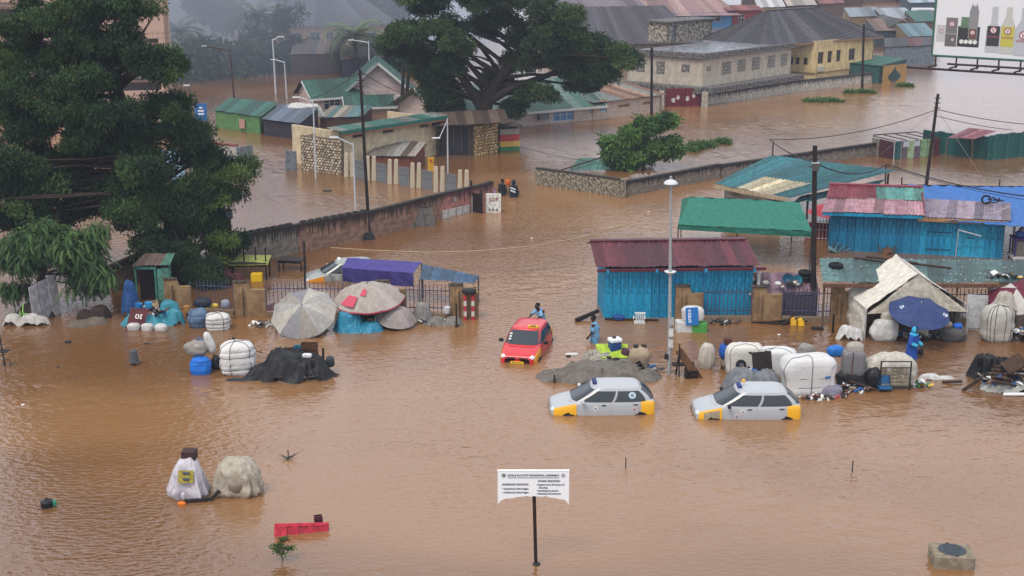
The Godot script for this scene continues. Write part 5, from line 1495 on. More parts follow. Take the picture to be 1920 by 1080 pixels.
	cloth(o, "far_sheet", rel(o, [at3(27.63, 2.6, -67.96), at3(20.48, 2.5, -69.05), at3(21.74, 1.6, -72.73), at3(29.23, 1.6, -71.83)]), 0.02, mt("2f6fbe", 0.5, "tarp", 0.5), 6, 20, 6, 0.05)
	for k in 4: pole(o, "post", rel(o, [at3(19.97, 0, -65.57), at3(25.5, 0, -65.57), at3(21.87, 0, -70.7), at3(27.13, 0, -70.05)])[k] - Vector3(0, 0, [0.5, 0.5, 3, 3][k]), 2.0, 0.04, mt("4d4038", 0.9, "wood"))
	o = thing("junk_heap", "tangle of black scrap lying on the kiosk's mauve roof", "scrap", at3(23.69, 2.45, -64.39))
	for k in 7: rod(o, "bar", Vector3(rng.randf_range(-0.5, 0.3), 0.05 + rng.randf() * 0.3, rng.randf_range(-0.3, 0.3)), Vector3(rng.randf_range(-0.1, 0.6), 0.05 + rng.randf() * 0.3, rng.randf_range(-0.3, 0.4)), 0.03, mt("1f2124", 0.8, "plain"))
	ring(o, "wheel", Vector3(-0.35, 0.2, 0), 0.2, 0.05, mt("1b1c1e", 0.8, "plain"), Vector3(1.2, 0, 0.2))
	o = thing("steel_angle", "loose pale steel angle lying on the mauve roof end", "angle bar", at3(23.72, 2.3, -63.22))
	rod(o, "bar", Vector3(-0.5, 0.03, 0.4), Vector3(0.5, 0.2, -0.3), 0.03, mt("a9a6a2", 0.5))
	# red umbrellas and cart at the right edge
	o = thing("red_awning", "small red parasol at the right edge beyond the kiosk", "parasol", at3(25.44, 0, -64.67))
	umbrella(o, Vector3(0.05, 1.55, -1.2), 0.85, 0.35, 8, [mt("c8374a", 0.7, "tarp")], Vector3(0.1, 0, 0), Vector3(0.05, -0.6, -1.2), mt("8a8a88", 0.5, "plain"))
	o = thing("purple_cart", "purple framed snack cart at the right edge beside the blue kiosk", "cart", at3(24.35, 0, -62.63), -0.05)
	for k in 4: bx(o, "frame_post", Vector3(0.07, 1.5, 0.07), mt("4b2f7d", 0.6), Vector3([-0.02, 1.2, -0.02, 1.2][k], 0.3, [0.0, 0.0, -0.8, -0.8][k]))
	bx(o, "top_board", Vector3(1.4, 0.07, 0.95), mt("4b2f7d", 0.6), Vector3(0.6, 1.07, -0.4))
	bx(o, "showcase", Vector3(1.1, 0.75, 0.7), mt("9a948a", 0.5, "mould", 2.0), Vector3(0.6, 0.6, -0.4))
	bx(o, "base_board", Vector3(1.4, 0.12, 0.95), mt("c7c4c6", 0.6), Vector3(0.6, 0.14, -0.4))
	o = thing("grey_bundle", "grey and blue wrapped bundles on the purple cart", "bundle", o.position + Vector3(0.5, 1.1, -0.4))
	bag(o, "sack", Vector3(1.0, 0.55, 0.7), mt("a8a5a2", 0.6, "bag"), Vector3(0.2, 0, 0), 4, 0.2)
	bag(o, "blue_bag", Vector3(0.5, 0.35, 0.4), mt("2a4f9a", 0.5, "bag"), Vector3(-0.25, 0, 0.2), 5, 0.2)
	# green canopy on thin legs
	o = thing("green_canopy", "dark green fabric canopy on thin legs left of the wooden pole", "canopy", at3(8.46, 0, -66.38))
	var cp := rel(o, [at3(7.92, 1.95, -61.97), at3(13.98, 1.95, -60.62), at3(13.98, 2.7, -63.71), at3(8.8, 2.7, -64.87)])
	var gm := mt("237866", 0.6, "tarp", 0.35)
	cloth(o, "front_slope", cp, 0.04, gm, 9, 24, 10, 0.08)
	var back := [cp[3], cp[2], cp[2] + Vector3(0.3, -0.7, -2.6), cp[3] + Vector3(0.0, -0.7, -2.8)]
	cloth(o, "back_slope", back, 0.03, gm, 10, 20, 10, 0.06)
	for k in 2:
		var q: Array = [[cp[0], cp[3], back[3]], [cp[1], cp[2], back[2]]][k]
		var t := MB.new()
		t.tri(q[0], q[1], q[2])
		part(o, "end_flap", t, gm)
	cloth(o, "valance", [cp[0] + Vector3(0, -0.24, 0.02), cp[1] + Vector3(0, -0.3, 0.02), cp[1], cp[0]], 0.03, mt("1f6c5c", 0.6, "tarp", 0.35), 12, 26, 4, 0.12)
	for k in 5: rod(o, "leg", [cp[0], cp[0].lerp(cp[1], 0.45), cp[1], back[3], back[2]][k], Vector3([cp[0].x, lerpf(cp[0].x, cp[1].x, 0.45), cp[1].x, back[3].x, back[2].x][k], -0.6, [cp[0].z, cp[0].z, cp[1].z, back[3].z, back[2].z][k]), 0.03, mt("3a3d3f", 0.6))
	# teal tin shed with cream sheets
	o = thing("teal_roof_shed", "broad shed under a teal tin roof with a patch of cream sheets", "shed", at3(12.75, 0, -76.64))
	var r := rel(o, [at3(11.02, 2, -71.76), at3(14.38, 2, -67.87), at3(21.63, 2.3, -74.13), at3(15.23, 2.5, -77.87)])
	var teal := [metal("1f6470", 0.45), metal("236b76", 0.45), metal("1d5e6a", 0.45)]
	sheets(o, r[0], r[0].lerp(r[1], 0.3), r[3].lerp(r[2], 0.3), r[3], 4, teal, 0.24, 0.04)
	sheets(o, r[0].lerp(r[1], 0.3), r[0].lerp(r[1], 0.78), r[0].lerp(r[3], 0.38).lerp(r[1].lerp(r[2], 0.38), 0.78), r[0].lerp(r[3], 0.38).lerp(r[1].lerp(r[2], 0.38), 0.3), 6, [metal("c9c1a2", 0.55), metal("cdc6aa", 0.55)], 0.24, 0.04)
	sheets(o, r[0].lerp(r[3], 0.37).lerp(r[1].lerp(r[2], 0.37), 0.3), r[0].lerp(r[3], 0.37).lerp(r[1].lerp(r[2], 0.37), 0.78), r[3].lerp(r[2], 0.78), r[3].lerp(r[2], 0.3), 7, teal, 0.24, 0.04)
	sheets(o, r[0].lerp(r[1], 0.78), r[1], r[2], r[3].lerp(r[2], 0.78), 4, teal, 0.24, 0.04)
	var low := rel(o, [at3(14.6, 1.6, -68.16), at3(20.11, 1.6, -72.73), at3(20.93, 1.9, -73.67), at3(15.16, 1.9, -68.91)])
	sheets(o, low[0], low[1], low[2], low[3], 7, teal, 0.24, 0.04, "lower_sheet")
	var w := [r[0] + Vector3(0.7, -2.0, -0.5), r[1] + Vector3(-0.3, -2.0, -0.5)]
	x = Transform3D(Basis(Vector3.UP, atan2(-(w[1] - w[0]).z, (w[1] - w[0]).x)), w[0])
	l = w[0].distance_to(w[1])
	for k in 9: put(bx(o, "siding", Vector3(l, 0.26, 0.05), metal("8d8983", 0.6), Vector3(l / 2, -0.5 + 0.28 * k, 0.006 * (k % 2))), x)
	board(o, "fascia", r[0] + Vector3(0, -0.12, 0), r[1] + Vector3(0, -0.12, 0), 0.2, 0.06, mt("b9a88c", 0.85, "wood"))
	for k in 3: rod(o, "post", (r[1] as Vector3).lerp(r[2], 0.2 + 0.38 * k) + Vector3(-0.2, -0.1, 0), (r[1] as Vector3).lerp(r[2], 0.2 + 0.38 * k) * Vector3(1, 0, 1) + Vector3(-0.2, -0.6, 0), 0.06, mt("4a4038", 0.9, "wood"))
	put(bx(o, "service_mast", Vector3(0.07, 0.9, 0.07), mt("3c3532", 0.9), Vector3.ZERO), Transform3D(Basis.IDENTITY, r[3] + Vector3(0.1, 0.45, 0.2)))
	o = thing("red_parasol", "faded red parasol squeezed between the wooden pole and the blue kiosk", "parasol", at3(16.05, 0, -66.73))
	umbrella(o, Vector3(0.1, 1.35, -0.3), 1.0, 0.55, 8, [mt("b5424e", 0.7, "tarp"), mt("c05562", 0.7, "tarp")], Vector3(0, 0.2, -0.1), Vector3(0.1, -0.6, -0.3), mt("8a8a88", 0.5, "plain"))
	o = along("lattice_screen", "white lattice screen with red cloth behind the wooden pole", "screen", at3(14.46, 0, -67.44), at3(16.51, 0, -66.73))
	l = at3(14.46, 0, -67.44).distance_to(at3(16.51, 0, -66.73))
	for k in 13: bx(o, "upright", Vector3(0.03, 1.7, 0.03), mt("c5c0bd", 0.7, "plain"), Vector3(l * k / 12.0, 0.25, 0))
	for k in 3: bx(o, "rail", Vector3(l, 0.03, 0.03), mt("c5c0bd", 0.7, "plain"), Vector3(l / 2, 0.1 + 0.45 * k, 0.03))
	bx(o, "red_cloth", Vector3(l * 0.65, 0.95, 0.03), mt("8e2f3c", 0.8, "tarp"), Vector3(l * 0.67, 0.4, -0.15))
	# teal hoarding and porch at the right
	o = along("teal_hoarding", "long teal corrugated hoarding standing in water at the right", "fence", at3(32.53, 0, -90.38), at3(37.62, 0, -93.17))
	corrugated(o, at3(32.53, 0, -90.38).distance_to(at3(37.62, 0, -93.17)), 1.75, 9, [metal("1d5a58", 0.5), metal("22615e", 0.5)])
	o = along("teal_hoarding", "teal corrugated hoarding behind the leaning pole with a maroon porch", "fence", at3(29.16, 0, -94.07), at3(32.74, 0, -90.8))
	corrugated(o, at3(29.16, 0, -94.07).distance_to(at3(32.74, 0, -90.8)), 1.55, 9, [metal("17504f", 0.5), metal("1b5856", 0.5)])
	o = thing("maroon_porch", "small sloping maroon tin porch on posts before the teal hoarding", "porch", at3(29.76, 0, -89.96))
	var pr := rel(o, [at3(29.88, 1.45, -90.97), at3(31.56, 1.45, -90.51), at3(33.39, 1.85, -91.48), at3(31.96, 1.85, -92.93)])
	sheets(o, pr[0], pr[1], pr[2], pr[3], 5, [metal("8a5a64", 0.5), metal("80525c", 0.5)], 0.2, 0.03)
	for k in 2: rod(o, "post", pr[k] + Vector3(0.05 - 0.1 * k, -0.05, -0.05), Vector3(pr[k].x, -0.6, pr[k].z), 0.05, mt("6b5c50", 0.9, "wood"))
	o = along("panel_shed", "roofless shed of green, grey and maroon panels left of the leaning pole", "shed", at3(26.28, 0, -90.8), at3(29.83, 0, -92.3))
	l = at3(26.28, 0, -90.8).distance_to(at3(29.83, 0, -92.3))
	var cols := ["24585a", "6b5f66", "9db58f", "6b6068", "86a87f", "7d9c78", "5b2f36"]
	for k in 7: bx(o, "panel", Vector3(l / 7 - 0.03, 1.9, 0.05), metal(cols[k], 0.6), Vector3(l / 7 * (k + 0.5), 0.3, 0.01 * (k % 2)))
	for k in 3: bx(o, "end_panel", Vector3(0.05, 1.8, 0.75), metal(["4a2b33", "502f36", "8a8784"][k], 0.6), Vector3(-0.05 - 0.0 * k, 0.3, -0.4 - 0.8 * k))
	for k in 5: bx(o, "frame_bar", Vector3(0.06, 0.06, 2.4), mt("3d2e2c", 0.9), Vector3(l / 4 * k, 1.28, -1.2))
	bx(o, "frame_bar", Vector3(l, 0.07, 0.07), mt("3d2e2c", 0.9), Vector3(l / 2, 1.34, -2.4))
	for k in 2: bx(o, "paper", Vector3(0.5, 0.38, 0.02), mt("b5bcc4", 0.7), Vector3(l * (0.24 + 0.24 * k), 1.0, 0.05))
	# long low green roof with tyres and timber
	o = thing("low_green_roof", "long grey-green tin roof behind the street fence, dotted with nails", "roof", at3(12.95, 0, -52.97))
	var gr := rel(o, [at3(12.48, 1.9, -51.64), at3(21.41, 1.9, -51.64), at3(22.13, 2.3, -53.62), at3(12.83, 2.3, -53.98)])
	sheets(o, gr[0], gr[1], gr[2], gr[3], 15, [metal("49686a", 0.45), metal("4f7072", 0.45), metal("446163", 0.45)], 0.2, 0.03)
	for k in 6: rod(o, "post", gr[0].lerp(gr[1], k / 5.0) + Vector3(0.1, -0.05, -0.1), gr[0].lerp(gr[1], k / 5.0) * Vector3(1, 0, 1) + Vector3(0.1, -0.6, -0.1), 0.05, mt("6b5a4c", 0.9, "wood"))
	board(o, "beam", gr[0] + Vector3(0, -0.12, 0.02), gr[1] + Vector3(0, -0.12, 0.02), 0.16, 0.06, mt("6f5142", 0.9, "wood"))
	var nails := MB.new()
	for k in 60:
		var t := rng.randf(); var u: float = [0.05, 0.35, 0.65, 0.95][k % 4] + rng.randf_range(-0.04, 0.04)
		var p: Vector3 = gr[0].lerp(gr[1], t).lerp(gr[3].lerp(gr[2], t), u)
		nails.bevel(p + Vector3(0, 0.05, 0), Vector3(0.045, 0.03, 0.045), 0.01)
	part(o, "nail_caps", nails, mt("c5cac9", 0.5, "plain")).set_meta("kind", "stuff")
	o = thing("tyre", "black tyre lying on the low green roof", "tyre", at3(13.32, 2.12, -53.09))
	ring(o, "tread", Vector3(0, 0.12, 0), 0.21, 0.1, mt("15171a", 0.85, "plain"), Vector3.ZERO)
	var tm := mt("43372f", 0.9, "wood", 0.8)
	for k in 3:
		o = thing("timber", "dark timber lying on the low green roof, %s" % ["left of the tent's peak", "just above the tent's peak", "right of the tent's peak"][k], "timber", [at3(15.25, 2.3, -53.54), at3(15.73, 2.35, -53.52), at3(16.98, 2.25, -53.02)][k], 0.0, "timbers on the low green roof")
		rod(o, "beam", Vector3(-1.0, 0.08, -0.3), Vector3(0.9, 0.02, [0.7, 0.6, 0.5][k]), 0.05, tm, -1, 4)
	# mauve sheet pile with junk behind the railings
	o = thing("mauve_lean_to", "mauve tin sheets heaped with pots and tyres behind the railings", "lean-to", at3(11.39, 0, -53.51))
	var mv := rel(o, [at3(10.11, 1, -53.1), at3(12.69, 1, -53.1), at3(12.8, 1.55, -54.47), at3(10.19, 1.55, -54.47)])
	sheets(o, mv[0], mv[1], mv[2], mv[3], 8, [metal("6d5568", 0.55), metal("75606f", 0.55)], 0.16, 0.03)
	bx(o, "front_sheet", Vector3(mv[0].distance_to(mv[1]), 1.5, 0.05), metal("6f6670", 0.6), (mv[0] + mv[1]) / 2 - Vector3(0, 0.75, 0.1))
	for k in 2:
		o = thing("tyre", "worn tyre of the stack on the mauve sheets, %s" % ["the lower one", "the upper one"][k], "tyre", at3(12.3, 1.4, -53.99) + Vector3(0, 0.19 * k, 0), 0.0, "tyres on the mauve sheets")
		ring(o, "tread", Vector3(0, 0.1, 0), 0.22, 0.1, mt("17191d", 0.85, "plain"), Vector3.ZERO)
	for k in 2:
		o = thing("basin", "round %s basin tipped on the mauve sheets" % ["dark blue", "teal"][k], "basin", [at3(11.5, 1.35, -53.66), at3(11.89, 1.3, -53.67)][k], 0.0)
		var bs := MB.new()
		bs.lathe(Vector3.ZERO, [Vector2(0.02, 0.0), Vector2(0.13, 0.01), Vector2(0.21, 0.18), Vector2(0.23, 0.19), Vector2(0.2, 0.17), Vector2(0.12, 0.03)], 18)
		part(o, "bowl", bs, mt(["2c5a78", "2f7f92"][k], 0.5, "plain"), Vector3(0, 0.1, 0), Vector3(0.9, 0, 0.2))
	o = thing("kitchen_junk", "white and grey pots and rags strewn on the mauve sheets", "junk", at3(10.97, 1.3, -53.42))
	for k in 9: bag(o, "rag", Vector3(0.22, 0.12, 0.2) * rng.randf_range(0.7, 1.4), mt(["c9c9c6", "7a6a66", "3c3c40", "b9b2a8"][k % 4], 0.7, "bag"), Vector3(rng.randf_range(-0.9, 1.2), rng.randf_range(-0.05, 0.1), rng.randf_range(-0.3, 0.3)), 40 + k, 0.3)

func ring(o: Node3D, called: String, at: Vector3, r: float, t: float, m: Material, turn: Vector3) -> MeshInstance3D:
	var s := MB.new()
	s.grid(24, 10, func(u: float, v: float) -> Vector3:
		var a := u * TAU; var b := -v * TAU
		var k := r + t * cos(b)
		return Vector3(cos(a) * k, t * 1.05 * sin(b), -sin(a) * k), true)
	return part(o, called, s, m, at, turn)

func corrugated(o: Node3D, length: float, height: float, n: int, ms: Array) -> void:
	var w := length / n
	for k in n:
		var s := MB.new()
		var c := maxi(4, roundi(w / 0.22))
		for i in c * 2:
			var x0 := w * i / (c * 2.0); var x1 := w * (i + 1) / (c * 2.0)
			var z0 := 0.03 if i % 2 else 0.0; var z1 := 0.0 if i % 2 else 0.03
			s.quad(Vector3(x0, -0.6, z0), Vector3(x1, -0.6, z1), Vector3(x1, height, z1), Vector3(x0, height, z0))
		part(o, "sheet", s, ms[k % ms.size()], Vector3(w * k, rng.randf_range(-0.06, 0.06), 0.004 * (k % 2)))
	bx(o, "rail", Vector3(length, 0.06, 0.06), mt("3b2f2c", 0.9), Vector3(length / 2, height * 0.6, -0.05))

func fence_bay(a: Vector3, b: Vector3, label: String) -> void:
	var o := along("railing", label, "railing", a, b, "railings of the street fence")
	var l := a.distance_to(b)
	var m := mt("4a4c6e", 0.6, "rust", 0.6)
	var n := roundi(l / 0.17)
	for k in n + 1: bx(o, "bar", Vector3(0.028, 1.25, 0.028), m, Vector3(l * k / n, 0.82, 0), Vector3.ZERO, 0.004)
	for k in 2: bx(o, "rail", Vector3(l, 0.04, 0.02), m, Vector3(l / 2, 0.45 + 0.75 * k, 0.025))
	bx(o, "kerb", Vector3(l, 0.95, 0.25), mt("8a7763", 0.95, "wash"), Vector3(l / 2, -0.27, -0.02))

func fence_pillar(at: Vector3, w: float, step: float, label: String, hi := 1.45) -> void:
	# a stepped concrete pillar: tall post and a lower wing beside it
	var o := thing("fence_pillar", label, "pillar", at, 0.0, "stepped concrete pillars of the street fence")
	var m := mt("93795a", 0.93, "mottle", 0.4)
	var s := MB.new()
	var pts := PackedVector2Array([Vector2(0, -0.7), Vector2(w, -0.7), Vector2(w, hi - 0.3), Vector2(step + 0.12, hi - 0.3), Vector2(step + 0.06, hi - 0.12), Vector2(step, hi), Vector2(0, hi)])
	s.prism(pts, -0.22, 0.0)
	for k in s.v.size(): s.uv[k] = Vector2(s.v[k].x / 2.4 + at.x * 0.37, clampf((hi - s.v[k].y) / (hi + 0.7), 0.02, 0.98))
	part(o, "shaft", s, m)
	bx(o, "buttress", Vector3(0.1, hi + 0.4, 0.16), m, Vector3(step * 0.62, (hi - 0.75) / 2, 0.08))
	bx(o, "cap", Vector3(step + 0.06, 0.06, 0.28), mt("5f564d", 0.95, "mould"), Vector3(step / 2, hi + 0.03, -0.1))

func build_fence() -> void:
	fence_pillar(at3(-14.76, 0, -54.47), 1.1, 0.5, "fence pillar under the shade tree beside the turquoise booth", 1.25)
	fence_pillar(at3(-11.58, 0, -53.36), 1.35, 0.55, "fence pillar between the wrapped bales and the railings", 1.42)
	fence_pillar(at3(-5.66, 0, -53.36), 1.25, 0.55, "fence pillar behind the pink-edged parasol", 1.45)
	fence_pillar(at3(-2.59, 0, -52.97), 1.2, 0.55, "last fence pillar at the road's left side, with a striped post", 1.42)
	fence_pillar(at3(6.74, 0, -52.75), 1.15, 0.55, "fence pillar just right of the lamp post", 1.42)
	fence_pillar(at3(9.87, 0, -52.75), 1.25, 0.55, "fence pillar between the two right railings", 1.38)
	fence_pillar(at3(13.07, 0, -52.44), 1.9, 0.5, "fence pillar left of the white tent", 1.45)
	fence_pillar(at3(19.51, 0, -52.44), 0.9, 0.5, "fence pillar behind the strapped bale", 1.5)
	fence_bay(at3(-13.21, 0, -53.83), at3(-11.62, 0, -53.51), "short dark railing left of the first bare pillar")
	fence_bay(at3(-10.25, 0, -53.36), at3(-5.67, 0, -53.2), "blue railing behind the grey parasol")
	fence_bay(at3(-4.39, 0, -53.13), at3(-2.59, 0, -52.97), "blue railing under the purple awning's end")
	fence_bay(at3(7.88, 0, -52.67), at3(9.86, 0, -52.67), "railing in front of the turquoise shed's right half")
	fence_bay(at3(11.12, 0, -52.59), at3(13.08, 0, -52.52), "railing in front of the mauve sheets")
	fence_bay(at3(14.91, 0, -52.44), at3(19.49, 0, -52.37), "dark railing behind the tent and bales")
	var o := thing("grey_sheet", "dark wet sheet hung behind the right railing", "sheet", at3(11.23, 0, -52.9))
	cloth(o, "cloth", [Vector3(0, 0.1, -0.2), Vector3(1.4, 0.1, -0.2), Vector3(1.4, 1.1, -0.2), Vector3(0, 1.1, -0.2)], 0.0, mt("4a4a56", 0.5, "tarp"), 3)
	# striped post by the last left pillar
	o = thing("striped_post", "pair of red and white striped posts with a black hood by the last left pillar", "post", at3(-1.95, 0, -52.97))
	for q in 2:
		for k in 5: bx(o, "band", Vector3(0.13, 0.22, 0.13), mt(["b4353c", "c9c6c0"][k % 2], 0.7), Vector3(0.02 + 0.32 * q, 0.05 + 0.222 * k, 0.22))
	bag(o, "hood", Vector3(0.6, 0.25, 0.35), mt("202226", 0.6, "bag"), Vector3(0.17, 1.1, 0.2), 8, 0.25)
	o = along("end_wall", "brown end wall with a flat top right of the last left pillar", "wall", at3(-1.77, 0, -52.9), at3(-1.34, 0, -53.36))
	bx(o, "panel", Vector3(0.5, 1.75, 0.2), mt("8f7a5e", 0.93, "mottle", 0.4), Vector3(0.2, 0.45, -0.12))


# ---------------------------------------------------------------- taxis
func paint(hex: String) -> StandardMaterial3D:
	var m := mt(hex, 0.35, "plain")
	m.clearcoat_enabled = true
	m.clearcoat = 0.6
	m.clearcoat_roughness = 0.12
	return m

func body_point(k: Dictionary, t: float, v: float) -> Vector3:
	# the lower body of a small hatchback: t runs from nose to tail, v from the sill on the left over the top to the sill on the right
	var st: Array = k.stations
	var q := t * (st.size() - 1)
	var i := mini(int(q), st.size() - 2)
	var f := q - i
	var a: Array = st[i]; var b: Array = st[i + 1]
	var p0: Array = st[maxi(i - 1, 0)]; var p3: Array = st[mini(i + 2, st.size() - 1)]
	var c := []
	for j in 4: c.append(cubic_interpolate(a[j], b[j], p0[j], p3[j], f))
	# c: x, half width, bottom, top
	var ring_ := [[0.86, 0.0], [0.97, 0.18], [1.0, 0.5], [0.985, 0.78], [0.93, 0.95], [0.7, 1.01], [0.0, 1.03]]
	var w := absf(v - 0.5) * 2.0
	var e := (1.0 - w) * 6.0
	var m := mini(int(e), 5)
	var g := e - m
	var r0: Array = ring_[m]; var r1: Array = ring_[m + 1]
	var ra: Array = ring_[maxi(m - 1, 0)]; var rb: Array = ring_[mini(m + 2, 6)]
	var across := cubic_interpolate(r0[0], r1[0], ra[0], rb[0] if m < 5 else -0.7, g)
	var up := cubic_interpolate(r0[1], r1[1], ra[1], rb[1], g)
	return Vector3(c[0], lerpf(c[2], c[3], up), c[1] * across * (-1.0 if v < 0.5 else 1.0))

func body_patch(k: Dictionary, t0: float, t1: float, v0: float, v1: float, out := 0.006, nu := 12, nv := 8) -> MB:
	var s := MB.new()
	s.grid(nu, nv, func(u: float, w: float) -> Vector3:
		var p := body_point(k, lerpf(t0, t1, u), lerpf(v0, v1, w))
		var e := 0.01
		var du := body_point(k, lerpf(t0, t1, u) + e, lerpf(v0, v1, w)) - p
		var dv := body_point(k, lerpf(t0, t1, u), lerpf(v0, v1, w) + e) - p
		var nn := du.cross(dv).normalized()
		if nn.dot(p - Vector3(clampf(p.x, -1.4, 1.4), 0.6, 0)) < 0: nn = -nn
		return p + nn * out)
	return s

func cabin_point(k: Dictionary, u: float, w: float) -> Vector3:
	# one rounded shell: u runs round (0 tail, 0.25 right, 0.5 nose, 0.75 left), w rises from the belt line to 1 at the roof edge and 2 at the roof's middle
	var c: Dictionary = k.cabin
	var t := minf(w, 1.0)
	var cap := clampf(w - 1.0, 0.0, 1.0) * PI / 2
	var front := lerpf(c.base_front, c.top_front, pow(t, 0.92))
	var rear := lerpf(c.base_rear, c.top_rear, pow(t, 1.7))
	var half := lerpf(c.half_base, c.half_top, pow(t, 1.5))
	var sc := pow(maxf(cos(cap), 0.0), 0.45)
	var ca := cos(u * TAU); var sa := sin(u * TAU)
	var e := 0.44
	var x := (front + rear) / 2 + (rear - front) / 2 * sc * signf(ca) * pow(absf(ca), e)
	return Vector3(x, lerpf(c.low, c.high, t) + 0.085 * sin(cap), half * sc * signf(sa) * pow(absf(sa), e))

func cabin_patch(k: Dictionary, u0: float, u1: float, w0: float, w1: float, out: float, slant := 0.0, side := 0.0) -> MB:
	# with a side (1 right, -1 left) u runs from -1 at the nose to 1 at the tail
	var s := MB.new()
	s.grid(14, 8, func(u: float, w: float) -> Vector3:
		var ww := lerpf(w0, w1, w)
		var a := lerpf(u0 + slant * w, u1, u)
		if side != 0.0: a = side * acos(signf(a) * pow(absf(a), 2.27)) / TAU
		var p := cabin_point(k, a, ww)
		var nn := (cabin_point(k, a + 0.004, ww) - cabin_point(k, a - 0.004, ww)).cross(cabin_point(k, a, ww + 0.02) - p).normalized()
		if nn.dot(p - Vector3(0.3, 0.9, 0)) < 0: nn = -nn
		return p + nn * out)
	return s

func car(called: String, label: String, at: Vector3, yaw: float, k: Dictionary, sink: float, tilt := 0.0) -> Node3D:
	var o := thing(called, label, "taxi", at, yaw)
	o.rotation.z = tilt
	o.scale.y = 0.9
	var pm := paint(k.colour)
	var gl := glass("232a30")
	var black := mt("17181a", 0.7, "plain")
	var up := Vector3(0, -sink, 0)
	var s := MB.new()
	s.grid(48, 36, func(u, w): return body_point(k, u, w))
	s.tri(body_point(k, 0, 0), body_point(k, 0, 0.5), body_point(k, 0, 1)); s.tri(body_point(k, 1, 0), body_point(k, 1, 1), body_point(k, 1, 0.5))
	part(o, "body", s, pm, up)
	s = MB.new()
	s.grid(72, 12, func(u, w): return cabin_point(k, u, w), true)
	part(o, "cabin", s, pm, up)
	s = MB.new()
	s.grid(72, 10, func(u, w): return cabin_point(k, u, 1.0 + w), true)
	part(o, "roof", s, pm, up)
	part(o, "windscreen", cabin_patch(k, 0.38, 0.62, 0.1, 0.95, 0.012), gl, up)
	part(o, "rear_window", cabin_patch(k, -0.1, 0.1, 0.16, 0.93, 0.012), gl, up)
	for f in [2, 3]:
		var m := 1.0 if f == 3 else -1.0
		part(o, "side_window", cabin_patch(k, -0.86, -0.05, 0.1, 0.87, 0.012, 0.1, m), gl, up)
		part(o, "side_window", cabin_patch(k, 0.02, 0.78, 0.1, 0.87, 0.012, 0.0, m), gl, up)
		for q in 2:
			var v := [0.075, 0.345] if f == 2 else [0.655, 0.925]
			var d := part(o, "door", body_patch(k, [0.365, 0.537][q], [0.53, 0.7][q], v[0], v[1], 0.008), pm, up)
			var hp := body_point(k, [0.5, 0.67][q], 0.27 if f == 2 else 0.73)
			bx(d, "handle", Vector3(0.16, 0.035, 0.04), black if k.get("dark_trim", true) else pm, hp + Vector3(0, 0, -0.015 if f == 2 else 0.015))
		var mp := Vector3(k.cabin.base_front + 0.4, 1.0, k.cabin.half_base * (1.0 if f == 3 else -1.0))
		var mr := MB.new()
		mr.grid(12, 8, lumpy(Vector3(0.12, 0.15, 0.2), 3, 0.0, 3.0), true)
		part(o, "mirror", mr, k.get("mirror", pm), up + mp + Vector3(0.06, -0.04, -0.14 if f == 2 else 0.14))
		for e in [k.front_axle, k.rear_axle]:
			var z: float = k.half * (-1.0 if f == 2 else 1.0)
			var arch := MB.new()
			arch.tube([Vector3(e, 0.27, z * 0.9), Vector3(e, 0.27, z * 1.012)], [0.335], 22)
			part(o, "wheel_arch", arch, black, up)
			var wh := MB.new()
			wh.tube([Vector3(e, 0.27, z * 0.9), Vector3(e, 0.27, z * 1.03)], [0.27], 20)
			var w2 := part(o, "wheel", wh, mt("1d1e20", 0.9, "plain"), up)
			var rim := MB.new()
			rim.tube([Vector3(e, 0.27, z), Vector3(e, 0.27, z * 1.04)], [0.17], 16)
			part(w2, "rim", rim, mt("8d9093", 0.4, "plain"))
	for sg in [0, 1]:
		var v := [0.27, 0.4] if sg == 0 else [0.6, 0.73]
		part(o, "headlight", body_patch(k, 0.045, 0.14, v[0], v[1], 0.012, 6, 6), mt("c9cfd2", 0.12, "plain"), up)
		v = [0.22, 0.33] if sg == 0 else [0.67, 0.78]
		part(o, "tail_light", body_patch(k, 0.955, 0.985, v[0], v[1], 0.012, 4, 4), mt("a8232a", 0.2, "plain"), up)
	part(o, "front_bumper", body_patch(k, 0.0, 0.06, 0.02, 0.98, 0.02, 5, 30), k.get("bumper", pm), up)
	part(o, "rear_bumper", body_patch(k, 0.955, 1.0, 0.02, 0.98, 0.02, 5, 30), k.get("bumper", pm), up)
	for p in k.get("panels", []):
		part(o, p[0], body_patch(k, p[2], p[3], p[4], p[5], 0.011), paint(p[1]), up)
	s = MB.new()
	s.bevel(Vector3.ZERO, Vector3(0.14, 0.14, 0.42), 0.03)
	var sg2 := part(o, "taxi_sign", s, k.get("sign", mt("d8b43a", 0.5, "plain")), up + Vector3(k.cabin.top_front + k.get("sign_at", 0.16), k.cabin.high + 0.1, k.get("sign_z", 0.0)))
	return o

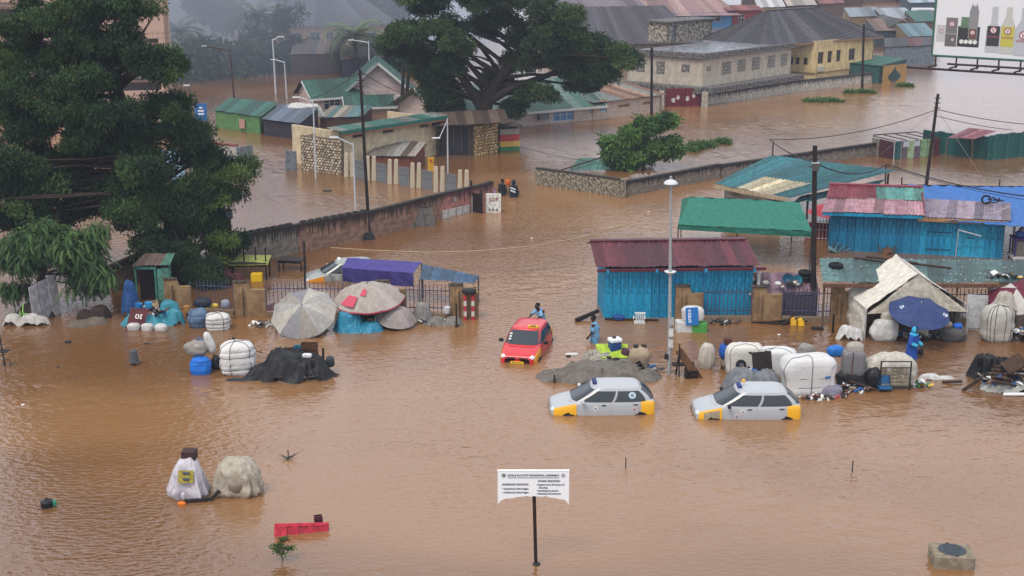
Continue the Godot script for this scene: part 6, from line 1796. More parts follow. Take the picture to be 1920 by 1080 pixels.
func build_vehicles() -> void:
	var small := {"half": 0.735, "front_axle": -1.12, "rear_axle": 1.2,
		"stations": [[-1.78, 0.48, 0.32, 0.62], [-1.72, 0.62, 0.22, 0.72], [-1.5, 0.7, 0.18, 0.81], [-1.1, 0.735, 0.17, 0.92], [-0.7, 0.745, 0.17, 1.0], [0.0, 0.75, 0.17, 1.01], [0.7, 0.75, 0.17, 1.02], [1.2, 0.735, 0.18, 1.03], [1.58, 0.7, 0.2, 1.02], [1.7, 0.64, 0.24, 0.96], [1.74, 0.52, 0.34, 0.8]],
		"cabin": {"base_front": -1.16, "base_rear": 1.72, "top_front": -0.36, "top_rear": 1.26, "half_base": 0.72, "half_top": 0.58, "low": 0.94, "high": 1.43}}
	var silver := small.duplicate(true)
	silver.colour = "a6aaaf"
	silver.bumper = paint("a0a4a8")
	silver.panels = [["front_wing", "e8ac1c", 0.13, 0.352, 0.03, 0.33], ["front_wing", "e8ac1c", 0.13, 0.352, 0.67, 0.97], ["rear_wing", "e8ac1c", 0.71, 0.93, 0.03, 0.345], ["rear_wing", "e8ac1c", 0.71, 0.93, 0.655, 0.97]]
	silver.sign = mt("26325f", 0.5, "plain")
	silver.sign_at = 0.1
	var p := car("silver_taxi", "silver and yellow hatchback taxi stranded beside the grey tarpaulin heap", at3(3.04, 0, -42.52), 0.03, silver, 0.48, 0.0)
	for q in 2: disc_sticker(p, Vector3([-0.28, 1.02][q], [0.28, 0.22][q], 0.755), [0.085, 0.1][q], ["dcdcdc", "c9b0b2"][q])
	disc_sticker(p, Vector3(0.95, 0.75, 0.685), 0.12, "b9d6e0", -0.24)
	p.get_node("mirror").material_override = paint("c4c7ca")
	silver.sign = mt("2c3a78", 0.5, "plain")
	silver.mirror = mt("1b1c1e", 0.6, "plain")
	p = car("silver_taxi", "silver and yellow hatchback taxi with scraped front wing before the white bales", at3(7.86, 0, -42.12), 0.0, silver, 0.48, 0.0)
	for q in 2: disc_sticker(p, Vector3([-0.22, -0.42][q], [0.3, 0.12][q], 0.755), [0.085, 0.1][q], ["d8d8d8", "c9b0b2"][q])
	bx(p, "taxi_lamp", Vector3(0.1, 0.1, 0.12), mt("e0a82c", 0.4, "plain"), Vector3(-0.12, 1.22, 0.0))
	part(p, "bare_metal_scrape", body_patch(silver, 0.2, 0.33, 0.72, 0.93, 0.016), mt("a99a86", 0.7, "mottle", 2.0), Vector3(0, -0.48, 0))
	# half-sunk taxi behind the fence
	var old := small.duplicate(true)
	old.colour = "8d928e"
	old.panels = [["front_wing", "d98a1c", 0.1, 0.34, 0.03, 0.3], ["front_wing", "d98a1c", 0.1, 0.34, 0.7, 0.97]]
	old.sign = mt("d9dcdc", 0.5, "plain")
	old.mirror = paint("8d928e")
	p = car("silver_taxi", "half-sunk silver and orange taxi behind the fence beside the purple awning", at3(-7.79, 0, -59.73), 0.2, old, 0.62, 0.0)
	disc_sticker(p, Vector3(-0.35, 0.12, 0.755), 0.09, "c9c4c2")
	# red taxi nosing towards us
	var red := small.duplicate(true)
	red.colour = "c6262c"
	red.panels = [["front_wing", "e2981f", 0.1, 0.34, 0.03, 0.335], ["front_wing", "e2981f", 0.1, 0.34, 0.665, 0.97], ["rear_wing", "e2981f", 0.71, 0.93, 0.03, 0.345], ["rear_wing", "e2981f", 0.71, 0.93, 0.655, 0.97]]
	red.sign_z = 0.28
	red.mirror = mt("1b1c1e", 0.6, "plain")
	red.sign = mt("d8a83a", 0.5, "plain")
	p = car("red_taxi", "red hatchback taxi with yellow wings wading towards the camera", at3(0.58, 0, -48.85), PI / 2 - 0.22, red, 0.44, -0.02)
	for q in 2: part(p, "grille", body_patch(red, 0.012, 0.05, [0.4, 0.52][q], [0.48, 0.6][q], 0.024, 4, 6), mt("3a2426", 0.5, "plain"), Vector3(0, -0.44, 0))
	bx(p, "number_plate", Vector3(0.02, 0.11, 0.5), mt("e0b226", 0.5, "plain"), Vector3(-1.81, 0.02, 0.0))
	for q in 5: bx(p, "plate_mark", Vector3(0.008, 0.05, 0.035), mt("2a2420", 0.7, "plain"), Vector3(-1.822, 0.02, -0.16 + 0.08 * q))
	letters(p, "TAXI", Vector3(red.cabin.top_front + 0.08, 1.15, 0.28), 0.08, mt("3a2a20", 0.7, "plain"), 0.34, Vector3(0, -PI / 2, 0))
	for q in 3: bx(p, "windscreen_sticker", Vector3(0.01, 0.07, 0.09), mt("cfe0de", 0.6, "plain"), Vector3(-0.86 + 0.11 * q, 0.72 + 0.08 * q, -0.48), Vector3(0, 0, -0.93))
	var wheel := part(p, "steering_wheel", MB.new() if false else ring_mesh(0.15, 0.015), mt("8a8d90", 0.5, "plain"), Vector3(-0.5, 0.6, -0.3), Vector3(0, 0, 1.0))

func ring_mesh(r: float, t: float) -> MB:
	var s := MB.new()
	s.grid(20, 6, func(u: float, v: float) -> Vector3:
		var k := r + t * cos(-v * TAU)
		return Vector3(cos(u * TAU) * k, t * sin(-v * TAU), -sin(u * TAU) * k), true)
	return s

func disc_sticker(o: Node3D, at: Vector3, r: float, hex: String, tip := 0.0) -> void:
	var s := MB.new()
	s.tube([Vector3(0, 0, -0.004), Vector3(0, 0, 0.008)], [r], 18)
	part(o, "sticker", s, mt(hex, 0.5, "plain"), at, Vector3(tip, 0, 0))
	s = MB.new()
	s.tube([Vector3(0, 0, 0.009), Vector3(0, 0, 0.012)], [r * 0.55], 12)
	part(o, "sticker_print", s, mt("7d8a94", 0.5, "plain"), at, Vector3(tip, 0, 0))


# ---------------------------------------------------------------- people
func skin_of(bones: Array, cell: float, k: float) -> MB:
	# bones: [a, b, radius a, radius b]; one surface round their smooth union, meshed as surface nets
	var lo := Vector3.INF
	var hi := -Vector3.INF
	for b in bones:
		for q in 2:
			var r: float = b[2 + q] + cell * 3.0
			lo = lo.min(b[q] - Vector3.ONE * r); hi = hi.max(b[q] + Vector3.ONE * r)
	var n := Vector3i(((hi - lo) / cell).ceil()) + Vector3i.ONE
	var field := PackedFloat32Array()
	field.resize(n.x * n.y * n.z)
	field.fill(1.0)
	for b in bones:
		var a: Vector3 = b[0]; var d: Vector3 = b[1] - a
		var dd := maxf(d.length_squared(), 1e-9)
		var ra: float = b[2]; var rb: float = b[3]
		var m := maxf(ra, rb) + maxf(k * 1.5, cell * 2.5)
		var p0 := Vector3i(((a.min(b[1]) - Vector3.ONE * m - lo) / cell).floor()).max(Vector3i.ZERO)
		var p1 := Vector3i(((a.max(b[1]) + Vector3.ONE * m - lo) / cell).ceil()).min(n - Vector3i.ONE)
		for x in range(p0.x, p1.x + 1):
			for y in range(p0.y, p1.y + 1):
				for z in range(p0.z, p1.z + 1):
					var p := lo + Vector3(x, y, z) * cell
					var t := clampf((p - a).dot(d) / dd, 0.0, 1.0)
					var v := (p - a - d * t).length() - lerpf(ra, rb, t)
					var i := (x * n.y + y) * n.z + z
					var old := field[i]
					var h := clampf(0.5 + 0.5 * (old - v) / k, 0.0, 1.0)
					field[i] = lerpf(old, v, h) - k * h * (1.0 - h)
	var s := MB.new()
	var id := {}
	for x in n.x - 1:
		for y in n.y - 1:
			for z in n.z - 1:
				var i := (x * n.y + y) * n.z + z
				var mask := 0
				for c in 8:
					if field[i + (n.y * n.z if c & 1 else 0) + (n.z if c & 2 else 0) + (1 if c & 4 else 0)] < 0.0: mask += 1
				if mask == 0 or mask == 8: continue
				var sum := Vector3.ZERO
				var cnt := 0
				for c in 8:
					for ax in [1, 2, 4]:
						if c & ax: continue
						var f0 := field[i + (n.y * n.z if c & 1 else 0) + (n.z if c & 2 else 0) + (1 if c & 4 else 0)]
						var e: int = c | ax
						var f1 := field[i + (n.y * n.z if e & 1 else 0) + (n.z if e & 2 else 0) + (1 if e & 4 else 0)]
						if (f0 < 0.0) != (f1 < 0.0):
							var t := f0 / (f0 - f1)
							var o := Vector3(1.0 if c & 1 else 0.0, 1.0 if c & 2 else 0.0, 1.0 if c & 4 else 0.0)
							o[0 if ax == 1 else 1 if ax == 2 else 2] += t
							sum += o; cnt += 1
				id[i] = s.v.size()
				s.v.append(lo + (Vector3(x, y, z) + sum / cnt) * cell)
				s.n.append(Vector3.ZERO); s.uv.append(Vector2.ZERO)
	var step := [n.y * n.z, n.z, 1]
	for i in id:
		for ax in 3:
			var f0 := field[i]
			var f1 := field[i + step[ax]]
			if (f0 < 0.0) == (f1 < 0.0): continue
			var b: int = step[(ax + 1) % 3]; var c: int = step[(ax + 2) % 3]
			if not (id.has(i - b) and id.has(i - c) and id.has(i - b - c)): continue
			var q := [id[i], id[i - b], id[i - b - c], id[i - c]]
			if f0 >= 0.0: q.reverse()
			var nn := (s.v[q[2]] - s.v[q[0]]).cross(s.v[q[3]] - s.v[q[1]])
			for w in q: s.n[w] += nn
			s.ix.append_array([q[0], q[2], q[1], q[0], q[3], q[2]])
	for w in s.n.size(): s.n[w] = s.n[w].normalized() if s.n[w].length() > 0 else Vector3.UP
	return s

func hand_bones(wrist: Vector3, dirn: Vector3, side: Vector3, curl: float) -> Array:
	# palm and five fingers; side points towards the thumb
	var out := []
	var fwd := dirn.normalized()
	side = (side - fwd * side.dot(fwd)).normalized()
	var down := fwd.cross(side)
	var palm := wrist + fwd * 0.08
	for k in 4:
		var root := wrist + fwd * (0.085 if k in [1, 2] else 0.078) + side * (0.03 - 0.021 * k)
		out.append([wrist + side * (0.015 - 0.01 * k), root, 0.016, 0.013])
		var l: float = [0.068, 0.078, 0.072, 0.056][k]
		var d := fwd
		var p := root
		for j in 3:
			d = (d + down * curl * 0.45).normalized()
			var e: Vector3 = p + d * l * [0.5, 0.3, 0.2][j]
			out.append([p, e, 0.0095 - 0.001 * j, 0.0088 - 0.001 * j])
			p = e
	var t0 := wrist + fwd * 0.03 + side * 0.03
	var t1 := t0 + (fwd * 0.6 + side).normalized() * 0.035
	out.append([wrist + fwd * 0.01, t0, 0.017, 0.014]); out.append([t0, t1, 0.012, 0.0105]); out.append([t1, t1 + (fwd + side * 0.25 + down * curl * 0.3).normalized() * 0.034, 0.0105, 0.009])
	return out

func person(label: String, at: Vector3, yaw: float, pose: Dictionary, group := "") -> Node3D:
	# the figure faces its own +z; joints are metres above the street bed, 0.55 m under the water
	var o := thing("person", label, "person", at + Vector3(0, -pose.get("depth", 0.55), 0), yaw, group)
	var skin: Material = mt("3a2620", 0.6, "plain")
	var h: Vector3 = pose.head
	var neck: Vector3 = pose.neck
	var hip: Vector3 = pose.hip
	var bones := [[hip, hip.lerp(neck, 0.5), 0.13, 0.125], [hip.lerp(neck, 0.5), neck - Vector3(0, 0.08, 0), 0.135, 0.12], [neck - Vector3(0, 0.1, 0), h - Vector3(0, 0.06, 0), 0.06, 0.052]]
	var face: Vector3 = pose.get("face", Vector3(0, 0, 1))
	bones.append_array([[h + Vector3(0, 0.03, 0) - face * 0.015, h + Vector3(0, 0.02, 0) + face * 0.015, 0.088, 0.085], [h + face * 0.03 - Vector3(0, 0.05, 0), h + face * 0.035 - Vector3(0, 0.085, 0), 0.055, 0.042], [h + face * 0.08 + Vector3(0, 0.01, 0), h + face * 0.105 - Vector3(0, 0.025, 0), 0.012, 0.018]])
	var right := face.cross(Vector3.UP).normalized()
	for s in [-1.0, 1.0]: bones.append([h + right * s * 0.086 + Vector3(0, 0.005, 0), h + right * s * 0.09 - Vector3(0, 0.025, 0), 0.016, 0.013])
	for k in 2:
		var arm: Array = pose.arms[k]
		var leg: Array = pose.legs[k]
		var sh: Vector3 = arm[0]
		bones.append([neck - Vector3(0, 0.1, 0), sh, 0.085, 0.07])
		bones.append([sh, arm[1], 0.058, 0.045]); bones.append([arm[1], arm[2], 0.043, 0.03])
		bones.append([leg[0], leg[1], 0.092, 0.062]); bones.append([leg[1], leg[2], 0.06, 0.04]); bones.append([leg[2], leg[2] + Vector3(0, -0.03, 0.15), 0.045, 0.035])
	part(o, "body", skin_of(bones, 0.021, 0.035), skin)
	if pose.get("hands", true):
		for k in 2:
			var arm: Array = pose.arms[k]
			part(o, "hand", skin_of(hand_bones(arm[2], arm[2] - arm[1], pose.get("thumb", Vector3(0, 0, 1)), 0.5), 0.007, 0.006), skin)
	for s in [-1.0, 1.0]:
		var e := MB.new()
		e.grid(8, 6, lumpy(Vector3(0.022, 0.016, 0.02), 2, 0.0, 2.0), true)
		part(o, "eye", e, mt("d9d4cc", 0.3, "plain"), h + face * 0.083 + right * s * 0.032 + Vector3(0, 0.008, 0))
	var lip := MB.new()
	lip.tube([h + face * 0.085 + right * 0.022 - Vector3(0, 0.062, 0), h + face * 0.093 - Vector3(0, 0.062, 0), h + face * 0.085 - right * 0.022 - Vector3(0, 0.062, 0)], [0.008], 5)
	part(o, "mouth", lip, mt("4a2a26", 0.6, "plain"))
	if pose.get("hair", true):
		var hair := skin_of([[h + Vector3(0, 0.05, 0) - face * 0.03, h + Vector3(0, 0.045, 0) - face * 0.012, 0.09, 0.086], [h - face * 0.05, h - face * 0.06 + Vector3(0, 0.04, 0), 0.07, 0.07]], 0.02, 0.03)
		part(o, "hair", hair, mt("121013", 0.9, "plain"))
	return o

func garment(o: Node3D, called: String, bones: Array, hex: String, cell := 0.022, k := 0.05) -> void:
	part(o, called, skin_of(bones, cell, k), mt(hex, 0.8, "bag", 1.6))

func build_people() -> void:
	var stand := {"head": Vector3(0, 1.62, 0.03), "neck": Vector3(0, 1.45, 0), "hip": Vector3(0, 0.92, 0),
		"arms": [[Vector3(-0.19, 1.38, 0), Vector3(-0.25, 1.12, -0.02), Vector3(-0.24, 0.9, 0.12)], [Vector3(0.19, 1.38, 0), Vector3(0.25, 1.12, -0.02), Vector3(0.24, 0.9, 0.12)]],
		"legs": [[Vector3(-0.1, 0.88, 0), Vector3(-0.11, 0.48, 0.03), Vector3(-0.11, 0.08, 0)], [Vector3(0.1, 0.88, 0), Vector3(0.11, 0.48, 0.05), Vector3(0.11, 0.08, -0.02)]]}
	# man in a pale blue smock and trousers wading left
	var wade := stand.duplicate(true)
	wade.depth = 0.62
	wade.head = Vector3(0, 1.6, 0.08); wade.neck = Vector3(0, 1.44, 0.03)
	wade.arms = [[Vector3(-0.19, 1.36, 0.02), Vector3(-0.24, 1.1, -0.08), Vector3(-0.22, 0.86, 0.0)], [Vector3(0.19, 1.36, 0.02), Vector3(0.23, 1.1, 0.05), Vector3(0.2, 0.88, 0.2)]]
	wade.legs = [[Vector3(-0.1, 0.88, 0), Vector3(-0.12, 0.5, 0.2), Vector3(-0.12, 0.1, 0.12)], [Vector3(0.1, 0.88, 0), Vector3(0.11, 0.48, -0.08), Vector3(0.11, 0.12, -0.25)]]
	var p := person("man in a pale blue smock and trousers wading left before the turquoise shed", at3(3.24, 0, -49.73), -1.9, wade)
	garment(p, "smock", [[Vector3(0, 0.86, 0.0), Vector3(0, 1.2, 0.01), 0.185, 0.165], [Vector3(0, 1.2, 0.01), Vector3(0, 1.34, 0.02), 0.165, 0.14], [Vector3(-0.15, 1.36, 0.02), Vector3(-0.225, 1.16, -0.05), 0.085, 0.075], [Vector3(0.15, 1.36, 0.02), Vector3(0.22, 1.16, 0.02), 0.085, 0.075]], "6fa3cc")
	garment(p, "trousers", [[Vector3(0, 0.88, 0), Vector3(0, 0.8, 0), 0.16, 0.15], [Vector3(-0.09, 0.82, 0.02), Vector3(-0.12, 0.5, 0.2), 0.115, 0.1], [Vector3(-0.12, 0.5, 0.2), Vector3(-0.12, 0.18, 0.13), 0.1, 0.09], [Vector3(0.09, 0.82, 0), Vector3(0.11, 0.48, -0.08), 0.115, 0.1], [Vector3(0.11, 0.48, -0.08), Vector3(0.11, 0.2, -0.22), 0.1, 0.09]], "5b92bf")
	# man behind the red taxi
	var push := stand.duplicate(true)
	push.depth = 0.42
	push.head = Vector3(0, 1.52, 0.26); push.neck = Vector3(0, 1.38, 0.14); push.face = Vector3(0, -0.15, 0.98)
	push.arms = [[Vector3(-0.19, 1.32, 0.12), Vector3(-0.26, 1.14, 0.32), Vector3(-0.2, 1.05, 0.52)], [Vector3(0.19, 1.32, 0.12), Vector3(0.26, 1.14, 0.32), Vector3(0.2, 1.05, 0.52)]]
	p = person("man in a light blue shirt leaning behind the red taxi", at3(1.2, 0, -51.19), -0.85, push)
	garment(p, "shirt", [[Vector3(0, 0.9, 0.0), Vector3(0, 1.26, 0.1), 0.165, 0.16], [Vector3(-0.15, 1.3, 0.13), Vector3(-0.24, 1.18, 0.28), 0.085, 0.07], [Vector3(0.15, 1.3, 0.13), Vector3(0.24, 1.18, 0.28), 0.085, 0.07]], "7fa9cf")
	garment(p, "trousers", [[Vector3(0, 0.9, 0), Vector3(0, 0.8, 0), 0.15, 0.15], [Vector3(-0.1, 0.84, 0), Vector3(-0.11, 0.3, 0.02), 0.11, 0.09], [Vector3(0.1, 0.84, 0), Vector3(0.11, 0.3, 0.02), 0.11, 0.09]], "2b3445")
	# person in a blue raincoat
	var coat := stand.duplicate(true)
	coat.depth = 0.5
	coat.hair = false
	coat.head = Vector3(0, 1.57, 0.07)
	coat.arms = [[Vector3(-0.18, 1.35, 0.02), Vector3(-0.24, 1.12, 0.08), Vector3(-0.12, 1.06, 0.3)], [Vector3(0.18, 1.35, 0.02), Vector3(0.25, 1.1, 0.06), Vector3(0.2, 1.02, 0.3)]]
	p = person("person in a long blue raincoat with a turquoise hood wading past the tent", at3(15.09, 0, -47.82), 0.7, coat)
	garment(p, "raincoat", [[Vector3(0, 0.42, -0.02), Vector3(0, 0.9, -0.01), 0.25, 0.2], [Vector3(0, 0.9, -0.01), Vector3(0, 1.34, 0.0), 0.2, 0.15], [Vector3(-0.15, 1.35, 0.02), Vector3(-0.24, 1.13, 0.07), 0.1, 0.085], [Vector3(0.15, 1.35, 0.02), Vector3(0.25, 1.11, 0.06), 0.1, 0.085]], "2350a8")
	garment(p, "sleeve", [[Vector3(0.25, 1.11, 0.06), Vector3(0.21, 1.04, 0.24), 0.075, 0.07]], "3aa9cf")
	garment(p, "sleeve", [[Vector3(-0.24, 1.13, 0.07), Vector3(-0.14, 1.07, 0.25), 0.075, 0.07]], "3aa9cf")
	var hood := MB.new()
	hood.grid(18, 12, func(u: float, t: float) -> Vector3:
		var a := lerpf(-2.35, 2.35, u) + PI
		var b := lerpf(-1.1, 1.5, t)
		return Vector3(0, 1.6, 0.06) + Vector3(sin(a) * cos(b) * 0.135, sin(b) * 0.155, cos(a) * cos(b) * 0.14))
	part(p, "hood", hood, mt("38a8d6", 0.6, "bag", 1.6))
	bag(p, "scarf", Vector3(0.32, 0.16, 0.3), mt("38a8d6", 0.6, "bag", 1.6), Vector3(0, 1.36, 0.02), 3, 0.15)
	bag(thing("black_handbag", "black bag hanging at the raincoat wearer's side", "bag", p.position + Vector3(0.3, 0.62, 0.1)), "pouch", Vector3(0.2, 0.28, 0.12), mt("17181b", 0.6, "bag"), Vector3.ZERO, 6, 0.15)
	# three people by the end of the long wall
	var who := ["person in a lilac top behind the white painted board", "person in a dark jacket standing right of the painted board", "person in a black hooded coat with white print, seen from behind"]
	var far := stand.duplicate(true)
	far.depth = 0.75
	for k in 3:
		var q := far.duplicate(true)
		q.hair = k < 2
		p = person(who[k], [at3(-1.23, 0, -77.1), at3(-0.58, 0, -78.51), at3(0.1, 0, -78.04)][k], [0.2, 2.6, 2.9][k], q, "people by the end of the long wall")
		var hex: String = ["a585b8", "20252f", "1a2436"][k]
		garment(p, "coat" if k else "top", [[Vector3(0, [0.9, 0.75, 0.6][k], 0), Vector3(0, 1.32, 0), [0.17, 0.21, 0.28][k], 0.16], [Vector3(-0.15, 1.36, 0), Vector3(-0.26, 1.0, 0.04), 0.09, 0.08], [Vector3(0.15, 1.36, 0), Vector3(0.26, 1.0, 0.04), 0.09, 0.08]], hex, 0.03)
		if k == 2:
			garment(p, "hood", [[Vector3(0, 1.6, 0.0), Vector3(0, 1.68, 0.02), 0.135, 0.12]], hex, 0.03)
			for j in 2: bx(p, "printed_stripe", Vector3(0.34, 0.09, 0.02), mt("c5ccd6", 0.7, "plain"), Vector3(0, 1.28 - 0.16 * j, -0.19 - 0.02 * j), Vector3(0, 0, 0.35))
		else: garment(p, "wrap", [[Vector3(0, 0.9, 0), Vector3(0, 0.3, 0), 0.16, 0.17]], ["6b5a4a", "1b1f28"][k], 0.03)
	bag(thing("orange_bag", "orange sack carried between the dark-coated people", "bag", at3(-0.25, 0, -78.19) + Vector3(0, 0.65, 0)), "sack", Vector3(0.3, 0.38, 0.25), mt("d0672a", 0.6, "bag"), Vector3.ZERO, 9, 0.15)


# ---------------------------------------------------------------- stalls and heaps at the left
func bale(called: String, label: String, at: Vector3, size: Vector3, hex: String, seed_: int, level: Array, upright: Array, yaw := 0.0, cord := "26282b", square := 3.2, amp := 0.1) -> Node3D:
	var o := thing(called, label, "bale", at)
	bag(o, "wrapping", size, mt(hex, 0.55, "bag", 0.9), Vector3(0, -0.12, 0), seed_, amp, square, 0.012, yaw, level)
	cords(o, size, seed_, amp, square, 0.012, mt(cord, 0.8, "plain"), Vector3(0, -0.12, 0), yaw, level, upright)
	return o

func heap(called: String, label: String, category: String, at: Vector3, rx: float, rz: float, bumps: Array, m: Material, seed_: int, folds := 0.07, nf := 17, yaw := 0.0, ragged := 0.15) -> Node3D:
	var o := thing(called, label, category, at, yaw)
	part(o, "sheet", drape(rx, rz, bumps, seed_, folds, nf, -0.1, 170, 30, ragged), m)
	return o

func crate(o: Node3D, called: String, size: Vector3, m: Material, at: Vector3, turn := Vector3.ZERO) -> void:
	# an open frame of boards
	var s := MeshInstance3D.new()
	s.name = called
	var b := MB.new()
	var t := 0.03
	b.bevel(Vector3(0, t / 2, 0), Vector3(size.x, t, size.z), 0.005)
	for k in [-1, 1]:
		for j in 2:
			b.bevel(Vector3(0, size.y * (0.3 + 0.5 * j), k * (size.z - t) / 2), Vector3(size.x, size.y * 0.36, t), 0.005)
			b.bevel(Vector3(k * (size.x - t) / 2, size.y * (0.3 + 0.5 * j), 0), Vector3(t, size.y * 0.36, size.z - 2 * t), 0.005)
	s.mesh = b.mesh()
	s.material_override = m
	o.add_child(s, true)
	s.position = at; s.rotation = turn

func table(o: Node3D, w: float, d: float, h: float, m: Material, turn := Vector3.ZERO, at := Vector3.ZERO) -> void:
	var x := Transform3D(Basis.from_euler(turn), at)
	put(bx(o, "table_top", Vector3(w, 0.06, d), m, Vector3(0, h, 0)), x)
	for i in [-1, 1]:
		for j in [-1, 1]: put(bx(o, "leg", Vector3(0.07, h, 0.07), m, Vector3(i * (w / 2 - 0.06), h / 2 - 0.03, j * (d / 2 - 0.06))), x)
	for j in [-1, 1]: put(bx(o, "apron", Vector3(w - 0.16, 0.1, 0.03), m, Vector3(0, h - 0.08, j * (d / 2 - 0.06))), x)

func litter(called: String, label: String, at: Vector3, rx: float, rz: float, n: int, cols: Array, size := 0.16) -> void:
	# a raft of small rags, bottles and scraps packed together
	var o := thing(called, label, "litter", at)
	o.set_meta("kind", "stuff")
	var groups := []
	for c in cols: groups.append(MB.new())
	for k in n:
		var a := rng.randf() * TAU
		var r := sqrt(rng.randf())
		var p := Vector3(cos(a) * rx * r, 0.02 + rng.randf() * 0.1 * (1.2 - r), sin(a) * rz * r)
		var s: MB = groups[rng.randi() % cols.size()]
		var q := Basis.from_euler(Vector3(rng.randf_range(-0.6, 0.6), rng.randf() * TAU, rng.randf_range(-0.6, 0.6)))
		if k % 3 == 0:
			s.tube([p, p + q * Vector3(size * 1.1, 0, 0), p + q * Vector3(size * 1.5, 0, 0)], [size * 0.22, size * 0.22, size * 0.09], 7)
		else:
			var e := size * rng.randf_range(0.5, 1.2)
			var h := [p, p + q * Vector3(e, 0.04, 0), p + q * Vector3(e * 0.9, 0.02, e * 0.8), p + q * Vector3(-0.02, 0.05, e * 0.9)]
			s.quad(h[0], h[1], h[2], h[3])
			s.quad(h[1] - Vector3(0, 0.03, 0), h[0] - Vector3(0, 0.03, 0), h[3] - Vector3(0, 0.02, 0), h[2] - Vector3(0, 0.02, 0))
	for k in cols.size():
		if groups[k].v.size(): part(o, "scraps", groups[k], mt(cols[k], 0.6, "plain"))

func bucket(label: String, at: Vector3, r: float, h: float, hex: String) -> void:
	var o := thing("bucket", label, "bucket", at)
	var s := MB.new()
	s.lathe(Vector3.ZERO, [Vector2(0.01, 0), Vector2(r * 0.78, 0.0), Vector2(r, h), Vector2(r * 1.05, h), Vector2(r * 0.94, h * 0.97), Vector2(r * 0.72, 0.03)], 18)
	part(o, "pail", s, mt(hex, 0.45, "plain"))
	var hd := MB.new()
	var pts := []
	for k in 9: pts.append(Vector3(cos(PI * k / 8.0) * r, h + sin(PI * k / 8.0) * r * 0.6, sin(PI * k / 8.0) * r * 0.5))
	hd.tube(pts, [0.008], 5)
	part(o, "handle", hd, mt("8a8c8e", 0.5, "plain"))

func stake(label: String, at: Vector3, h: float, r := 0.04, hex := "2b2624", lean := Vector3.ZERO) -> void:
	var o := thing("stake", label, "post", at)
	rod(o, "shaft", Vector3(0, -0.6, 0), Vector3(0, h, 0) + lean, r, mt(hex, 0.9, "wood", 1.0), r * 0.85, 7)
	rod(o, "tip", Vector3(0, h, 0) + lean, Vector3(0, h + r * 0.5, 0) + lean, r * 0.85, mt(hex, 0.9, "wood", 1.0), r * 0.5, 7)

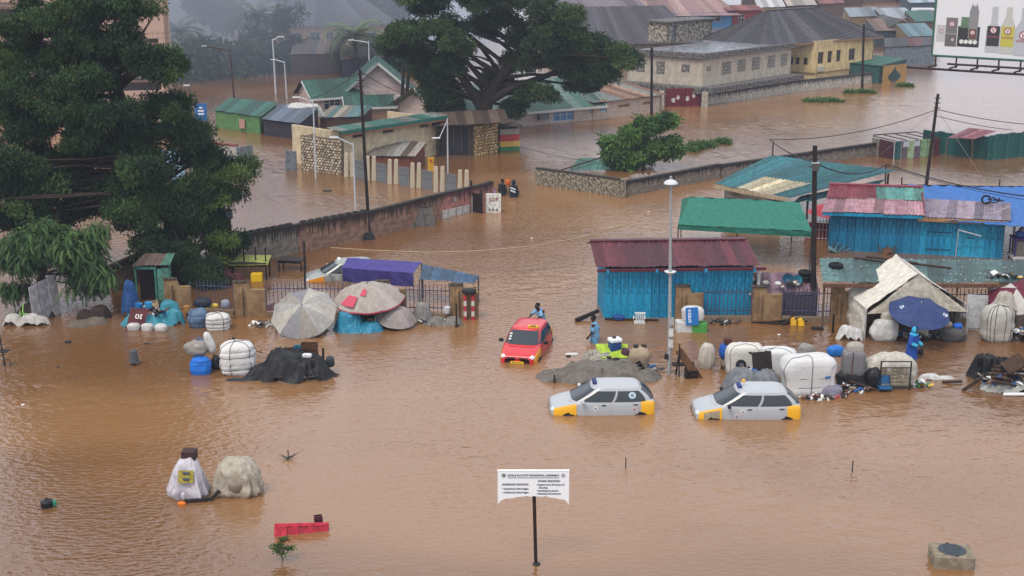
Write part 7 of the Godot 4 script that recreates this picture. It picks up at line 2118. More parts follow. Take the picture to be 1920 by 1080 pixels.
func build_left_stalls() -> void:
	var white := mt("d4d5d4", 0.5, "tarp", 0.9)
	var o: Node3D
	# under the weeping tree
	heap("white_tarp_roll", "long white tarpaulin roll floating at the left edge", "tarpaulin", at3(-19.89, 0, -52.14), 1.0, 0.32, [[-0.5, 0, 0.42, 0.5], [0.2, 0, 0.42, 0.55], [0.7, 0, 0.36, 0.4]], mt("bfbdb8", 0.5, "tarp"), 201, 0.05, 13)
	o = along("tin_hoarding", "pale sheet hoarding with faded print under the weeping tree", "hoarding", at3(-19.64, 0, -52.29), at3(-18.99, 0, -53.67))
	for k in 3: bx(o, "sheet", Vector3(0.5, 2.1, 0.03), mt(["b4b3b8", "a9aab2", "bcbbc0"][k], 0.6, "mottle"), Vector3(0.25 + 0.52 * k, 0.5 + 0.1 * k, 0.01 * k), Vector3(0, 0, 0.06))
	o = thing("green_chair", "upturned lime green plastic chair under the weeping tree", "chair", at3(-20.11, 0, -52.9) + Vector3(0, 0.42, -0.2), 0.5)
	plastic_chair(o, mt("8fc45a", 0.45, "plain"), Vector3(2.4, 0.3, 0.5))
	heap("dark_bundle", "dark sodden bundle wedged behind the white roll", "bundle", at3(-20.01, 0, -52.75) + Vector3(0, 0, -0.6), 1.0, 0.5, [[0, 0, 0.5, 0.8], [0.5, 0, 0.5, 0.5]], mt("2b2426", 0.7, "tarp"), 202)
	heap("sunken_mattress", "grey sodden mattress half under water left of the teal raft", "mattress", at3(-17.38, 0, -52.14), 0.95, 0.4, [[-0.3, 0, 0.16, 0.7], [0.4, -0.05, 0.22, 0.6]], mt("6f665c", 0.8, "tarp"), 203, 0.06, 9, 0.4)
	heap("brown_bundle", "dark brown heap lying on the sodden mattress", "bundle", at3(-17.41, 0, -52.75) + Vector3(0, 0, -0.35), 0.8, 0.4, [[0.3, 0, 0.5, 0.55], [-0.3, 0, 0.3, 0.5]], mt("3a2c26", 0.8, "tarp"), 204)
	# turquoise booth
	o = thing("turquoise_booth", "small turquoise booth with a rusty roof under the shade tree", "booth", at3(-16.11, 0, -55.12))
	var tq := mt("4f9a8a", 0.6, "wood", 0.8)
	for k in 3: bx(o, "frame_post", Vector3(0.08, 2.2, 0.08), tq, Vector3([0, 0.85, 1.4][k], 0.55, [0, 0, -0.3][k]))
	bx(o, "lintel", Vector3(0.95, 0.12, 0.1), tq, Vector3(0.42, 1.6, 0.01))
	bx(o, "side_panel", Vector3(0.5, 1.5, 0.05), mt("6fae9c", 0.6, "wood", 0.8), Vector3(1.13, 0.8, -0.15), Vector3(0, 0.5, 0))
	bx(o, "dark_panel", Vector3(0.8, 1.5, 0.05), mt("33262a", 0.9, "wood"), Vector3(0.42, 0.8, -0.5))
	sheets(o, Vector3(-0.1, 1.72, 0.2), Vector3(1.5, 1.72, 0.1), Vector3(1.5, 2.0, -0.9), Vector3(0.2, 2.0, -0.9), 4, [metal("6b5c58"), metal("4f8a7a")])
	# teal raft of belongings
	o = heap("teal_raft", "crumpled teal tarpaulin raft under heaped belongings", "raft", at3(-14.78, 0, -52.37), 1.4, 0.8, [[-0.3, 0.1, 0.45, 1.0], [0.65, -0.3, 0.8, 0.6], [1.0, 0.1, 0.55, 0.45]], mt("3d93a8", 0.5, "tarp", 0.7), 205, 0.12, 15)
	var stuff := [["maroon_banner", "maroon banner with pale letters hanging over the teal raft", "5a2128", Vector3(-0.45, 0.1, 0.85)], ["white_sack", "white sacks at the foot of the teal raft", "cfcdc8", Vector3(0.1, 0, 0.95)]]
	o = thing("maroon_banner", stuff[0][1], "banner", at3(-15.24, 0, -51.48))
	cloth(o, "cloth", [Vector3(-0.35, 0.0, 0.1), Vector3(0.3, -0.05, 0.15), Vector3(0.55, 0.75, -0.35), Vector3(-0.2, 0.8, -0.35)], 0.03, mt("5c262c", 0.7, "tarp"), 7)
	letters(o, "OI", Vector3(0.18, 0.52, -0.02), 0.2, mt("d8d4d0", 0.7, "plain"), 0.6, Vector3(-0.6, 0, -0.1))
	o = thing("white_sack", stuff[1][1], "sack", at3(-14.64, 0, -51.41))
	for k in 3: bag(o, "sack", Vector3(0.5, 0.36, 0.4), white, Vector3(-1.0 + 0.55 * k + 0.4, -0.08, 0.05 * k), 210 + k, 0.2)
	o = thing("blue_tarp_cone", "dark blue tarpaulin propped like a tent on the teal raft", "tarpaulin", at3(-15.76, 0, -52.75) + Vector3(0, 0, -0.5))
	part(o, "sheet", drape(0.5, 0.4, [[-0.1, 0, 1.3, 0.42]], 212, 0.12, 7, -0.1, 48, 22, 0.1), mt("234f8c", 0.55, "tarp"), Vector3(0, 0.2, 0))
	var junk := [["blue basin on the teal raft", "2a7fc0", Vector3(-0.45, 0.62, 0.1)], ["light blue basin at the raft's middle", "3a9ad0", Vector3(-0.05, 0.68, 0.15)]]
	for k in 2: bucket(junk[k][0], at3(-14.78, 0, -52.37) + junk[k][2], 0.16, 0.22, junk[k][1])
	o = thing("wooden_tray", "pale wooden tray propped on the teal raft", "tray", at3(-14.71, 0, -52.52) + Vector3(0, 0.7, 0.0), 0.4)
	crate(o, "tray", Vector3(0.42, 0.1, 0.32), mt("a89878", 0.8, "wood"), Vector3.ZERO, Vector3(0.9, 0, 0.2))
	heap("black_clothes", "black clothes heaped on top of the teal raft", "clothes", at3(-14.72, 0, -52.75) + Vector3(0.1, 0.45, -0.25), 0.65, 0.45, [[0, 0, 0.28, 0.5], [0.3, 0.1, 0.2, 0.4]], mt("1f1d20", 0.8, "tarp"), 214)
	# bundles beside the pillar
	o = thing("yellow_box", "yellow box on a post beside the blue wrapped bundle", "box", at3(-13.49, 0, -53.05))
	rod(o, "post", Vector3(0, -0.6, 0), Vector3(0, 0.22, 0), 0.04, mt("3b322c", 0.9, "wood"))
	bx(o, "box", Vector3(0.24, 0.3, 0.2), mt("b98d4a", 0.7, "wood", 1.0), Vector3(0, 0.37, 0))
	bale("plastic_bundle", "clear-wrapped dark blue bundle left of the corded white bale", at3(-12.74, 0, -51.85), Vector3(0.8, 0.9, 0.65), "5a7290", 215, [0.35, 0.7], [0.1, 0.6], 0.3, "2a2f3a", 2.6, 0.18)
	bag(thing("navy_sack", "navy sack on top of the clear-wrapped bundle", "sack", at3(-12.68, 0, -52.29) + Vector3(0, 0.65, -0.1)), "sack", Vector3(0.75, 0.42, 0.55), mt("1d2534", 0.6, "bag"), Vector3.ZERO, 216, 0.2)
	bale("white_bale", "white bale criss-crossed with black cord beside the fence pillar", at3(-11.89, 0, -51.56), Vector3(1.0, 0.78, 0.75), "d2d2d0", 217, [0.3, 0.5, 0.72], [0.05, 0.3, 0.55, 0.8], 0.2)
	bag(thing("grey_cap_bag", "striped grey bag on the corded white bale", "bag", at3(-11.81, 0, -52.75) + Vector3(0, 0.5, 0)), "bag", Vector3(0.36, 0.38, 0.3), mt("8d92a4", 0.6, "bag"), Vector3.ZERO, 218, 0.15)
	bag(thing("yellow_cloth", "yellow and white cloth on the corded white bale", "cloth", at3(-12.27, 0, -52.59) + Vector3(0, 0.55, 0)), "cloth", Vector3(0.4, 0.2, 0.3), mt("d1b648", 0.7, "bag"), Vector3.ZERO, 219, 0.25)
	# behind the fence: cart, table, awning
	o = thing("fruit_cart", "wooden cart with a patterned green and yellow cloth behind the fence", "cart", at3(-12.21, 0, -59.54))
	table(o, 2.0, 1.0, 0.75, mt("2b2522", 0.9, "wood"))
	cloth(o, "cloth", [Vector3(-1.05, 0.72, 0.55), Vector3(1.05, 0.75, 0.55), Vector3(1.05, 0.95, -0.5), Vector3(-1.0, 0.95, -0.5)], 0.03, mt("b9c46a", 0.8, "mould", 2.4), 8)
	for k in 4: bx(o, "stay", Vector3(0.06, 0.9, 0.06), mt("1f1b1a", 0.9, "wood"), Vector3(-0.6 + 0.5 * k, 1.0, 0.2 * (k % 2)))
	bx(thing("yellow_crate", "yellow plastic crate at the patterned cart's foot", "crate", at3(-11.68, 0, -58.97)), "crate", Vector3(0.5, 0.5, 0.35), mt("d8b01c", 0.5, "plain"), Vector3(0, 0.1, 0))
	heap("rag_heap", "red, white and black rags heaped left of the patterned cart", "rags", at3(-12.93, 0, -58.6), 0.8, 0.6, [[-0.2, 0, 0.6, 0.6], [0.4, 0, 0.4, 0.5]], mt("6a3a40", 0.8, "mould", 1.8), 220)
	o = thing("dark_table", "dark wooden table standing in water behind the fence", "table", at3(-10.39, 0, -61), -0.15)
	table(o, 1.2, 0.8, 0.5, mt("33292a", 0.7, "wood"))
	o = thing("purple_awning", "long purple awning with a hanging valance behind the parasols", "awning", at3(-7.49, 0, -57.25))
	var pu := mt("4a4290", 0.6, "tarp", 0.4)
	var a := rel(o, [at3(-7.4, 1.35, -56.13), at3(-4.23, 1.35, -55.22), at3(-3.94, 1.6, -56.18), at3(-7.23, 1.6, -56.93)])
	cloth(o, "top", a, 0.03, pu, 11, 20, 8, 0.04)
	cloth(o, "valance", [a[0] + Vector3(0, -0.62, 0.03), a[1] + Vector3(0, -0.6, 0.03), a[1], a[0]], 0.02, mt("40397f", 0.6, "tarp", 0.4), 13, 24, 6, 0.1)
	for k in 4: rod(o, "leg", a[k], Vector3(a[k].x, -0.6, a[k].z), 0.03, mt("7a7c80", 0.5))
	o = thing("blue_awning", "slate-blue sloping tin awning joined to the purple awning's right end", "awning", at3(-3.72, 0, -55.95))
	a = rel(o, [at3(-3.96, 1.15, -55), at3(-1.64, 1, -54.77), at3(-1.44, 1.2, -55.25), at3(-3.89, 1.5, -56.1)])
	sheets(o, a[0], a[1], a[2], a[3], 5, [metal("35506e", 0.5), metal("3a5674", 0.5)], 0.25, 0.02)
	for k in 4: rod(o, "leg", a[k], Vector3(a[k].x, -0.6, a[k].z), 0.03, mt("5a5c60", 0.5))
	# parasols
	var pole_m := mt("77787c", 0.5, "plain")
	o = thing("grey_parasol", "large grey and cream parasol tipped over at the fence", "parasol", at3(-8.29, 0, -51.12))
	umbrella(o, Vector3(-0.05, 0.75, -0.1), 1.35, 0.5, 10, [mt("a9a8a6", 0.75, "tarp", 0.7), mt("b8b5ae", 0.75, "tarp", 0.7), mt("8c8d92", 0.75, "tarp", 0.7), mt("9b9790", 0.75, "tarp", 0.7)], Vector3(0.55, 0.3, 0.22), Vector3(0.25, -0.5, -0.6), pole_m)
	heap("parasol_skirt", "grey sheet sagging into the water under the tipped parasol", "sheet", at3(-8.2, 0, -51.27) + Vector3(0, 0, 0.05), 1.0, 0.5, [[0.0, -0.1, 0.65, 0.8]], mt("6f6a66", 0.7, "tarp"), 221, 0.14, 21)
	o = thing("pink_edged_parasol", "wide faded parasol with a pink torn fringe", "parasol", at3(-5.86, 0, -52.29))
	umbrella(o, Vector3(0, 1.05, -0.1), 1.5, 0.62, 10, [mt("b3aaa4", 0.75, "tarp", 0.7), mt("aca29c", 0.75, "tarp", 0.7)], Vector3(0.12, 0.1, 0.04), Vector3(0.1, -0.6, -0.1), pole_m, 0.07, mt("b8485a", 0.8, "plain"))
	for k in 2:
		var pt := MB.new()
		pt.grid(5, 4, func(u: float, t: float) -> Vector3:
			var aa: float = [3.75, 4.3][k] + u * [0.5, 0.32][k]
			var q := lerpf([0.9, 0.55][k], [0.6, 0.3][k], t)
			return Vector3(0, 1.05, -0.1) + Basis.from_euler(Vector3(0.12, 0.1, 0.04)) * Vector3(cos(aa) * 1.5 * q, 0.62 * (1.0 - pow(q, 1.9)) + 0.02, -sin(aa) * 1.5 * q))
		part(o, "pink_patch", pt, mt("b8485a", 0.8, "plain"))
	o = thing("small_parasol", "small greyish parasol leaning low under the pink-edged one", "parasol", at3(-4.73, 0, -51.85))
	umbrella(o, Vector3(0.0, 0.35, -0.1), 0.88, 0.5, 8, [mt("a49a98", 0.75, "tarp", 0.7), mt("9c9492", 0.75, "tarp", 0.7)], Vector3(0.25, 0.0, -0.15), Vector3(-0.2, -0.5, -0.4), pole_m)
	heap("blue_plastic_heap", "bright blue plastic sheeting spilling into the water under the parasols", "sheeting", at3(-6.2, 0, -51.41), 1.15, 0.6, [[-0.35, -0.1, 0.75, 0.7], [0.5, 0, 0.32, 0.6]], mt("2f8fb4", 0.35, "tarp", 0.9), 222, 0.13, 23)
	heap("dark_stall", "dark jumbled goods in the shade of the pink-edged parasol", "goods", at3(-5.69, 0, -52.29) + Vector3(0, 0, -0.4), 1.2, 0.5, [[-0.3, 0, 0.7, 0.7], [0.4, 0, 0.75, 0.6]], mt("5c4c40", 0.8, "mould", 1.6), 223)
	heap("grey_bag_heap", "grey plastic bags slumped beside the small parasol", "bags", at3(-3.68, 0, -52.75), 0.55, 0.35, [[0, 0, 0.75, 0.45]], mt("8f8d8c", 0.45, "tarp"), 224)
	heap("grey_cloth_heap", "grey cloth and rags heaped in front of the last left pillar", "rags", at3(-2.79, 0, -52.14), 0.85, 0.35, [[-0.3, 0, 0.3, 0.5], [0.4, 0, 0.3, 0.5]], mt("9a968e", 0.7, "mould", 1.5), 225)
	bucket("white bucket standing on the rags by the last left pillar", at3(-2.69, 0, -52.75) + Vector3(0, 0.3, 0), 0.15, 0.26, "d8dadb")
	stake("dark post before the last left pillar", at3(-2.25, 0, -51.7), 1.0, 0.04)
	stake("dark post left of the tipped grey parasol", at3(-9.54, 0, -51.56), 0.72, 0.05)
	litter("shoe_litter", "white and grey shoes spread on the water left of the parasols", at3(-10.05, 0, -52), 0.75, 0.28, 60, ["c9c6c2", "3a3a3e", "8d8884", "e0dedb"], 0.13)
	litter("stall_clutter", "colourful clutter along the railing behind the parasols", at3(-9, 0, -53.91), 1.6, 0.3, 80, ["5d3a3a", "32343a", "8a7a66", "9a4a52", "4f5560"], 0.3)
	bag(thing("white_sheet_bundle", "white sheet bundle left behind the tipped parasol", "bundle", at3(-9.32, 0, -52.44)), "bundle", Vector3(0.6, 1.0, 0.5), white, Vector3(0, -0.1, -0.2), 226, 0.15)
	# bundles in the open water
	bale("blue_bundle", "bright blue corded bundle standing in the open water", at3(-11.34, 0, -46.1), Vector3(0.78, 0.72, 0.6), "1a6fd0", 227, [0.3, 0.55, 0.8], [0.2], 0.1, "123a78", 2.8, 0.14)
	bag(thing("grey_plastic_bag", "grey transparent bag of goods on the blue bundle", "bag", at3(-11.5, 0, -46.4) + Vector3(-0.05, 0.52, -0.05)), "bag", Vector3(0.85, 0.62, 0.6), mt("8f8a84", 0.35, "bag"), Vector3.ZERO, 228, 0.25, 2.2)
	bag(thing("white_pillow_sack", "white upright sack between the blue bundle and the big white bale", "sack", at3(-10.95, 0, -46.4) + Vector3(0, 0.6, -0.15)), "sack", Vector3(0.34, 0.85, 0.3), white, Vector3.ZERO, 229, 0.12, 2.4, 0.0, 0.0, [], Vector3(0, 0, 0.3))
	bag(thing("black_sack", "black sack low between the blue bundle and the white bale", "sack", at3(-10.9, 0, -46.4)), "sack", Vector3(0.4, 0.6, 0.4), mt("1a1b1e", 0.6, "bag"), Vector3(0, -0.1, -0.2), 230, 0.2)
	bale("white_bale", "largest white bale tied with black rope in the open water", at3(-10.01, 0, -46.16), Vector3(1.32, 1.32, 1.0), "d9d9d8", 231, [0.25, 0.42, 0.6, 0.76], [0.02, 0.3, 0.55, 0.7, 0.85], 0.25, "26282b", 3.0, 0.09)
	stake("dark stake in front of the largest white bale", at3(-9.88, 0, -46.04), 0.6, 0.05)
	o = thing("timber", "pale timber and dark stick poking up behind the largest white bale", "timber", at3(-10.41, 0, -48.01))
	rod(o, "stick", Vector3(-0.2, -0.4, 0), Vector3(-0.12, 0.75, 0), 0.04, mt("2f2622", 0.9, "wood"))
	rod(o, "lath", Vector3(-0.1, 0.55, 0), Vector3(1.0, 0.2, 0.2), 0.035, mt("8d6a4a", 0.9, "wood"))
	heap("black_tarp_heap", "black tarpaulin spread over a low heap in the open water", "tarpaulin", at3(-8.03, 0, -45.75), 2.0, 0.75, [[-0.1, -0.1, 0.85, 1.1], [0.6, 0, 0.65, 1.0], [-0.8, 0.0, 0.35, 0.9]], mt("24262a", 0.55, "tarp", 0.6), 232, 0.16, 27, 0.0, 0.2)
	o = thing("wooden_chest", "brown wooden chest pieces standing behind the black tarpaulin", "chest", at3(-7.84, 0, -46.64))
	crate(o, "chest", Vector3(0.62, 0.55, 0.4), mt("5a3c28", 0.8, "wood", 1.2), Vector3(0.35, 0.35, -0.2))
	bx(o, "board", Vector3(1.1, 0.35, 0.05), mt("4a3328", 0.85, "wood", 1.2), Vector3(-0.5, 0.55, -0.15), Vector3(-0.2, 0.1, 0.12))
	stake("dark stake right of the wooden chest", at3(-6.95, 0, -46.64), 0.75, 0.05)
	bucket("blue pail on the black tarpaulin", at3(-7.72, 0, -46.04) + Vector3(-0.1, 0.75, -0.2), 0.13, 0.24, "2c6f90")
	bag(thing("white_carton", "white printed packet on the black tarpaulin", "packet", at3(-7.4, 0, -45.69) + Vector3(0, 0.72, 0)), "packet", Vector3(0.36, 0.16, 0.2), mt("d5d8da", 0.5, "grain"), Vector3.ZERO, 233, 0.1, 3.5)
	bag(thing("black_sack", "black sack at the right end of the black tarpaulin", "sack", at3(-6.63, 0, -46.16) + Vector3(0, 0.2, 0)), "sack", Vector3(0.34, 0.42, 0.3), mt("2a3238", 0.5, "bag"), Vector3.ZERO, 234, 0.2)
	heap("floating_cloth", "black cloth trailing left of the black tarpaulin", "cloth", at3(-9.68, 0, -45.29), 0.85, 0.13, [[0, 0, 0.06, 0.8]], mt("2b3138", 0.5, "tarp"), 235)
	# bin on a post, flotsam
	o = thing("hooded_bin", "grey upturned bin on a short post alone in the left water", "bin", at3(-14.04, 0, -47.01))
	rod(o, "post", Vector3(0, -0.6, 0), Vector3(0, 0.14, 0), 0.05, mt("4a3a30", 0.9, "wood"))
	var b := MB.new()
	b.lathe(Vector3(0, 0.12, 0), [Vector2(0.19, 0), Vector2(0.17, 0.06), Vector2(0.13, 0.42), Vector2(0.12, 0.44), Vector2(0.0, 0.44)], 14)
	part(o, "bin", b, mt("4c5358", 0.6, "grain"))
	for k in 5:
		o = thing("flotsam", ["dark scrap afloat below the sodden mattress", "dark scrap afloat above the hooded bin", "small dark scrap far left in open water", "white scrap afloat left of the covered motorbike", "dark scrap beside the grey parasol's post"][k], "flotsam", [at3(-17.35, 0, -49.66), at3(-14.23, 0, -49.52), at3(-16.81, 0, -46.76), at3(-16.67, 0, -42.73), at3(-10.35, 0, -52.44)][k])
		bag(o, "scrap", [Vector3(0.26, 0.12, 0.16), Vector3(0.26, 0.07, 0.12), Vector3(0.12, 0.05, 0.08), Vector3(0.12, 0.07, 0.09), Vector3(0.2, 0.1, 0.14)][k], mt(["26282c", "33302e", "33302e", "dedede", "2a2a2a"][k], 0.6, "grain"), Vector3(0, -0.02, 0), 240 + k, 0.25)
	o = thing("bent_stand", "thin bent metal stand at the far left edge", "stand", at3(-18.79, 0, -46.89))
	rod(o, "shaft", Vector3(0.02, -0.6, 0), Vector3(-0.12, 1.45, 0), 0.03, mt("25272a", 0.6))
	bx(o, "tray", Vector3(0.4, 0.05, 0.3), mt("25272a", 0.6), Vector3(-0.04, 0.58, 0))
	part(o, "loop", ring_mesh(0.14, 0.015), mt("25272a", 0.6), Vector3(0.1, 0.12, 0.05), Vector3(1.5, 0, 0))

func plastic_chair(o: Node3D, m: Material, turn: Vector3) -> void:
	var x := Basis.from_euler(turn)
	var s := MB.new()
	s.bevel(x * Vector3(0, 0.43, 0), Vector3(0.44, 0.04, 0.44), 0.015, x)
	part(o, "seat", s, m)
	for i in [-1, 1]:
		for j in [-1, 1]: rod(o, "leg", x * Vector3(i * 0.2, 0.42, j * 0.2), x * Vector3(i * 0.24, 0.0, j * 0.24), 0.022, m)
		rod(o, "armrest", x * Vector3(i * 0.23, 0.62, 0.2), x * Vector3(i * 0.23, 0.66, -0.2), 0.022, m)
		rod(o, "arm_post", x * Vector3(i * 0.23, 0.43, 0.2), x * Vector3(i * 0.23, 0.62, 0.2), 0.02, m)
	s = MB.new()
	for k in 5: s.bevel(x * Vector3(-0.16 + 0.08 * k, 0.66, -0.23), Vector3(0.04, 0.42, 0.02), 0.008, x)
	s.bevel(x * Vector3(0, 0.88, -0.23), Vector3(0.44, 0.07, 0.025), 0.01, x)
	part(o, "backrest", s, m)


# ---------------------------------------------------------------- stalls and heaps at the right
func build_right_stalls() -> void:
	var white := mt("d9dadb", 0.5, "tarp", 0.9)
	var wood := mt("4a372a", 0.85, "wood", 1.0)
	var darkw := mt("2b2220", 0.85, "wood", 1.0)
	var o: Node3D
	# along the shed front
	o = thing("drift_log", "charred log adrift left of the turquoise shed", "log", at3(3.09, 0, -52.75))
	rod(o, "trunk", Vector3(-0.45, 0.05, 0.25), Vector3(0.5, 0.28, -0.4), 0.1, mt("2a2421", 0.9, "mould", 1.5), 0.08, 9)
	o = thing("drift_log", "dark flat log lying along the foot of the turquoise shed", "log", at3(4.74, 0, -52.75))
	rod(o, "trunk", Vector3(-0.9, 0.03, 0), Vector3(1.3, 0.03, 0.15), 0.07, mt("3a332d", 0.9, "mould", 1.5), 0.06, 8)
	bag(thing("blue_sack", "dark blue sack on the log at the turquoise shed", "sack", at3(4.43, 0, -52.75)), "sack", Vector3(0.52, 0.25, 0.3), mt("1f4a8a", 0.6, "bag"), Vector3(0, 0, 0.05), 301, 0.2)
	o = thing("white_chair", "white plastic chair half under water before the turquoise shed", "chair", at3(5.24, 0, -52.44) + Vector3(0, -0.42, 0), PI)
	plastic_chair(o, mt("d8dad8", 0.45, "plain"), Vector3.ZERO)
	o = thing("goods_pile", "white and green cartons topped by a blue and white bag with big letters", "goods", at3(7.19, 0, -51.27))
	bx(o, "carton", Vector3(0.62, 0.6, 0.5), mt("d0d4d2", 0.6), Vector3(-0.28, 0.12, 0), Vector3(0, 0.1, 0))
	bx(o, "carton", Vector3(0.6, 0.56, 0.5), mt("4f9a4a", 0.6), Vector3(0.34, 0.08, 0.02), Vector3(0, -0.05, 0))
	bag(o, "printed_bag", Vector3(0.9, 0.65, 0.5), white, Vector3(0.05, 0.38, 0), 302, 0.08, 3.4)
	bx(o, "blue_panel", Vector3(0.5, 0.72, 0.05), mt("1f72c0", 0.5, "bag"), Vector3(0.0, 0.68, 0.27), Vector3(-0.12, 0, 0.05))
	letters(o, "AFRICA", Vector3(-0.1, 0.7, 0.305), 0.13, mt("e6ecf0", 0.6, "plain"), 0.55, Vector3(-0.12, 0, PI / 2 + 0.05))
	letters(o, "BIG", Vector3(0.12, 0.52, 0.295), 0.13, mt("e6ecf0", 0.6, "plain"), 0.3, Vector3(-0.12, 0, PI / 2 + 0.05))
	litter("shore_litter", "grey litter gathered along the railing right of the printed bag", at3(8.53, 0, -52.29), 0.7, 0.2, 45, ["8d8a88", "3c3a3c", "c2c0be", "5a5048"], 0.16)
	for k in 2:
		o = thing("jerrycan", "yellow jerrycan %s of the pair at the fence pillar" % ["on the left, paler", "on the right, brighter"][k], "jerrycan", [at3(11.48, 0, -52.07), at3(11.77, 0, -52)][k], 0.0, "yellow jerrycans")
		bx(o, "can", Vector3(0.25, 0.36, 0.34), mt(["d0a02a", "e0b010"][k], 0.45, "grain"), Vector3(0, 0.1, 0), Vector3(-0.3, 0, 0.05 * k), 0.05)
		rod(o, "handle", Vector3(-0.08, 0.3, 0.02), Vector3(0.08, 0.3, 0.02), 0.025, mt("c09420", 0.45, "plain"))
		rod(o, "spout", Vector3(0.06, 0.27, 0.12), Vector3(0.06, 0.35, 0.15), 0.03, mt("2a2a26", 0.5, "plain"))
	o = thing("charred_planks", "charred planks floating at the jerrycans", "planks", at3(10.71, 0, -52.29))
	for k in 4: rod(o, "plank", Vector3(-0.9 + 0.3 * k, 0.03, 0.05 * k), Vector3(0.6 + 0.25 * k, 0.05 + 0.1 * (k % 2), -0.1 + 0.1 * k), 0.04, mt("2c2320", 0.9, "wood"), -1, 4)
	rod(o, "plank", Vector3(0.3, 0.0, 0.35), Vector3(0.85, 0.38, 0.0), 0.05, mt("3a2a26", 0.9, "wood"), -1, 4)
	bag(thing("flotsam", "black scrap afloat right of the jerrycans", "flotsam", at3(12.27, 0, -51.41)), "scrap", Vector3(0.5, 0.16, 0.2), mt("1f1d1e", 0.7, "grain"), Vector3(0, -0.03, 0), 303, 0.35)
	for k in 3: bag(thing("flotsam", ["white scrap afloat before the railing", "pale scrap afloat in mid water by the mossy wall", "white scrap afloat near the road's middle"][k], "flotsam", [at3(10.63, 0, -50.63), at3(7.71, 0, -73.7), at3(1.02, 0, -67.2)][k]), "scrap", Vector3(0.14, 0.06, 0.1), mt("dcdcda", 0.6, "grain"), Vector3.ZERO, 304 + k, 0.2)
	# grey tarpaulin heap and what lies on it
	heap("grey_tarp_heap", "wide grey tarpaulin heap behind the left silver taxi", "tarpaulin", at3(3.05, 0, -45.58), 2.5, 0.75, [[-1.4, 0, 0.25, 0.9], [-0.3, -0.1, 0.5, 1.2], [0.8, -0.1, 0.5, 1.1], [1.7, 0, 0.3, 0.8]], mt("75706a", 0.65, "tarp", 0.6), 310, 0.09, 31, 0.0, 0.2)
	o = heap("rug_pile", "white-bordered rugs piled behind the grey tarpaulin", "rugs", at3(3.77, 0, -47.01), 1.3, 0.5, [[-0.5, 0, 0.55, 0.9], [0.5, -0.1, 0.5, 0.9]], mt("c3bfb4", 0.75, "mould", 1.4), 311, 0.06, 15)
	cloth(thing("lime_cloth", "lime green cloth laid over the rugs under the cooler", "cloth", at3(3.61, 0, -47.01) + Vector3(0, 0.5, 0)), "cloth", [Vector3(-0.35, -0.1, 0.45), Vector3(0.65, -0.1, 0.4), Vector3(0.7, 0.22, -0.3), Vector3(-0.5, 0.22, -0.3)], -0.04, mt("a8c83a", 0.7, "tarp"), 15)
	o = thing("cooler_box", "blue cooler box with a white lid standing on the lime cloth", "cooler", at3(3.81, 0, -47.01) + Vector3(0, 0.55, -0.05), 0.35)
	bx(o, "tub", Vector3(0.42, 0.34, 0.34), mt("24427a", 0.45, "plain"), Vector3(0, 0.17, 0), Vector3.ZERO, 0.03)
	bx(o, "cooler_lid", Vector3(0.46, 0.14, 0.38), mt("dfe2e6", 0.45, "plain"), Vector3(0, 0.41, 0), Vector3.ZERO, 0.03)
	bag(o, "stone", Vector3(0.16, 0.08, 0.12), mt("3d3a38", 0.9), Vector3(-0.03, 0.47, 0), 3, 0.2)
	bag(thing("dark_cloth", "maroon patterned cloth hanging beside the cooler", "cloth", at3(4.19, 0, -46.89) + Vector3(0, 0.15, 0)), "cloth", Vector3(0.35, 0.55, 0.4), mt("4a2a3a", 0.7, "bag"), Vector3.ZERO, 312, 0.2)
	bale("beige_sack", "tall beige sack with a red print on a blue tub left of the lamp post", at3(4.69, 0, -46.64), Vector3(0.75, 0.95, 0.6), "a3937c", 313, [0.35], [], 0.0, "4a4440", 2.8, 0.14)
	for k in 2: bag(thing("stone_weight", "dark lump on top of the beige sack, %s" % ["left one", "right one"][k], "lump", at3(4.69, 0, -46.64) + Vector3(-0.15 + 0.3 * k, 0.78, 0), 0.0, "lumps on the beige sack"), "lump", Vector3(0.2, 0.14, 0.16), mt("3a342e", 0.9), Vector3.ZERO, 314 + k, 0.2)
	o = thing("black_crate", "black plastic crate tipped at the end of the grey tarpaulin", "crate", at3(4.58, 0, -45.93), 0.5)
	crate(o, "crate", Vector3(0.45, 0.4, 0.35), mt("211a1a", 0.6), Vector3(-0.05, 0.12, 0.1), Vector3(0.5, 0, 0.5))
	for k in 4: bag(thing("stone_weight", ["pebbly white litter lump on the grey tarpaulin's left", "dark stone on the grey tarpaulin, leftmost", "dark stone on the grey tarpaulin's middle", "dark stone nearest the left silver taxi's roof"][k], "stone", [at3(2.21, 0, -46.64), at3(2.08, 0, -46.4), at3(3.56, 0, -46.28), at3(3.81, 0, -46.04)][k] + Vector3(0, 0.42, -0.2)), "lump", [Vector3(0.5, 0.1, 0.2), Vector3(0.2, 0.1, 0.14), Vector3(0.18, 0.1, 0.14), Vector3(0.22, 0.12, 0.16)][k], mt(["c9c6c0", "3a3836", "3a3836", "3a3836"][k], 0.9), Vector3.ZERO, 320 + k, 0.3)
	stake("dark stake in front of the grey tarpaulin heap", at3(1.51, 0, -45), 0.3, 0.035)
	# right of the lamp post
	o = thing("upturned_bench", "brown wooden bench upturned beside the lamp post", "bench", at3(6.35, 0, -45.75))
	bx(o, "seat_board", Vector3(0.28, 1.35, 0.06), mt("6a4a32", 0.8, "wood", 1.0), Vector3(0.05, 0.45, 0.1), Vector3(-0.25, 0, 0.62))
	for k in 3: bx(o, "leg", Vector3(0.06, 0.75, 0.06), darkw, Vector3(-0.35 + 0.3 * k, 0.35 - 0.1 * k, -0.15), Vector3(0.1, 0, -0.1 + 0.1 * k))
	bx(o, "shelf", Vector3(0.5, 0.05, 0.35), darkw, Vector3(-0.3, 0.42, -0.1))
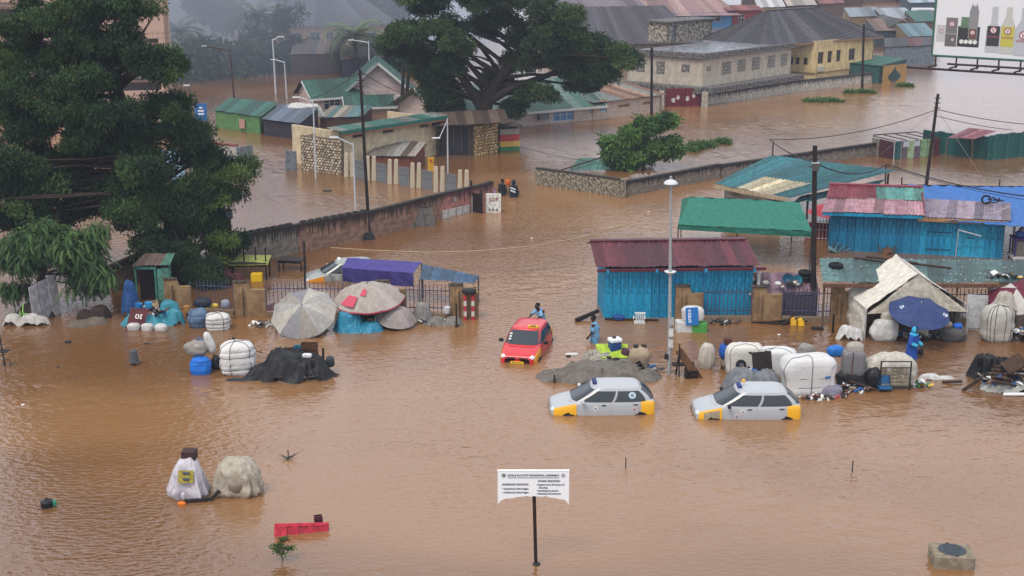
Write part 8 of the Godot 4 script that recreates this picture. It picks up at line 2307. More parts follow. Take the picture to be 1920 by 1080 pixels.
	rod(o, "upright", Vector3(-0.3, -0.5, 0.1), Vector3(-0.32, 1.25, 0.1), 0.025, darkw)
	crate(o, "crate", Vector3(0.42, 0.36, 0.3), darkw, Vector3(0.1, -0.02, 0.15), Vector3(0.15, 0.2, -0.1))
	bag(thing("clear_bag", "tall cloudy plastic bag standing right of the upturned bench", "bag", at3(7.17, 0, -46.64)), "bag", Vector3(0.6, 1.08, 0.5), mt("bdb6ac", 0.3, "bag", 0.8), Vector3(0, -0.1, 0), 330, 0.12, 2.3, 0.09)
	o = thing("covered_stool", "stool under a blue cloth with a brown box on top", "stool", at3(7.86, 0, -46.64))
	for k in 4: rod(o, "leg", Vector3(-0.14 + 0.28 * (k % 2), -0.6, -0.12 + 0.24 * (k / 2)), Vector3(-0.1 + 0.2 * (k % 2), 0.5, -0.1 + 0.2 * (k / 2)), 0.025, darkw)
	bag(o, "blue_cloth", Vector3(0.5, 0.62, 0.4), mt("1f55b0", 0.6, "bag"), Vector3(0, 0.35, 0), 331, 0.12, 2.4, 0.04)
	bx(o, "box", Vector3(0.28, 0.22, 0.24), mt("5a3226", 0.8, "wood"), Vector3(0.06, 1.03, 0))
	bag(o, "skirt", Vector3(0.4, 0.4, 0.36), mt("8a7d6c", 0.7, "bag"), Vector3(0.02, 0.02, 0), 332, 0.12)
	bale("white_bale", "square white tarpaulin-wrapped stack behind the right taxi\'s nose", at3(8.47, 0, -45.75) + Vector3(0, 0, -0.3), Vector3(1.35, 1.25, 0.75), "d6d4ce", 333, [0.6], [0.62, 0.8], 0.0, "6a6458", 5.0, 0.08)
	o = thing("upturned_table", "dark brown table lying on its side on the white tarpaulin", "table", at3(8.69, 0, -45.34) + Vector3(0, 0.55, 0.15))
	table(o, 0.7, 0.7, 0.5, mt("2e2322", 0.7, "wood", 1.0), Vector3(1.35, 0.35, 0.25), Vector3(0.1, 0.25, 0.0))
	o = thing("car_wheel", "small black wheel leaning on the white tarpaulin", "wheel", at3(8.16, 0, -45.34) + Vector3(0, 0.65, 0.3))
	ring(o, "tyre", Vector3(0, 0, 0), 0.15, 0.06, mt("17181b", 0.8, "plain"), Vector3(1.3, 0.3, 0))
	var hb := MB.new()
	hb.tube([Vector3(0, 0, -0.02), Vector3(0, 0, 0.03)], [0.11], 14)
	part(o, "hub", hb, mt("5a5f66", 0.5, "plain"), Vector3.ZERO, Vector3(-0.25, 0.3, 0))
	heap("grey_tarp_heap", "grey tarpaulin bulging behind the right taxi's windscreen", "tarpaulin", at3(8.46, 0, -44.33), 1.2, 0.6, [[-0.4, 0, 0.7, 0.8], [0.4, 0, 0.65, 0.8]], mt("7b8088", 0.55, "tarp"), 334, 0.08, 17)
	bale("white_bale", "long white tarpaulin stack behind the big lettered bale", at3(9.53, 0, -46.04), Vector3(1.7, 1.1, 0.8), "d9dadb", 335, [0.45], [0.6, 0.72, 0.85], 0.0, "50545a", 4.5, 0.1)
	o = bale("white_bale", "big white bale with faded blue print behind the right silver taxi", at3(10.31, 0, -44), Vector3(1.85, 1.5, 1.0), "d4d5d6", 336, [0.3, 0.52], [0.55, 0.75], 0.1, "33363a", 5.0, 0.08)
	for k in 3: bx(o, "blue_print", Vector3(0.2, 0.08, 0.02), mt("3a559a", 0.6, "plain"), Vector3([0.25, 0.6, -0.75][k], [1.02, 0.72, 0.25][k], [0.4, 0.46, 0.46][k]), Vector3(-0.5 if k == 0 else -0.1, 0, 0.2))
	bag(thing("grey_plastic_bag", "grey plastic bag behind the lettered bale", "bag", at3(10.79, 0, -46.64)), "bag", Vector3(0.7, 0.75, 0.5), mt("8a8984", 0.4, "bag"), Vector3(0.1, 0.1, -0.3), 337, 0.2)
	litter("taxi_litter", "bottles and cans packed behind the right silver taxi", at3(10.63, 0, -43.78), 1.1, 0.55, 170, ["c9c8c6", "2e2c2e", "8a7f74", "a8524e", "e0dfdc", "56504c"], 0.17)
	bag(thing("lilac_cloth", "lilac-grey cloth sack on the litter right of the taxi", "cloth", at3(11.09, 0, -43.68)), "sack", Vector3(0.75, 0.42, 0.5), mt("7d7a8c", 0.7, "bag"), Vector3(0, -0.02, 0), 338, 0.2)
	bag(thing("blue_bag", "bright blue bag beside the wrapped cabinet", "bag", at3(11.81, 0, -46.04) + Vector3(0, 0.55, -0.3)), "bag", Vector3(0.65, 0.42, 0.45), mt("1f70c4", 0.5, "bag"), Vector3.ZERO, 339, 0.15)
	o = thing("wrapped_cabinet", "tall cabinet wrapped in clear and grey plastic", "cabinet", at3(12.08, 0, -44.78))
	bag(o, "dark_base", Vector3(1.1, 0.7, 0.6), mt("1f1e20", 0.6, "bag"), Vector3(-0.05, -0.12, 0), 340, 0.2, 3.0)
	bag(o, "cabinet", Vector3(0.82, 0.95, 0.5), mt("77767a", 0.3, "bag", 0.6), Vector3(0.0, 0.35, 0), 341, 0.05, 5.0)
	bag(o, "plastic_hood", Vector3(0.62, 0.5, 0.4), mt("a39d95", 0.35, "bag"), Vector3(0.05, 1.08, -0.1), 342, 0.12)
	rod(o, "cord", Vector3(-0.1, 0.35, 0.26), Vector3(-0.08, 1.3, 0.26), 0.015, mt("5a2a2e", 0.8, "plain"))
	rod(thing("charred_planks", "brown plank slanting down from the wrapped cabinet", "plank", at3(12.28, 0, -44.44)), "plank", Vector3(-0.4, 0.3, 0.1), Vector3(0.55, 0.02, 0.25), 0.05, wood, -1, 4)
	# cart with bench frame under a white cover
	o = thing("covered_cart", "hand cart under a white domed cover with a black bench frame in front", "cart", at3(13.45, 0, -44.44) + Vector3(0, 0, -0.45))
	cover(o, "sheet", Vector3(1.75, 1.3, 0.9), mt("c4c1b8", 0.55, "tarp"), Vector3(0, -0.12, 0), 343, 0.05, 0.15, 0.12, 2.6)
	for k in 2: bx(o, "frame_post", Vector3(0.05, 1.3, 0.05), mt("1b1c1f", 0.6), Vector3(-0.52 + 1.05 * k, 0.42, 0.62))
	for k in 3: bx(o, "frame_rail", Vector3(1.08, 0.04, 0.04), mt("1b1c1f", 0.6), Vector3(0, [1.05, 0.82, 0.1][k], 0.62))
	for k in 5: bx(o, "bench_slat", Vector3(0.95, 0.1, 0.03), mt("8f8674", 0.8, "wood"), Vector3(0.02, 0.2 + 0.12 * k, 0.56 - 0.03 * k), Vector3(-0.25, 0, 0))
	o = thing("blue_chair", "small blue chair stacked in the cart's bench frame", "chair", at3(13.08, 0, -44.16) + Vector3(0, 0.02, 0))
	bx(o, "seat", Vector3(0.45, 0.05, 0.4), mt("1f5a8a", 0.5), Vector3(0, 0.12, 0))
	bx(o, "backrest", Vector3(0.42, 0.3, 0.04), mt("1f5a8a", 0.5), Vector3(0, 0.34, -0.2), Vector3(-0.2, 0, 0))
	for k in 2: rod(o, "leg", Vector3(-0.2 + 0.4 * k, -0.4, 0.18), Vector3(-0.2 + 0.4 * k, 0.5, -0.2), 0.02, mt("18324a", 0.5))
	bag(thing("black_sack", "black sack at the covered cart's left side", "sack", at3(12.76, 0, -44.55)), "sack", Vector3(0.5, 0.85, 0.5), mt("1b1b1e", 0.5, "bag"), Vector3(0, -0.1, 0), 344, 0.2)
	litter("cart_litter", "black, green and yellow litter right of the covered cart", at3(14.45, 0, -44.78), 0.45, 0.2, 40, ["1f2022", "3a7a52", "c9a53a", "d2d4d6"], 0.18)
	heap("white_plastic_strip", "long strip of white plastic floating right of the covered cart", "plastic", at3(15.33, 0, -45.46), 0.75, 0.15, [[-0.3, 0, 0.16, 0.5], [0.4, 0, 0.08, 0.4]], white, 345, 0.1, 9)
	rod(thing("floating_plank", "brown plank floating at the end of the white plastic strip", "plank", at3(15.72, 0, -45)), "plank", Vector3(-0.35, 0.04, 0), Vector3(0.35, 0.07, 0.02), 0.05, wood, -1, 4)
	# wreckage at the right edge
	heap("black_sack_heap", "black plastic sacks heaped at the right edge", "sacks", at3(17.26, 0, -45.75), 0.9, 0.5, [[-0.1, 0, 0.72, 0.7], [0.5, 0, 0.6, 0.6]], mt("1a1b1d", 0.45, "tarp"), 346, 0.14, 19)
	heap("white_tarp_heap", "dirty white tarpaulin under broken timber at the right edge", "tarpaulin", at3(17.56, 0, -44.44), 1.2, 0.5, [[-0.4, 0, 0.28, 0.7], [0.4, 0, 0.4, 0.8]], mt("b9bcb8", 0.55, "tarp"), 347, 0.08, 17)
	o = thing("broken_furniture", "broken brown furniture and beams piled at the right edge", "furniture", at3(17.52, 0, -44.44))
	table(o, 0.8, 0.6, 0.7, wood, Vector3(0.4, 0.4, 0.5), Vector3(0.35, 0.35, -0.35))
	for k in 5: bx(o, "beam", Vector3(1.5, 0.09, 0.12), wood, Vector3(-0.1 + 0.1 * k, 0.3 + 0.1 * k, 0.45 - 0.2 * k), Vector3(0.1, 0.3 - 0.25 * k, -0.28 + 0.13 * k))
	bx(o, "beam", Vector3(0.85, 0.14, 0.05), wood, Vector3(-1.35, 0.22, 0.2), Vector3(0, 0.2, 0.55))
	rod(thing("white_pipe", "white plastic pipe lying in front of the wreckage", "pipe", at3(17.53, 0, -43.68)), "pipe", Vector3(-0.45, 0.05, 0), Vector3(0.7, 0.07, 0.05), 0.06, mt("d9dadb", 0.4, "plain"), -1, 10)
	var mixed := ["1f2024", "d5d6d6", "6a4a3a", "2a5a9a", "9a8f80", "3a3434"]
	for r in [["black and white scraps wedged in front of the beige sack", at3(5, 0, -46.4), 0.4], ["dark scraps under the upturned table", at3(8.54, 0, -44.78) + Vector3(0, 0.5, 0.2), 0.6], ["scraps packed at the wrapped cabinet's foot", at3(11.82, 0, -44.22), 0.6], ["scraps strewn over the broken furniture", at3(17.43, 0, -44.44) + Vector3(0, 0.35, 0), 0.9], ["scraps stacked beside the strapped bale at the right edge", at3(19.99, 0, -50.28) + Vector3(0, 0.4, 0.3), 0.6], ["scraps in the mouth of the white tent", at3(16.17, 0, -50.42) + Vector3(0, 0.1, 0), 0.9], ["clothes strewn over the teal raft", at3(-14.77, 0, -52.59) + Vector3(0, 0.45, 0.2), 0.75], ["pots and scraps on the blue bundle", at3(-11.5, 0, -46.64) + Vector3(0, 0.85, 0), 0.35], ["scraps in the shade of the pink-edged parasol", at3(-5.55, 0, -52) + Vector3(0, 0.3, 0.2), 0.8], ["goods spread before the small parasol", at3(-3.17, 0, -52.29), 0.6]]:
		litter("loose_scraps", r[0], r[1], r[2], r[2] * 0.45, int(r[2] * 130.0), mixed, 0.2)
	# white tent
	o = thing("white_tent", "cream canvas market tent with a ridged roof and open front", "tent", at3(14.03, 0, -50.14))
	var cv := mt("e4e0d6", 0.75, "tarp", 0.5)
	var fl := at3(13.9, 1.23, -50.14) - o.position
	var fr := at3(18.03, 1.24, -50.49) - o.position
	var ap := at3(15.86, 2.64, -50.28) - o.position
	var bk := Vector3(-0.15, 0.0, -2.6)
	cloth(o, "roof_left", [fl, fl + bk, ap + bk + Vector3(0, 0.12, 0), ap], 0.04, cv, 21, 14, 12, 0.05)
	cloth(o, "roof_right", [fr + bk, fr, ap, ap + bk + Vector3(0, 0.12, 0)], 0.04, cv, 22, 14, 12, 0.05)
	cloth(o, "gable_flap", [fl + Vector3(0.02, -0.18, 0.05), fr + Vector3(-0.02, -0.2, 0.05), ap + Vector3(0.02, -0.02, 0.05), ap + Vector3(-0.02, -0.02, 0.05)], -0.16, mt("d6d0c0", 0.75, "tarp", 0.5), 23, 22, 8, 0.06)
	cloth(o, "left_wall", [fl * Vector3(1, 0, 1) + bk, fl * Vector3(1, 0, 1), fl, fl + bk], 0.0, cv, 24, 10, 10, 0.14)
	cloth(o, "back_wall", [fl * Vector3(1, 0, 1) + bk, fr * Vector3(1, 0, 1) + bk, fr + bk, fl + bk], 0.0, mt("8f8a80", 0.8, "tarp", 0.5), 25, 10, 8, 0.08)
	cloth(o, "right_wall", [fr * Vector3(1, 0, 1) + Vector3(-0.05, 0, -0.6), fr * Vector3(1, 0, 1) + bk, fr + bk, fr + Vector3(-0.05, 0, -0.6)], 0.0, cv, 26, 8, 8, 0.08)
	for q in [fl, fr, fl + bk, fr + bk]: rod(o, "pole", Vector3(q.x, -0.6, q.z), q, 0.03, mt("a9aaa8", 0.5))
	rod(o, "ridge_pole", ap, ap + bk + Vector3(0, 0.1, 0), 0.03, mt("a9aaa8", 0.5))
	o = thing("blue_parasol", "dark blue parasol with white print in front of the white tent", "parasol", at3(15.71, 0, -49.32))
	umbrella(o, Vector3(0, 1.35, 0), 1.2, 0.42, 8, [mt("2f4478", 0.65, "tarp", 0.7), mt("2c4072", 0.65, "tarp", 0.7)], Vector3(0.3, 0.2, 0.03), Vector3(0.1, -0.6, -0.3), mt("9a9c9e", 0.5, "plain"), 0.05)
	for k in 2: letters(o, "SB", [Vector3(-0.72, 1.6, 0.15), Vector3(0.88, 1.36, 0.4)][k], 0.14, mt("c5cbdd", 0.7, "plain"), 0.3, Vector3(-0.9, 0, [0.3, -0.6][k]), true, "print")
	bag(thing("white_sack_stack", "big shiny white plastic sack in the tent's left opening", "sack", at3(14.65, 0, -49.86)), "sack", Vector3(1.1, 0.98, 0.7), mt("c9cac8", 0.35, "bag", 0.7), Vector3(0, -0.12, -0.2), 350, 0.16, 2.6, 0.03)
	bag(thing("white_sack", "smaller white sack on the big shiny sack in the tent", "sack", at3(14.65, 0, -49.86) + Vector3(0.1, 0.7, -0.3)), "sack", Vector3(0.5, 0.45, 0.4), mt("b5b1a8", 0.5, "bag"), Vector3.ZERO, 351, 0.15)
	bag(thing("grey_sack_stack", "dark grey sacks in the tent's right opening", "sacks", at3(17.31, 0, -50)), "sack", Vector3(1.05, 0.6, 0.7), mt("4f4d4c", 0.6, "bag"), Vector3(0, -0.12, -0.1), 352, 0.16)
	bag(thing("blue_bag", "bright blue bag on the grey sacks in the tent", "bag", at3(17.56, 0, -50.14) + Vector3(0, 0.42, 0)), "bag", Vector3(0.38, 0.24, 0.3), mt("1f5fc4", 0.5, "bag"), Vector3.ZERO, 353, 0.2)
	bag(thing("beige_bag", "beige bag on the grey sacks in the tent", "bag", at3(17.14, 0, -50.14) + Vector3(0, 0.42, -0.1)), "bag", Vector3(0.42, 0.3, 0.3), mt("8a8272", 0.7, "bag"), Vector3.ZERO, 354, 0.2)
	o = thing("shop_shelf", "pale shelf rack standing inside the tent", "shelf", at3(16.62, 0, -50.28) + Vector3(0, 0, -0.5))
	for k in 2: bx(o, "upright", Vector3(0.05, 1.6, 0.05), mt("9fa4a8", 0.6), Vector3(-0.2 + 0.4 * k, 0.4, 0))
	for k in 4: bx(o, "shelf_board", Vector3(0.42, 0.04, 0.3), mt("9fa4a8", 0.6), Vector3(0, 0.1 + 0.3 * k, 0))
	cloth(thing("hanging_shirt", "pale shirt hanging under the blue parasol", "shirt", at3(15.95, 0, -49.86) + Vector3(0.05, 0.75, 0)), "cloth", [Vector3(-0.35, -0.15, 0), Vector3(0.3, -0.55, 0), Vector3(0.35, 0.3, -0.05), Vector3(-0.35, 0.3, -0.05)], 0.02, mt("b8b0a2", 0.8, "tarp"), 27)
	heap("white_bundle", "crumpled white bundle in the water left of the tent", "bundle", at3(13.33, 0, -50.28), 0.6, 0.32, [[-0.1, 0, 0.45, 0.5], [0.25, 0, 0.35, 0.4]], white, 355, 0.12, 13)
	stake("black post left of the crumpled white bundle", at3(12.84, 0, -50.98), 0.75, 0.05, "17171a")
	o = thing("white_screen", "white plastic screen right of the tent", "screen", at3(18.41, 0, -51.41))
	cloth(o, "sheet", [Vector3(-0.1, 0.05, 0), Vector3(0.75, 0.05, -0.1), Vector3(0.8, 1.35, -0.3), Vector3(-0.05, 1.4, -0.3)], 0.0, mt("c5c9ce", 0.5, "tarp"), 28)
	bale("white_bale", "tall strapped grey-white bale right of the tent", at3(19.06, 0, -50.07), Vector3(1.25, 1.55, 0.95), "b4b2aa", 356, [0.35, 0.55], [0.58, 0.64, 0.7, 0.76, 0.82, 0.88], 0.1, "2c2f2e", 3.4, 0.08)
	heap("pale_sheet", "pale sheet thrown over the top of the strapped bale", "sheet", at3(19.33, 0, -50.56) + Vector3(0.1, 1.25, -0.1), 0.6, 0.45, [[0.05, 0, 0.55, 0.45]], mt("b5afa6", 0.6, "tarp"), 357, 0.1, 9)
	o = thing("maroon_parasol", "maroon and white parasol tipped at the right edge", "parasol", at3(20.29, 0, -50.7))
	umbrella(o, Vector3(-0.1, 1.45, -0.6), 1.15, 0.4, 8, [mt("6a2238", 0.7, "tarp"), mt("6a2238", 0.7, "tarp"), mt("c5c2c0", 0.7, "tarp")], Vector3(0.35, 0.2, 0.35), Vector3(0.2, -0.6, -0.6), mt("8a8a88", 0.5, "plain"))
	heap("dark_goods", "dark tangle of goods under the maroon parasol", "goods", at3(20.13, 0, -50.42), 0.8, 0.5, [[0, 0, 0.95, 0.65]], mt("5a4c44", 0.8, "mould", 1.6), 358, 0.1, 13)
	litter("roof_clutter", "yellow and black oddments along the low roof's eave", at3(19.96, 2, -52.1), 0.9, 0.2, 30, ["1f1f22", "c9a53a", "3a3434", "c9ccca"], 0.22)
	o = thing("broken_chair", "overturned wooden chairs washed against the blue kiosk, left heap", "chair", at3(16.28, 0, -64.45))
	for k in 6: rod(o, "stick", Vector3(-0.4 + 0.12 * k, 0.02, 0.1), Vector3(-0.2 + 0.15 * k, 0.5 - 0.05 * k, -0.1 + 0.05 * k), 0.028, mt(["5a4a42", "6a8f98"][k % 2], 0.8, "wood"))
	bx(o, "seat", Vector3(0.45, 0.05, 0.4), mt("6a8f98", 0.8, "wood"), Vector3(-0.35, 0.15, 0.1), Vector3(0.3, 0, -0.4))
	o = thing("broken_chair", "overturned brown chairs washed against the blue kiosk, middle heap", "chair", at3(18.5, 0, -64.12))
	for k in 8: rod(o, "stick", Vector3(-0.35 + 0.1 * k, 0.0, 0.1), Vector3(-0.3 + 0.12 * k, 0.4 - 0.12 * (k % 3), 0.0), 0.025, mt("6b4a36", 0.8, "wood"))
	bx(o, "seat", Vector3(0.42, 0.05, 0.38), mt("6b4a36", 0.8, "wood"), Vector3(0.05, 0.15, 0.1), Vector3(0.5, 0.3, 0.5))

# ---------------------------------------------------------------- foreground
func build_foreground() -> void:
	var o: Node3D
	# covered motor tricycle under a white plastic sheet
	o = thing("covered_tricycle", "small motor tricycle tied up in translucent white plastic, orange lamp at the water", "tricycle", at3(-9.29, 0, -35.4))
	cover(o, "plastic_cover", Vector3(0.68, 1.3, 0.55), mt("d0cdd8", 0.4, "tarp", 0.9), Vector3(0, -0.12, 0), 401, 0.07, 0.95)
	bx(o, "box", Vector3(0.4, 0.28, 0.35), mt("4a3232", 0.8, "wood"), Vector3(0.05, 1.2, -0.12))
	bx(o, "panel_print", Vector3(0.44, 0.36, 0.012), mt("c9b84a", 0.6, "mould", 2.5), Vector3(0.03, 0.72, 0.36), Vector3(-0.3, 0, 0))
	for k in 2: bag(o, "printed_spot", Vector3(0.2, 0.09, 0.03), mt("4a5560", 0.6, "plain"), Vector3(0.04, 0.78 - 0.16 * k, 0.36 + 0.05 * k), 440 + k, 0.2)
	bag(o, "knot", Vector3(0.12, 0.22, 0.12), mt("c3c0cc", 0.4, "bag"), Vector3(-0.02, 0.12, 0.58), 402, 0.2)
	bag(o, "orange_lamp", Vector3(0.24, 0.12, 0.12), mt("d8701c", 0.4, "plain"), Vector3(-0.06, -0.03, 0.66), 403, 0.05)
	bx(o, "bumper", Vector3(0.8, 0.1, 0.08), mt("2c2627", 0.7, "wood"), Vector3(0.38, 0.06, 0.48), Vector3(0, 0.15, 0.05))
	bx(o, "bumper", Vector3(0.34, 0.09, 0.08), mt("2c2627", 0.7, "wood"), Vector3(0.82, 0.14, 0.3), Vector3(0, 0.5, 0.7))
	o = thing("covered_machine", "machine hidden under a crumpled grey plastic sheet right of the tricycle", "machine", at3(-7.89, 0, -35.62))
	cover(o, "plastic_cover", Vector3(1.12, 1.2, 0.8), mt("b2aa9b", 0.42, "tarp", 0.8), Vector3(0, -0.12, 0), 404, 0.1, 0.42, 0.16)
	bag(o, "inner_bag", Vector3(0.5, 0.4, 0.3), mt("7f7468", 0.5, "bag"), Vector3(-0.05, 0.12, 0.36), 405, 0.25)
	# red bench panel
	o = thing("red_tailboard", "red framed tailboard lying in the water behind the sapling", "board", at3(-5.66, 0, -32.91) - Vector3(0, 0.16, 0), 0.22)
	var red := mt("c02f44", 0.5, "mottle", 1.0)
	bx(o, "panel", Vector3(1.42, 0.5, 0.05), mt("ad2a3c", 0.5, "mottle", 1.0), Vector3(0, 0.13, 0), Vector3(-0.35, 0, -0.07))
	bx(o, "top_rail", Vector3(1.45, 0.09, 0.09), red, Vector3(0, 0.38, -0.08), Vector3(-0.35, 0, -0.07))
	for k in 4: bx(o, "stile", Vector3(0.14 if k else 0.34, 0.5, 0.08), red, Vector3(-0.58 + 0.4 * k, 0.17 - 0.028 * k, 0.012), Vector3(-0.35, 0, -0.07))
	o = thing("brown_box", "small dark red box sitting on the red tailboard", "box", at3(-5.28, 0, -33.31) + Vector3(0, 0.17, 0), 0.3)
	crate(o, "box", Vector3(0.22, 0.16, 0.2), mt("52202a", 0.7, "wood"), Vector3.ZERO, Vector3(0.25, 0, 0))
	# sapling
	o = thing("sapling", "small leafy sapling poking out of the water in front of the red tailboard", "sapling", at3(-5.92, 0, -31.36))
	foliage(o, [[o.position + Vector3(-0.1, 0.38, 0), 0.2, 0.1, 0.16], [o.position + Vector3(0.06, 0.55, 0), 0.12, 0.08, 0.12, 0.7], [o.position + Vector3(0.15, 0.32, 0), 0.14, 0.1, 0.12, 0.7], [o.position + Vector3(-0.02, 0.26, 0.05), 0.14, 0.1, 0.14]], sprig(9, 0.075, 0.06, 0.24, 0.1, 19), [Color(0.06, 0.13, 0.03), Color(0.09, 0.17, 0.04), Color(0.04, 0.09, 0.03)], 4, 4, 0.09, Vector2(0.7, 1.1), 410, 0.3, 0.8)
	limbs(o, [o.position - Vector3(0, 0.6, 0), o.position + Vector3(0.0, 0.15, 0), o.position + Vector3(0.02, 0.45, 0)], [0.018, 0.014, 0.006], [o.position + Vector3(-0.2, 0.38, 0), o.position + Vector3(0.1, 0.58, 0), o.position + Vector3(0.2, 0.34, 0), o.position + Vector3(0.0, 0.3, 0.1)], mt("4a3a2a", 0.9), 0.008, 1.0, 20)
	# notice board of the assembly
	o = thing("notice_board", "white municipal notice board with a ragged lower edge on a thin dark post", "sign", at3(0.63, 0, -31.12))
	var pb := at3(0.55, 1.98, -31.12) - o.position
	rod(o, "post", Vector3(0, -0.6, 0), pb + Vector3(0, 0.3, -0.03), 0.045, mt("2c211f", 0.75, "rust"))
	var disc := MB.new()
	disc.lathe(Vector3(0, -0.02, 0), [Vector2(0.0, 0.0), Vector2(0.11, 0.0), Vector2(0.1, 0.04), Vector2(0.03, 0.07)], 14)
	part(o, "foot_ring", disc, mt("1c1d1f", 0.6, "plain"))
	var tl := at3(-0.36, 2.62, -31.12) - o.position
	var tr := at3(1.44, 2.63, -31.12) - o.position
	var bl := at3(-0.35, 1.71, -31.12) - o.position
	var w := tr.x - tl.x
	var hgt := tl.y - bl.y
	var cx := (tl.x + tr.x) / 2
	var pts := PackedVector2Array([Vector2(-w / 2, hgt), Vector2(w / 2, hgt)])
	for k in 25:
		var t := k / 24.0
		var e := 0.0 + 0.25 * hgt * pow(sin(t * PI), 0.45) + rng.randf_range(-0.02, 0.02)
		pts.append(Vector2(lerpf(w / 2, -w / 2, t), e))
	var s := MB.new()
	s.prism(pts, -0.015, 0.015)
	part(o, "board", s, mt("eceef2", 0.5, "plain"), Vector3(cx, bl.y, 0.06))
	bx(o, "top_edge", Vector3(w + 0.02, 0.05, 0.06), mt("e2e3e4", 0.5, "plain"), Vector3(cx, tl.y, 0.05))
	var ink := mt("2c3148", 0.7, "plain")
	var rows := [["KORLE KLOTTEY MUNICIPAL ASSEMBLY", 0.0, 0.87, 0.07, 0.72, true], ["MARRIAGE SERVICES:", -0.44, 0.6, 0.052, 0.37, false], ["• Customary Marriages", -0.44, 0.47, 0.048, 0.37, false], ["• Ordinance Marriages", -0.44, 0.36, 0.048, 0.37, false], ["OTHER SERVICES:", 0.06, 0.7, 0.052, 0.32, false], ["• Registration Of Places Of", 0.04, 0.59, 0.042, 0.4, false], ["  Worship", 0.06, 0.5, 0.042, 0.2, false], ["• Wedding Reception", 0.04, 0.41, 0.042, 0.32, false], ["• Wedding Photoshoots", 0.04, 0.32, 0.042, 0.35, false]]
	for r in rows: letters(o, r[0], Vector3(cx + r[1] * w, bl.y + r[2] * hgt, 0.08), r[3], ink, r[4] * w, Vector3.ZERO, r[5])
	bx(o, "underline", Vector3(w * 0.72, 0.012, 0.006), ink, Vector3(cx, bl.y + 0.8 * hgt, 0.08))
	for k in 2:
		var em := MB.new()
		em.tube([Vector3.ZERO, Vector3(0, 0, 0.006)], [0.055], 12)
		part(o, "emblem", em, mt(["6f8a7a", "a8a9b4"][k], 0.7, "plain"), Vector3(cx + (-0.415 + 0.83 * k) * w, bl.y + 0.87 * hgt, 0.078))
	# concrete chamber with a round cover
	o = thing("manhole_chamber", "square concrete chamber with a round iron cover standing out of the water", "manhole", at3(11.28, 0, -30.89), -0.1)
	bx(o, "block", Vector3(1.02, 1.1, 0.82), mt("8a8070", 0.95, "mottle", 0.9), Vector3(0, -0.2, -0.35), Vector3.ZERO, 0.035)
	var lid := MB.new()
	lid.lathe(Vector3(0, 0.35, -0.35), [Vector2(0.0, 0.015), Vector2(0.33, 0.015), Vector2(0.35, 0.01), Vector2(0.35, -0.02)], 30)
	part(o, "iron_cover", lid, mt("39434c", 0.5, "mottle", 1.5))
	for k in 6: bx(o, "cover_rib", Vector3(0.5 - 0.06 * absf(k - 2.5), 0.01, 0.025), mt("343d46", 0.5, "plain"), Vector3(0, 0.368, -0.6 + 0.1 * k))
	for k in 2: bx(o, "lift_slot", Vector3(0.08, 0.02, 0.04), mt("15171a", 0.8, "plain"), Vector3(-0.05 + 0.1 * k, 0.36, -0.71 + 0.72 * k))
	# cooking pot
	o = thing("cooking_pot", "black cooking pot with a lid floating at the lower left", "pot", at3(-13.12, 0, -34.61), 0.2)
	var pot := MB.new()
	pot.lathe(Vector3(0, -0.1, 0), [Vector2(0.0, 0.0), Vector2(0.14, 0.0), Vector2(0.17, 0.06), Vector2(0.17, 0.24), Vector2(0.18, 0.25), Vector2(0.18, 0.27), Vector2(0.1, 0.31), Vector2(0.0, 0.32)], 22)
	part(o, "pot", pot, mt("17191c", 0.35, "plain"))
	rod(o, "knob", Vector3(0, 0.21, 0), Vector3(0, 0.28, 0), 0.025, mt("3a3c3e", 0.4, "plain"))
	bag(o, "green_cloth", Vector3(0.12, 0.2, 0.14), mt("2f8a6a", 0.6, "bag"), Vector3(0.2, -0.02, 0), 420, 0.2)
	# twigs, stakes
	o = thing("twig_snag", "dark rod with feathery twigs caught on it in mid water", "snag", at3(-6.87, 0, -38.07))
	rod(o, "rod", Vector3(0, -0.5, 0), Vector3(0, 0.28, 0), 0.018, mt("202326", 0.7))
	for k in 14:
		var sg := -1.0 if k % 2 else 1.0
		rod(o, "twig", Vector3(0, 0.02, 0.02 * k - 0.1), Vector3(sg * rng.randf_range(0.15, 0.34), rng.randf_range(0.05, 0.2), rng.randf_range(-0.1, 0.1)), 0.01, mt("4a4a48", 0.9), 0.004, 4)
	rod(o, "twig", Vector3(0.1, 0.04, 0), Vector3(0.5, 0.3, -0.1), 0.012, mt("4a4a48", 0.9), 0.004, 4)
	o = thing("floating_rope", "pale rope floating across the flooded road behind the parasols", "rope", at3(-9.09, 0, -64.89))
	var rope := MB.new()
	rope.tube(rel(o, [at3(-9.13, 0, -65.23), at3(-6.93, 0, -64.67), at3(-4.23, 0, -64.23), at3(-1.6, 0, -64.56), at3(1.08, 0, -65.57), at3(3.6, 0, -67.44), at3(6.37, 0, -70.7)]), [0.022], 5)
	part(o, "rope", rope, mt("b8a58a", 0.8, "plain"), Vector3(0, 0.02, 0))
	stake("thin iron stake in open water below the left silver taxi", at3(3.43, 0, -37.33), 0.34, 0.018, "1c1b1b")
	stake("thin iron stake in open water right of the two silver taxis", at3(10.2, 0, -37.05), 0.36, 0.02, "241d1b")
	bag(thing("purple_ball", "tiny purple ball afloat beside the right silver taxi", "ball", at3(6.93, 0, -41.77)), "ball", Vector3(0.1, 0.1, 0.1), mt("a86ad0", 0.5, "plain"), Vector3(0, -0.03, 0), 421, 0.0, 2.0)
	bag(thing("flotsam", "dark ring of rubber afloat in the flooded yard", "flotsam", at3(-11.24, 0, -79.81)), "scrap", Vector3(0.6, 0.08, 0.3), mt("33353a", 0.6, "plain"), Vector3.ZERO, 422, 0.1)

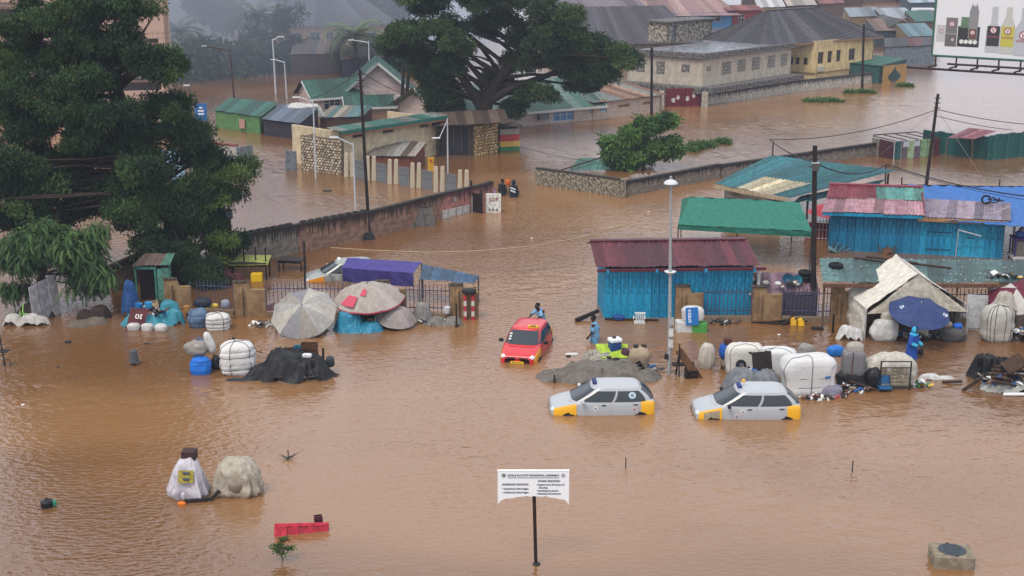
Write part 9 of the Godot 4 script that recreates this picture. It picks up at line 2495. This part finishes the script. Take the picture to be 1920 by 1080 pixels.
# ---------------------------------------------------------------- poles, lamps, cables
func street_lamp(label: String, base: Vector3, top: Vector3, r: float, m: Material, arms: Array, group := "") -> void:
	var o := thing("street_lamp", label, "lamp post", base, 0.0, group)
	var t := top - base
	var s := MB.new()
	s.tube([Vector3(0, -0.7, 0), t * 0.5, t], [r * 0.75, r * 0.62, r * 0.45], 10)
	part(o, "post", s, m)
	for a in arms:
		var e: Vector3 = t + a
		var arm := rod(o, "arm", t * 0.97, e, r * 0.45, m)
		var h := MB.new()
		var d: Vector3 = Vector3(a.x, 0, a.z).normalized()
		h.bevel(e + d * 0.2, Vector3(0.5, 0.08, 0.18), 0.03, Basis(d, Vector3.UP, d.cross(Vector3.UP)))
		part(arm, "lamp_head", h, mt("c9cdce", 0.4, "plain"))

func build_poles_and_wires() -> void:
	var steel := mt("9fa4a8", 0.45, "grain")
	var white := mt("b9bec4", 0.5, "plain")
	var tar := mt("2e2624", 0.85, "wood", 0.6)
	var o := thing("lamp_mast", "tall pale steel lamp mast with two white bowl lamps in the foreground row", "lamp post", at3(5.73, 0, -45.93))
	var top := at3(5.55, 7.32, -45.93) - o.position
	var s := MB.new()
	s.tube([Vector3(0, -0.7, 0), top * 0.4, top], [0.075, 0.06, 0.04], 12)
	part(o, "mast", s, steel)
	for k in 2:
		var p: Vector3 = top * [0.962, 0.515][k]
		var b := MB.new()
		b.lathe(p, [Vector2(0.24, 0.0), Vector2(0.25, 0.03), Vector2(0.19, 0.1), Vector2(0.08, 0.15), Vector2(0.03, 0.17)] if k == 0 else [Vector2(0.05, 0.0), Vector2(0.12, 0.02), Vector2(0.2, 0.09), Vector2(0.21, 0.11), Vector2(0.05, 0.1)], 20)
		part(o, "lamp_bowl", b, mt("c4c8ca", 0.4, "plain"))
	for k in 3: bx(o, "bill", Vector3(0.17, 0.3, 0.02), mt(["c9cbcd", "d6d8d9", "a8abad"][k], 0.7), Vector3(0.0, 1.2 + 0.42 * k, 0.1))
	bx(o, "junction_box", Vector3(0.14, 0.2, 0.12), mt("26262a", 0.7), Vector3(-0.14, 0.7, 0.05))
	# wooden line poles
	var lines := {}
	for r in [["dark_pole", "thick dark wooden pole behind the right railing", at3(12.61, 0, -53.36), at3(12.22, 7.16, -53.36), 0.11], ["dark_pole", "leaning dark wooden pole before the teal hoarding", at3(25.47, 0, -80.81), at3(25.76, 5.77, -80.81), 0.1], ["dark_pole", "slim dark pole rising in front of the long pink wall", at3(-7.38, 0, -67.32), at3(-7.62, 8.7, -67.32), 0.085], ["dark_pole", "grey wooden pole between the brown roof and the grey corner house", at3(11.75, 0, -111.89), at3(11.59, 5.67, -111.89), 0.12], ["dark_pole", "wooden pole in front of the yellow corner house", at3(33.74, 0, -128.8), at3(33.45, 6.31, -128.8), 0.12], ["dark_pole", "left one of the twin poles by the pink house's gable", at3(-9.4, 0, -112.2), at3(-9.04, 4.06, -112.2), 0.16], ["dark_pole", "right one of the twin poles by the pink house's gable", at3(-9.04, 0, -112.2), at3(-8.59, 4.24, -112.2), 0.16]]:
		o = thing(r[0], r[1], "pole", r[2])
		rod(o, "shaft", Vector3(0, -0.7, 0), r[3] - r[2], r[4] * 1.1, tar, r[4] * 0.85, 10)
		for k in 3: rod(o, "insulator", r[3] - r[2] - Vector3(0.2, 0.25 + 0.3 * k, 0), r[3] - r[2] - Vector3(-0.2, 0.25 + 0.3 * k, 0), 0.03, mt("3a3634", 0.6), -1, 6)
	o = thing("meter_box", "grey meter box strapped high on the thick wooden pole", "meter box", at3(12.27, 6.31, -53.36))
	bx(o, "box", Vector3(0.26, 0.32, 0.16), mt("55504f", 0.6), Vector3(0, 0, 0.14))
	bx(o, "strap", Vector3(0.28, 0.04, 0.3), mt("b5b5b4", 0.5), Vector3(0, 0.16, 0.06))
	heap("pole_base_rags", "black rag draped at the foot of the slim pole", "rag", at3(-7.46, 0, -67.2), 0.55, 0.35, [[0, 0, 0.36, 0.4]], mt("232327", 0.7, "tarp"), 431, 0.08, 7)
	o = thing("floodlight_pole", "rusty pole carrying a square floodlight beside the shade tree", "lamp post", at3(-12.9, 0, -59.54))
	top = at3(-12.89, 3.67, -59.54) - o.position
	rod(o, "post", Vector3(0, -0.7, 0), top, 0.07, mt("4a3a34", 0.8, "rust"), 0.05)
	bx(o, "floodlight", Vector3(0.3, 0.32, 0.14), mt("4d555b", 0.5), top * 0.81 + Vector3(0, 0, 0.1), Vector3(0.3, 0, 0))
	stake("tall bare stake behind the fence beside the half-sunk taxi", at3(-9.23, 0, -57.25), 2.25, 0.05, "33282a", Vector3(0.05, 0, 0))
	# street lamps among the houses
	street_lamp("white street lamp in front of the stone wall", at3(-12.54, 0, -83.96), at3(-12.51, 5, -83.96), 0.075, white, [Vector3(-0.85, 0.15, 0)])
	street_lamp("white street lamp standing behind the long pink wall", at3(-8.76, 0, -73.13), at3(-8.78, 4.04, -73.13), 0.075, white, [Vector3(-0.85, 0.3, 0)])
	street_lamp("white street lamp by the dark store", at3(-3.9, 0, -79.81), at3(-3.87, 4.46, -79.81), 0.065, white, [Vector3(-0.5, -1.2, 0.1)])
	street_lamp("tall white street lamp in the misty road, left one", at3(-22.4, 0, -126.77), at3(-22.46, 5.09, -126.77), 0.12, white, [Vector3(0.6, 0.2, 0)])
	street_lamp("white street lamp with a side arm in the misty road", at3(-20.71, 0, -122.89), at3(-20.8, 3.4, -122.89), 0.1, white, [Vector3(-0.8, 0.15, 0)])
	street_lamp("white street lamp above the pink house's gable", at3(-13.66, 0, -128.8), at3(-13.68, 4.71, -128.8), 0.1, white, [Vector3(-1.5, 0.1, 0)])
	street_lamp("wooden lamp pole with a curved arm behind the green kiosk", at3(-24.05, 0, -115.78), at3(-24.22, 5.18, -115.78), 0.12, mt("5a4a44", 0.85, "wood"), [Vector3(-2.0, 0.25, 0)])
	street_lamp("dark short lamp post left of the blue signboard", at3(-25.24, 0, -105.09), at3(-25.33, 3.24, -105.09), 0.06, mt("4d5058", 0.6), [Vector3(-0.02, 0.12, 0)])
	# cables
	var pa := at3(12.26, 6.47, -53.36)
	var pb := at3(25.78, 4.83, -80.81)
	var pm := at3(15.33, 3.3, -78.81)
	wire("cable", "cable from the teal roof's mast to the thick wooden pole", pm, pa, 0.15, 0.03)
	wire("cable", "cable sagging from the leaning pole to the teal roof's mast", pb, pm, 0.5, 0.022)
	wire("cable", "cable from the thick wooden pole to the teal roof's right corner", pa, at3(20.72, 2.9, -72.82), 0.5, 0.03)
	wire("cable", "heavy cable from the teal roof's corner to the right edge", at3(20.72, 2.9, -72.82), at3(23.31, 4.2, -57.2), 0.25, 0.03)
	wire("cable", "thin cable under the heavy one at the right edge", at3(20.7, 2.8, -72.71), at3(24.13, 3.6, -59.16), 0.2, 0.015)
	wire("cable", "upper cable from the leaning pole to the right edge", pb, at3(32.45, 3.83, -80.81), 0.15, 0.022)
	wire("cable", "lower cable from the leaning pole towards the hoarding", pb - Vector3(0, 0.4, 0), at3(34.62, 1.9, -91.63), 0.1, 0.02)
	wire("guy_wire", "pale guy wire of the leaning pole, right side", pb, at3(29.47, 0.1, -81.49), 0.0, 0.012, mt("9a9a98", 0.5, "plain"))
	wire("guy_wire", "pale guy wire of the leaning pole, left side", pb, at3(24.39, 0.4, -88.73), 0.0, 0.012, mt("9a9a98", 0.5, "plain"))
	o = thing("short_mast", "short iron mast at the teal roof's right corner", "mast", at3(23.36, 0, -82.01))
	rod(o, "shaft", Vector3(0, -0.6, 0), at3(23.26, 1.25, -82.01) - o.position, 0.05, mt("26262a", 0.7))
	var ta := at3(-8.91, 3.84, -112.2)
	var tb := at3(11.6, 5.41, -111.89)
	for k in 4: wire("cable", "overhead line from the twin poles to the grey wooden pole, %s" % ["topmost", "second", "third", "lowest"][k], ta - Vector3(0, 0.45 * k, 0), tb - Vector3(0, 0.3 * k, 0), 1.6, 0.018, mt("6d7076", 0.6, "plain"))
	var tc := at3(33.47, 5.97, -128.8)
	for k in 3: wire("cable", "overhead line from the grey wooden pole to the yellow house's pole, %s" % ["upper", "middle", "lower"][k], tb - Vector3(0, 0.3 * k, 0), tc - Vector3(0, 0.3 * k, 0), 1.2, 0.015, mt("6d7076", 0.6, "plain"))
	var td := at3(-7.59, 8.62, -67.32)
	wire("cable", "cable from the slim pole down to the twin poles", td, ta - Vector3(0, 2.0, 0), 0.2, 0.025)
	wire("cable", "cable from the slim pole to the left shack", td, at3(-16.8, 2.11, -105.09), 0.3, 0.022)
	wire("cable", "low cable from the striped kiosk to the sunken roof", at3(0.57, 0.27, -94.52), at3(5.47, 0.9, -84.51), 0.1, 0.015)
	# mist drifting over the road at the back left
	var mist := FogVolume.new()
	mist.name = "mist"
	mist.shape = RenderingServer.FOG_VOLUME_SHAPE_ELLIPSOID
	mist.size = Vector3(110, 50, 150)
	add_child(mist)
	mist.position = Vector3(-52, 8, -192)
	var fm := FogMaterial.new()
	fm.density = 0.015
	fm.albedo = Color(0.88, 0.92, 1.0)
	mist.material = fm
	mist.set_meta("kind", "stuff")
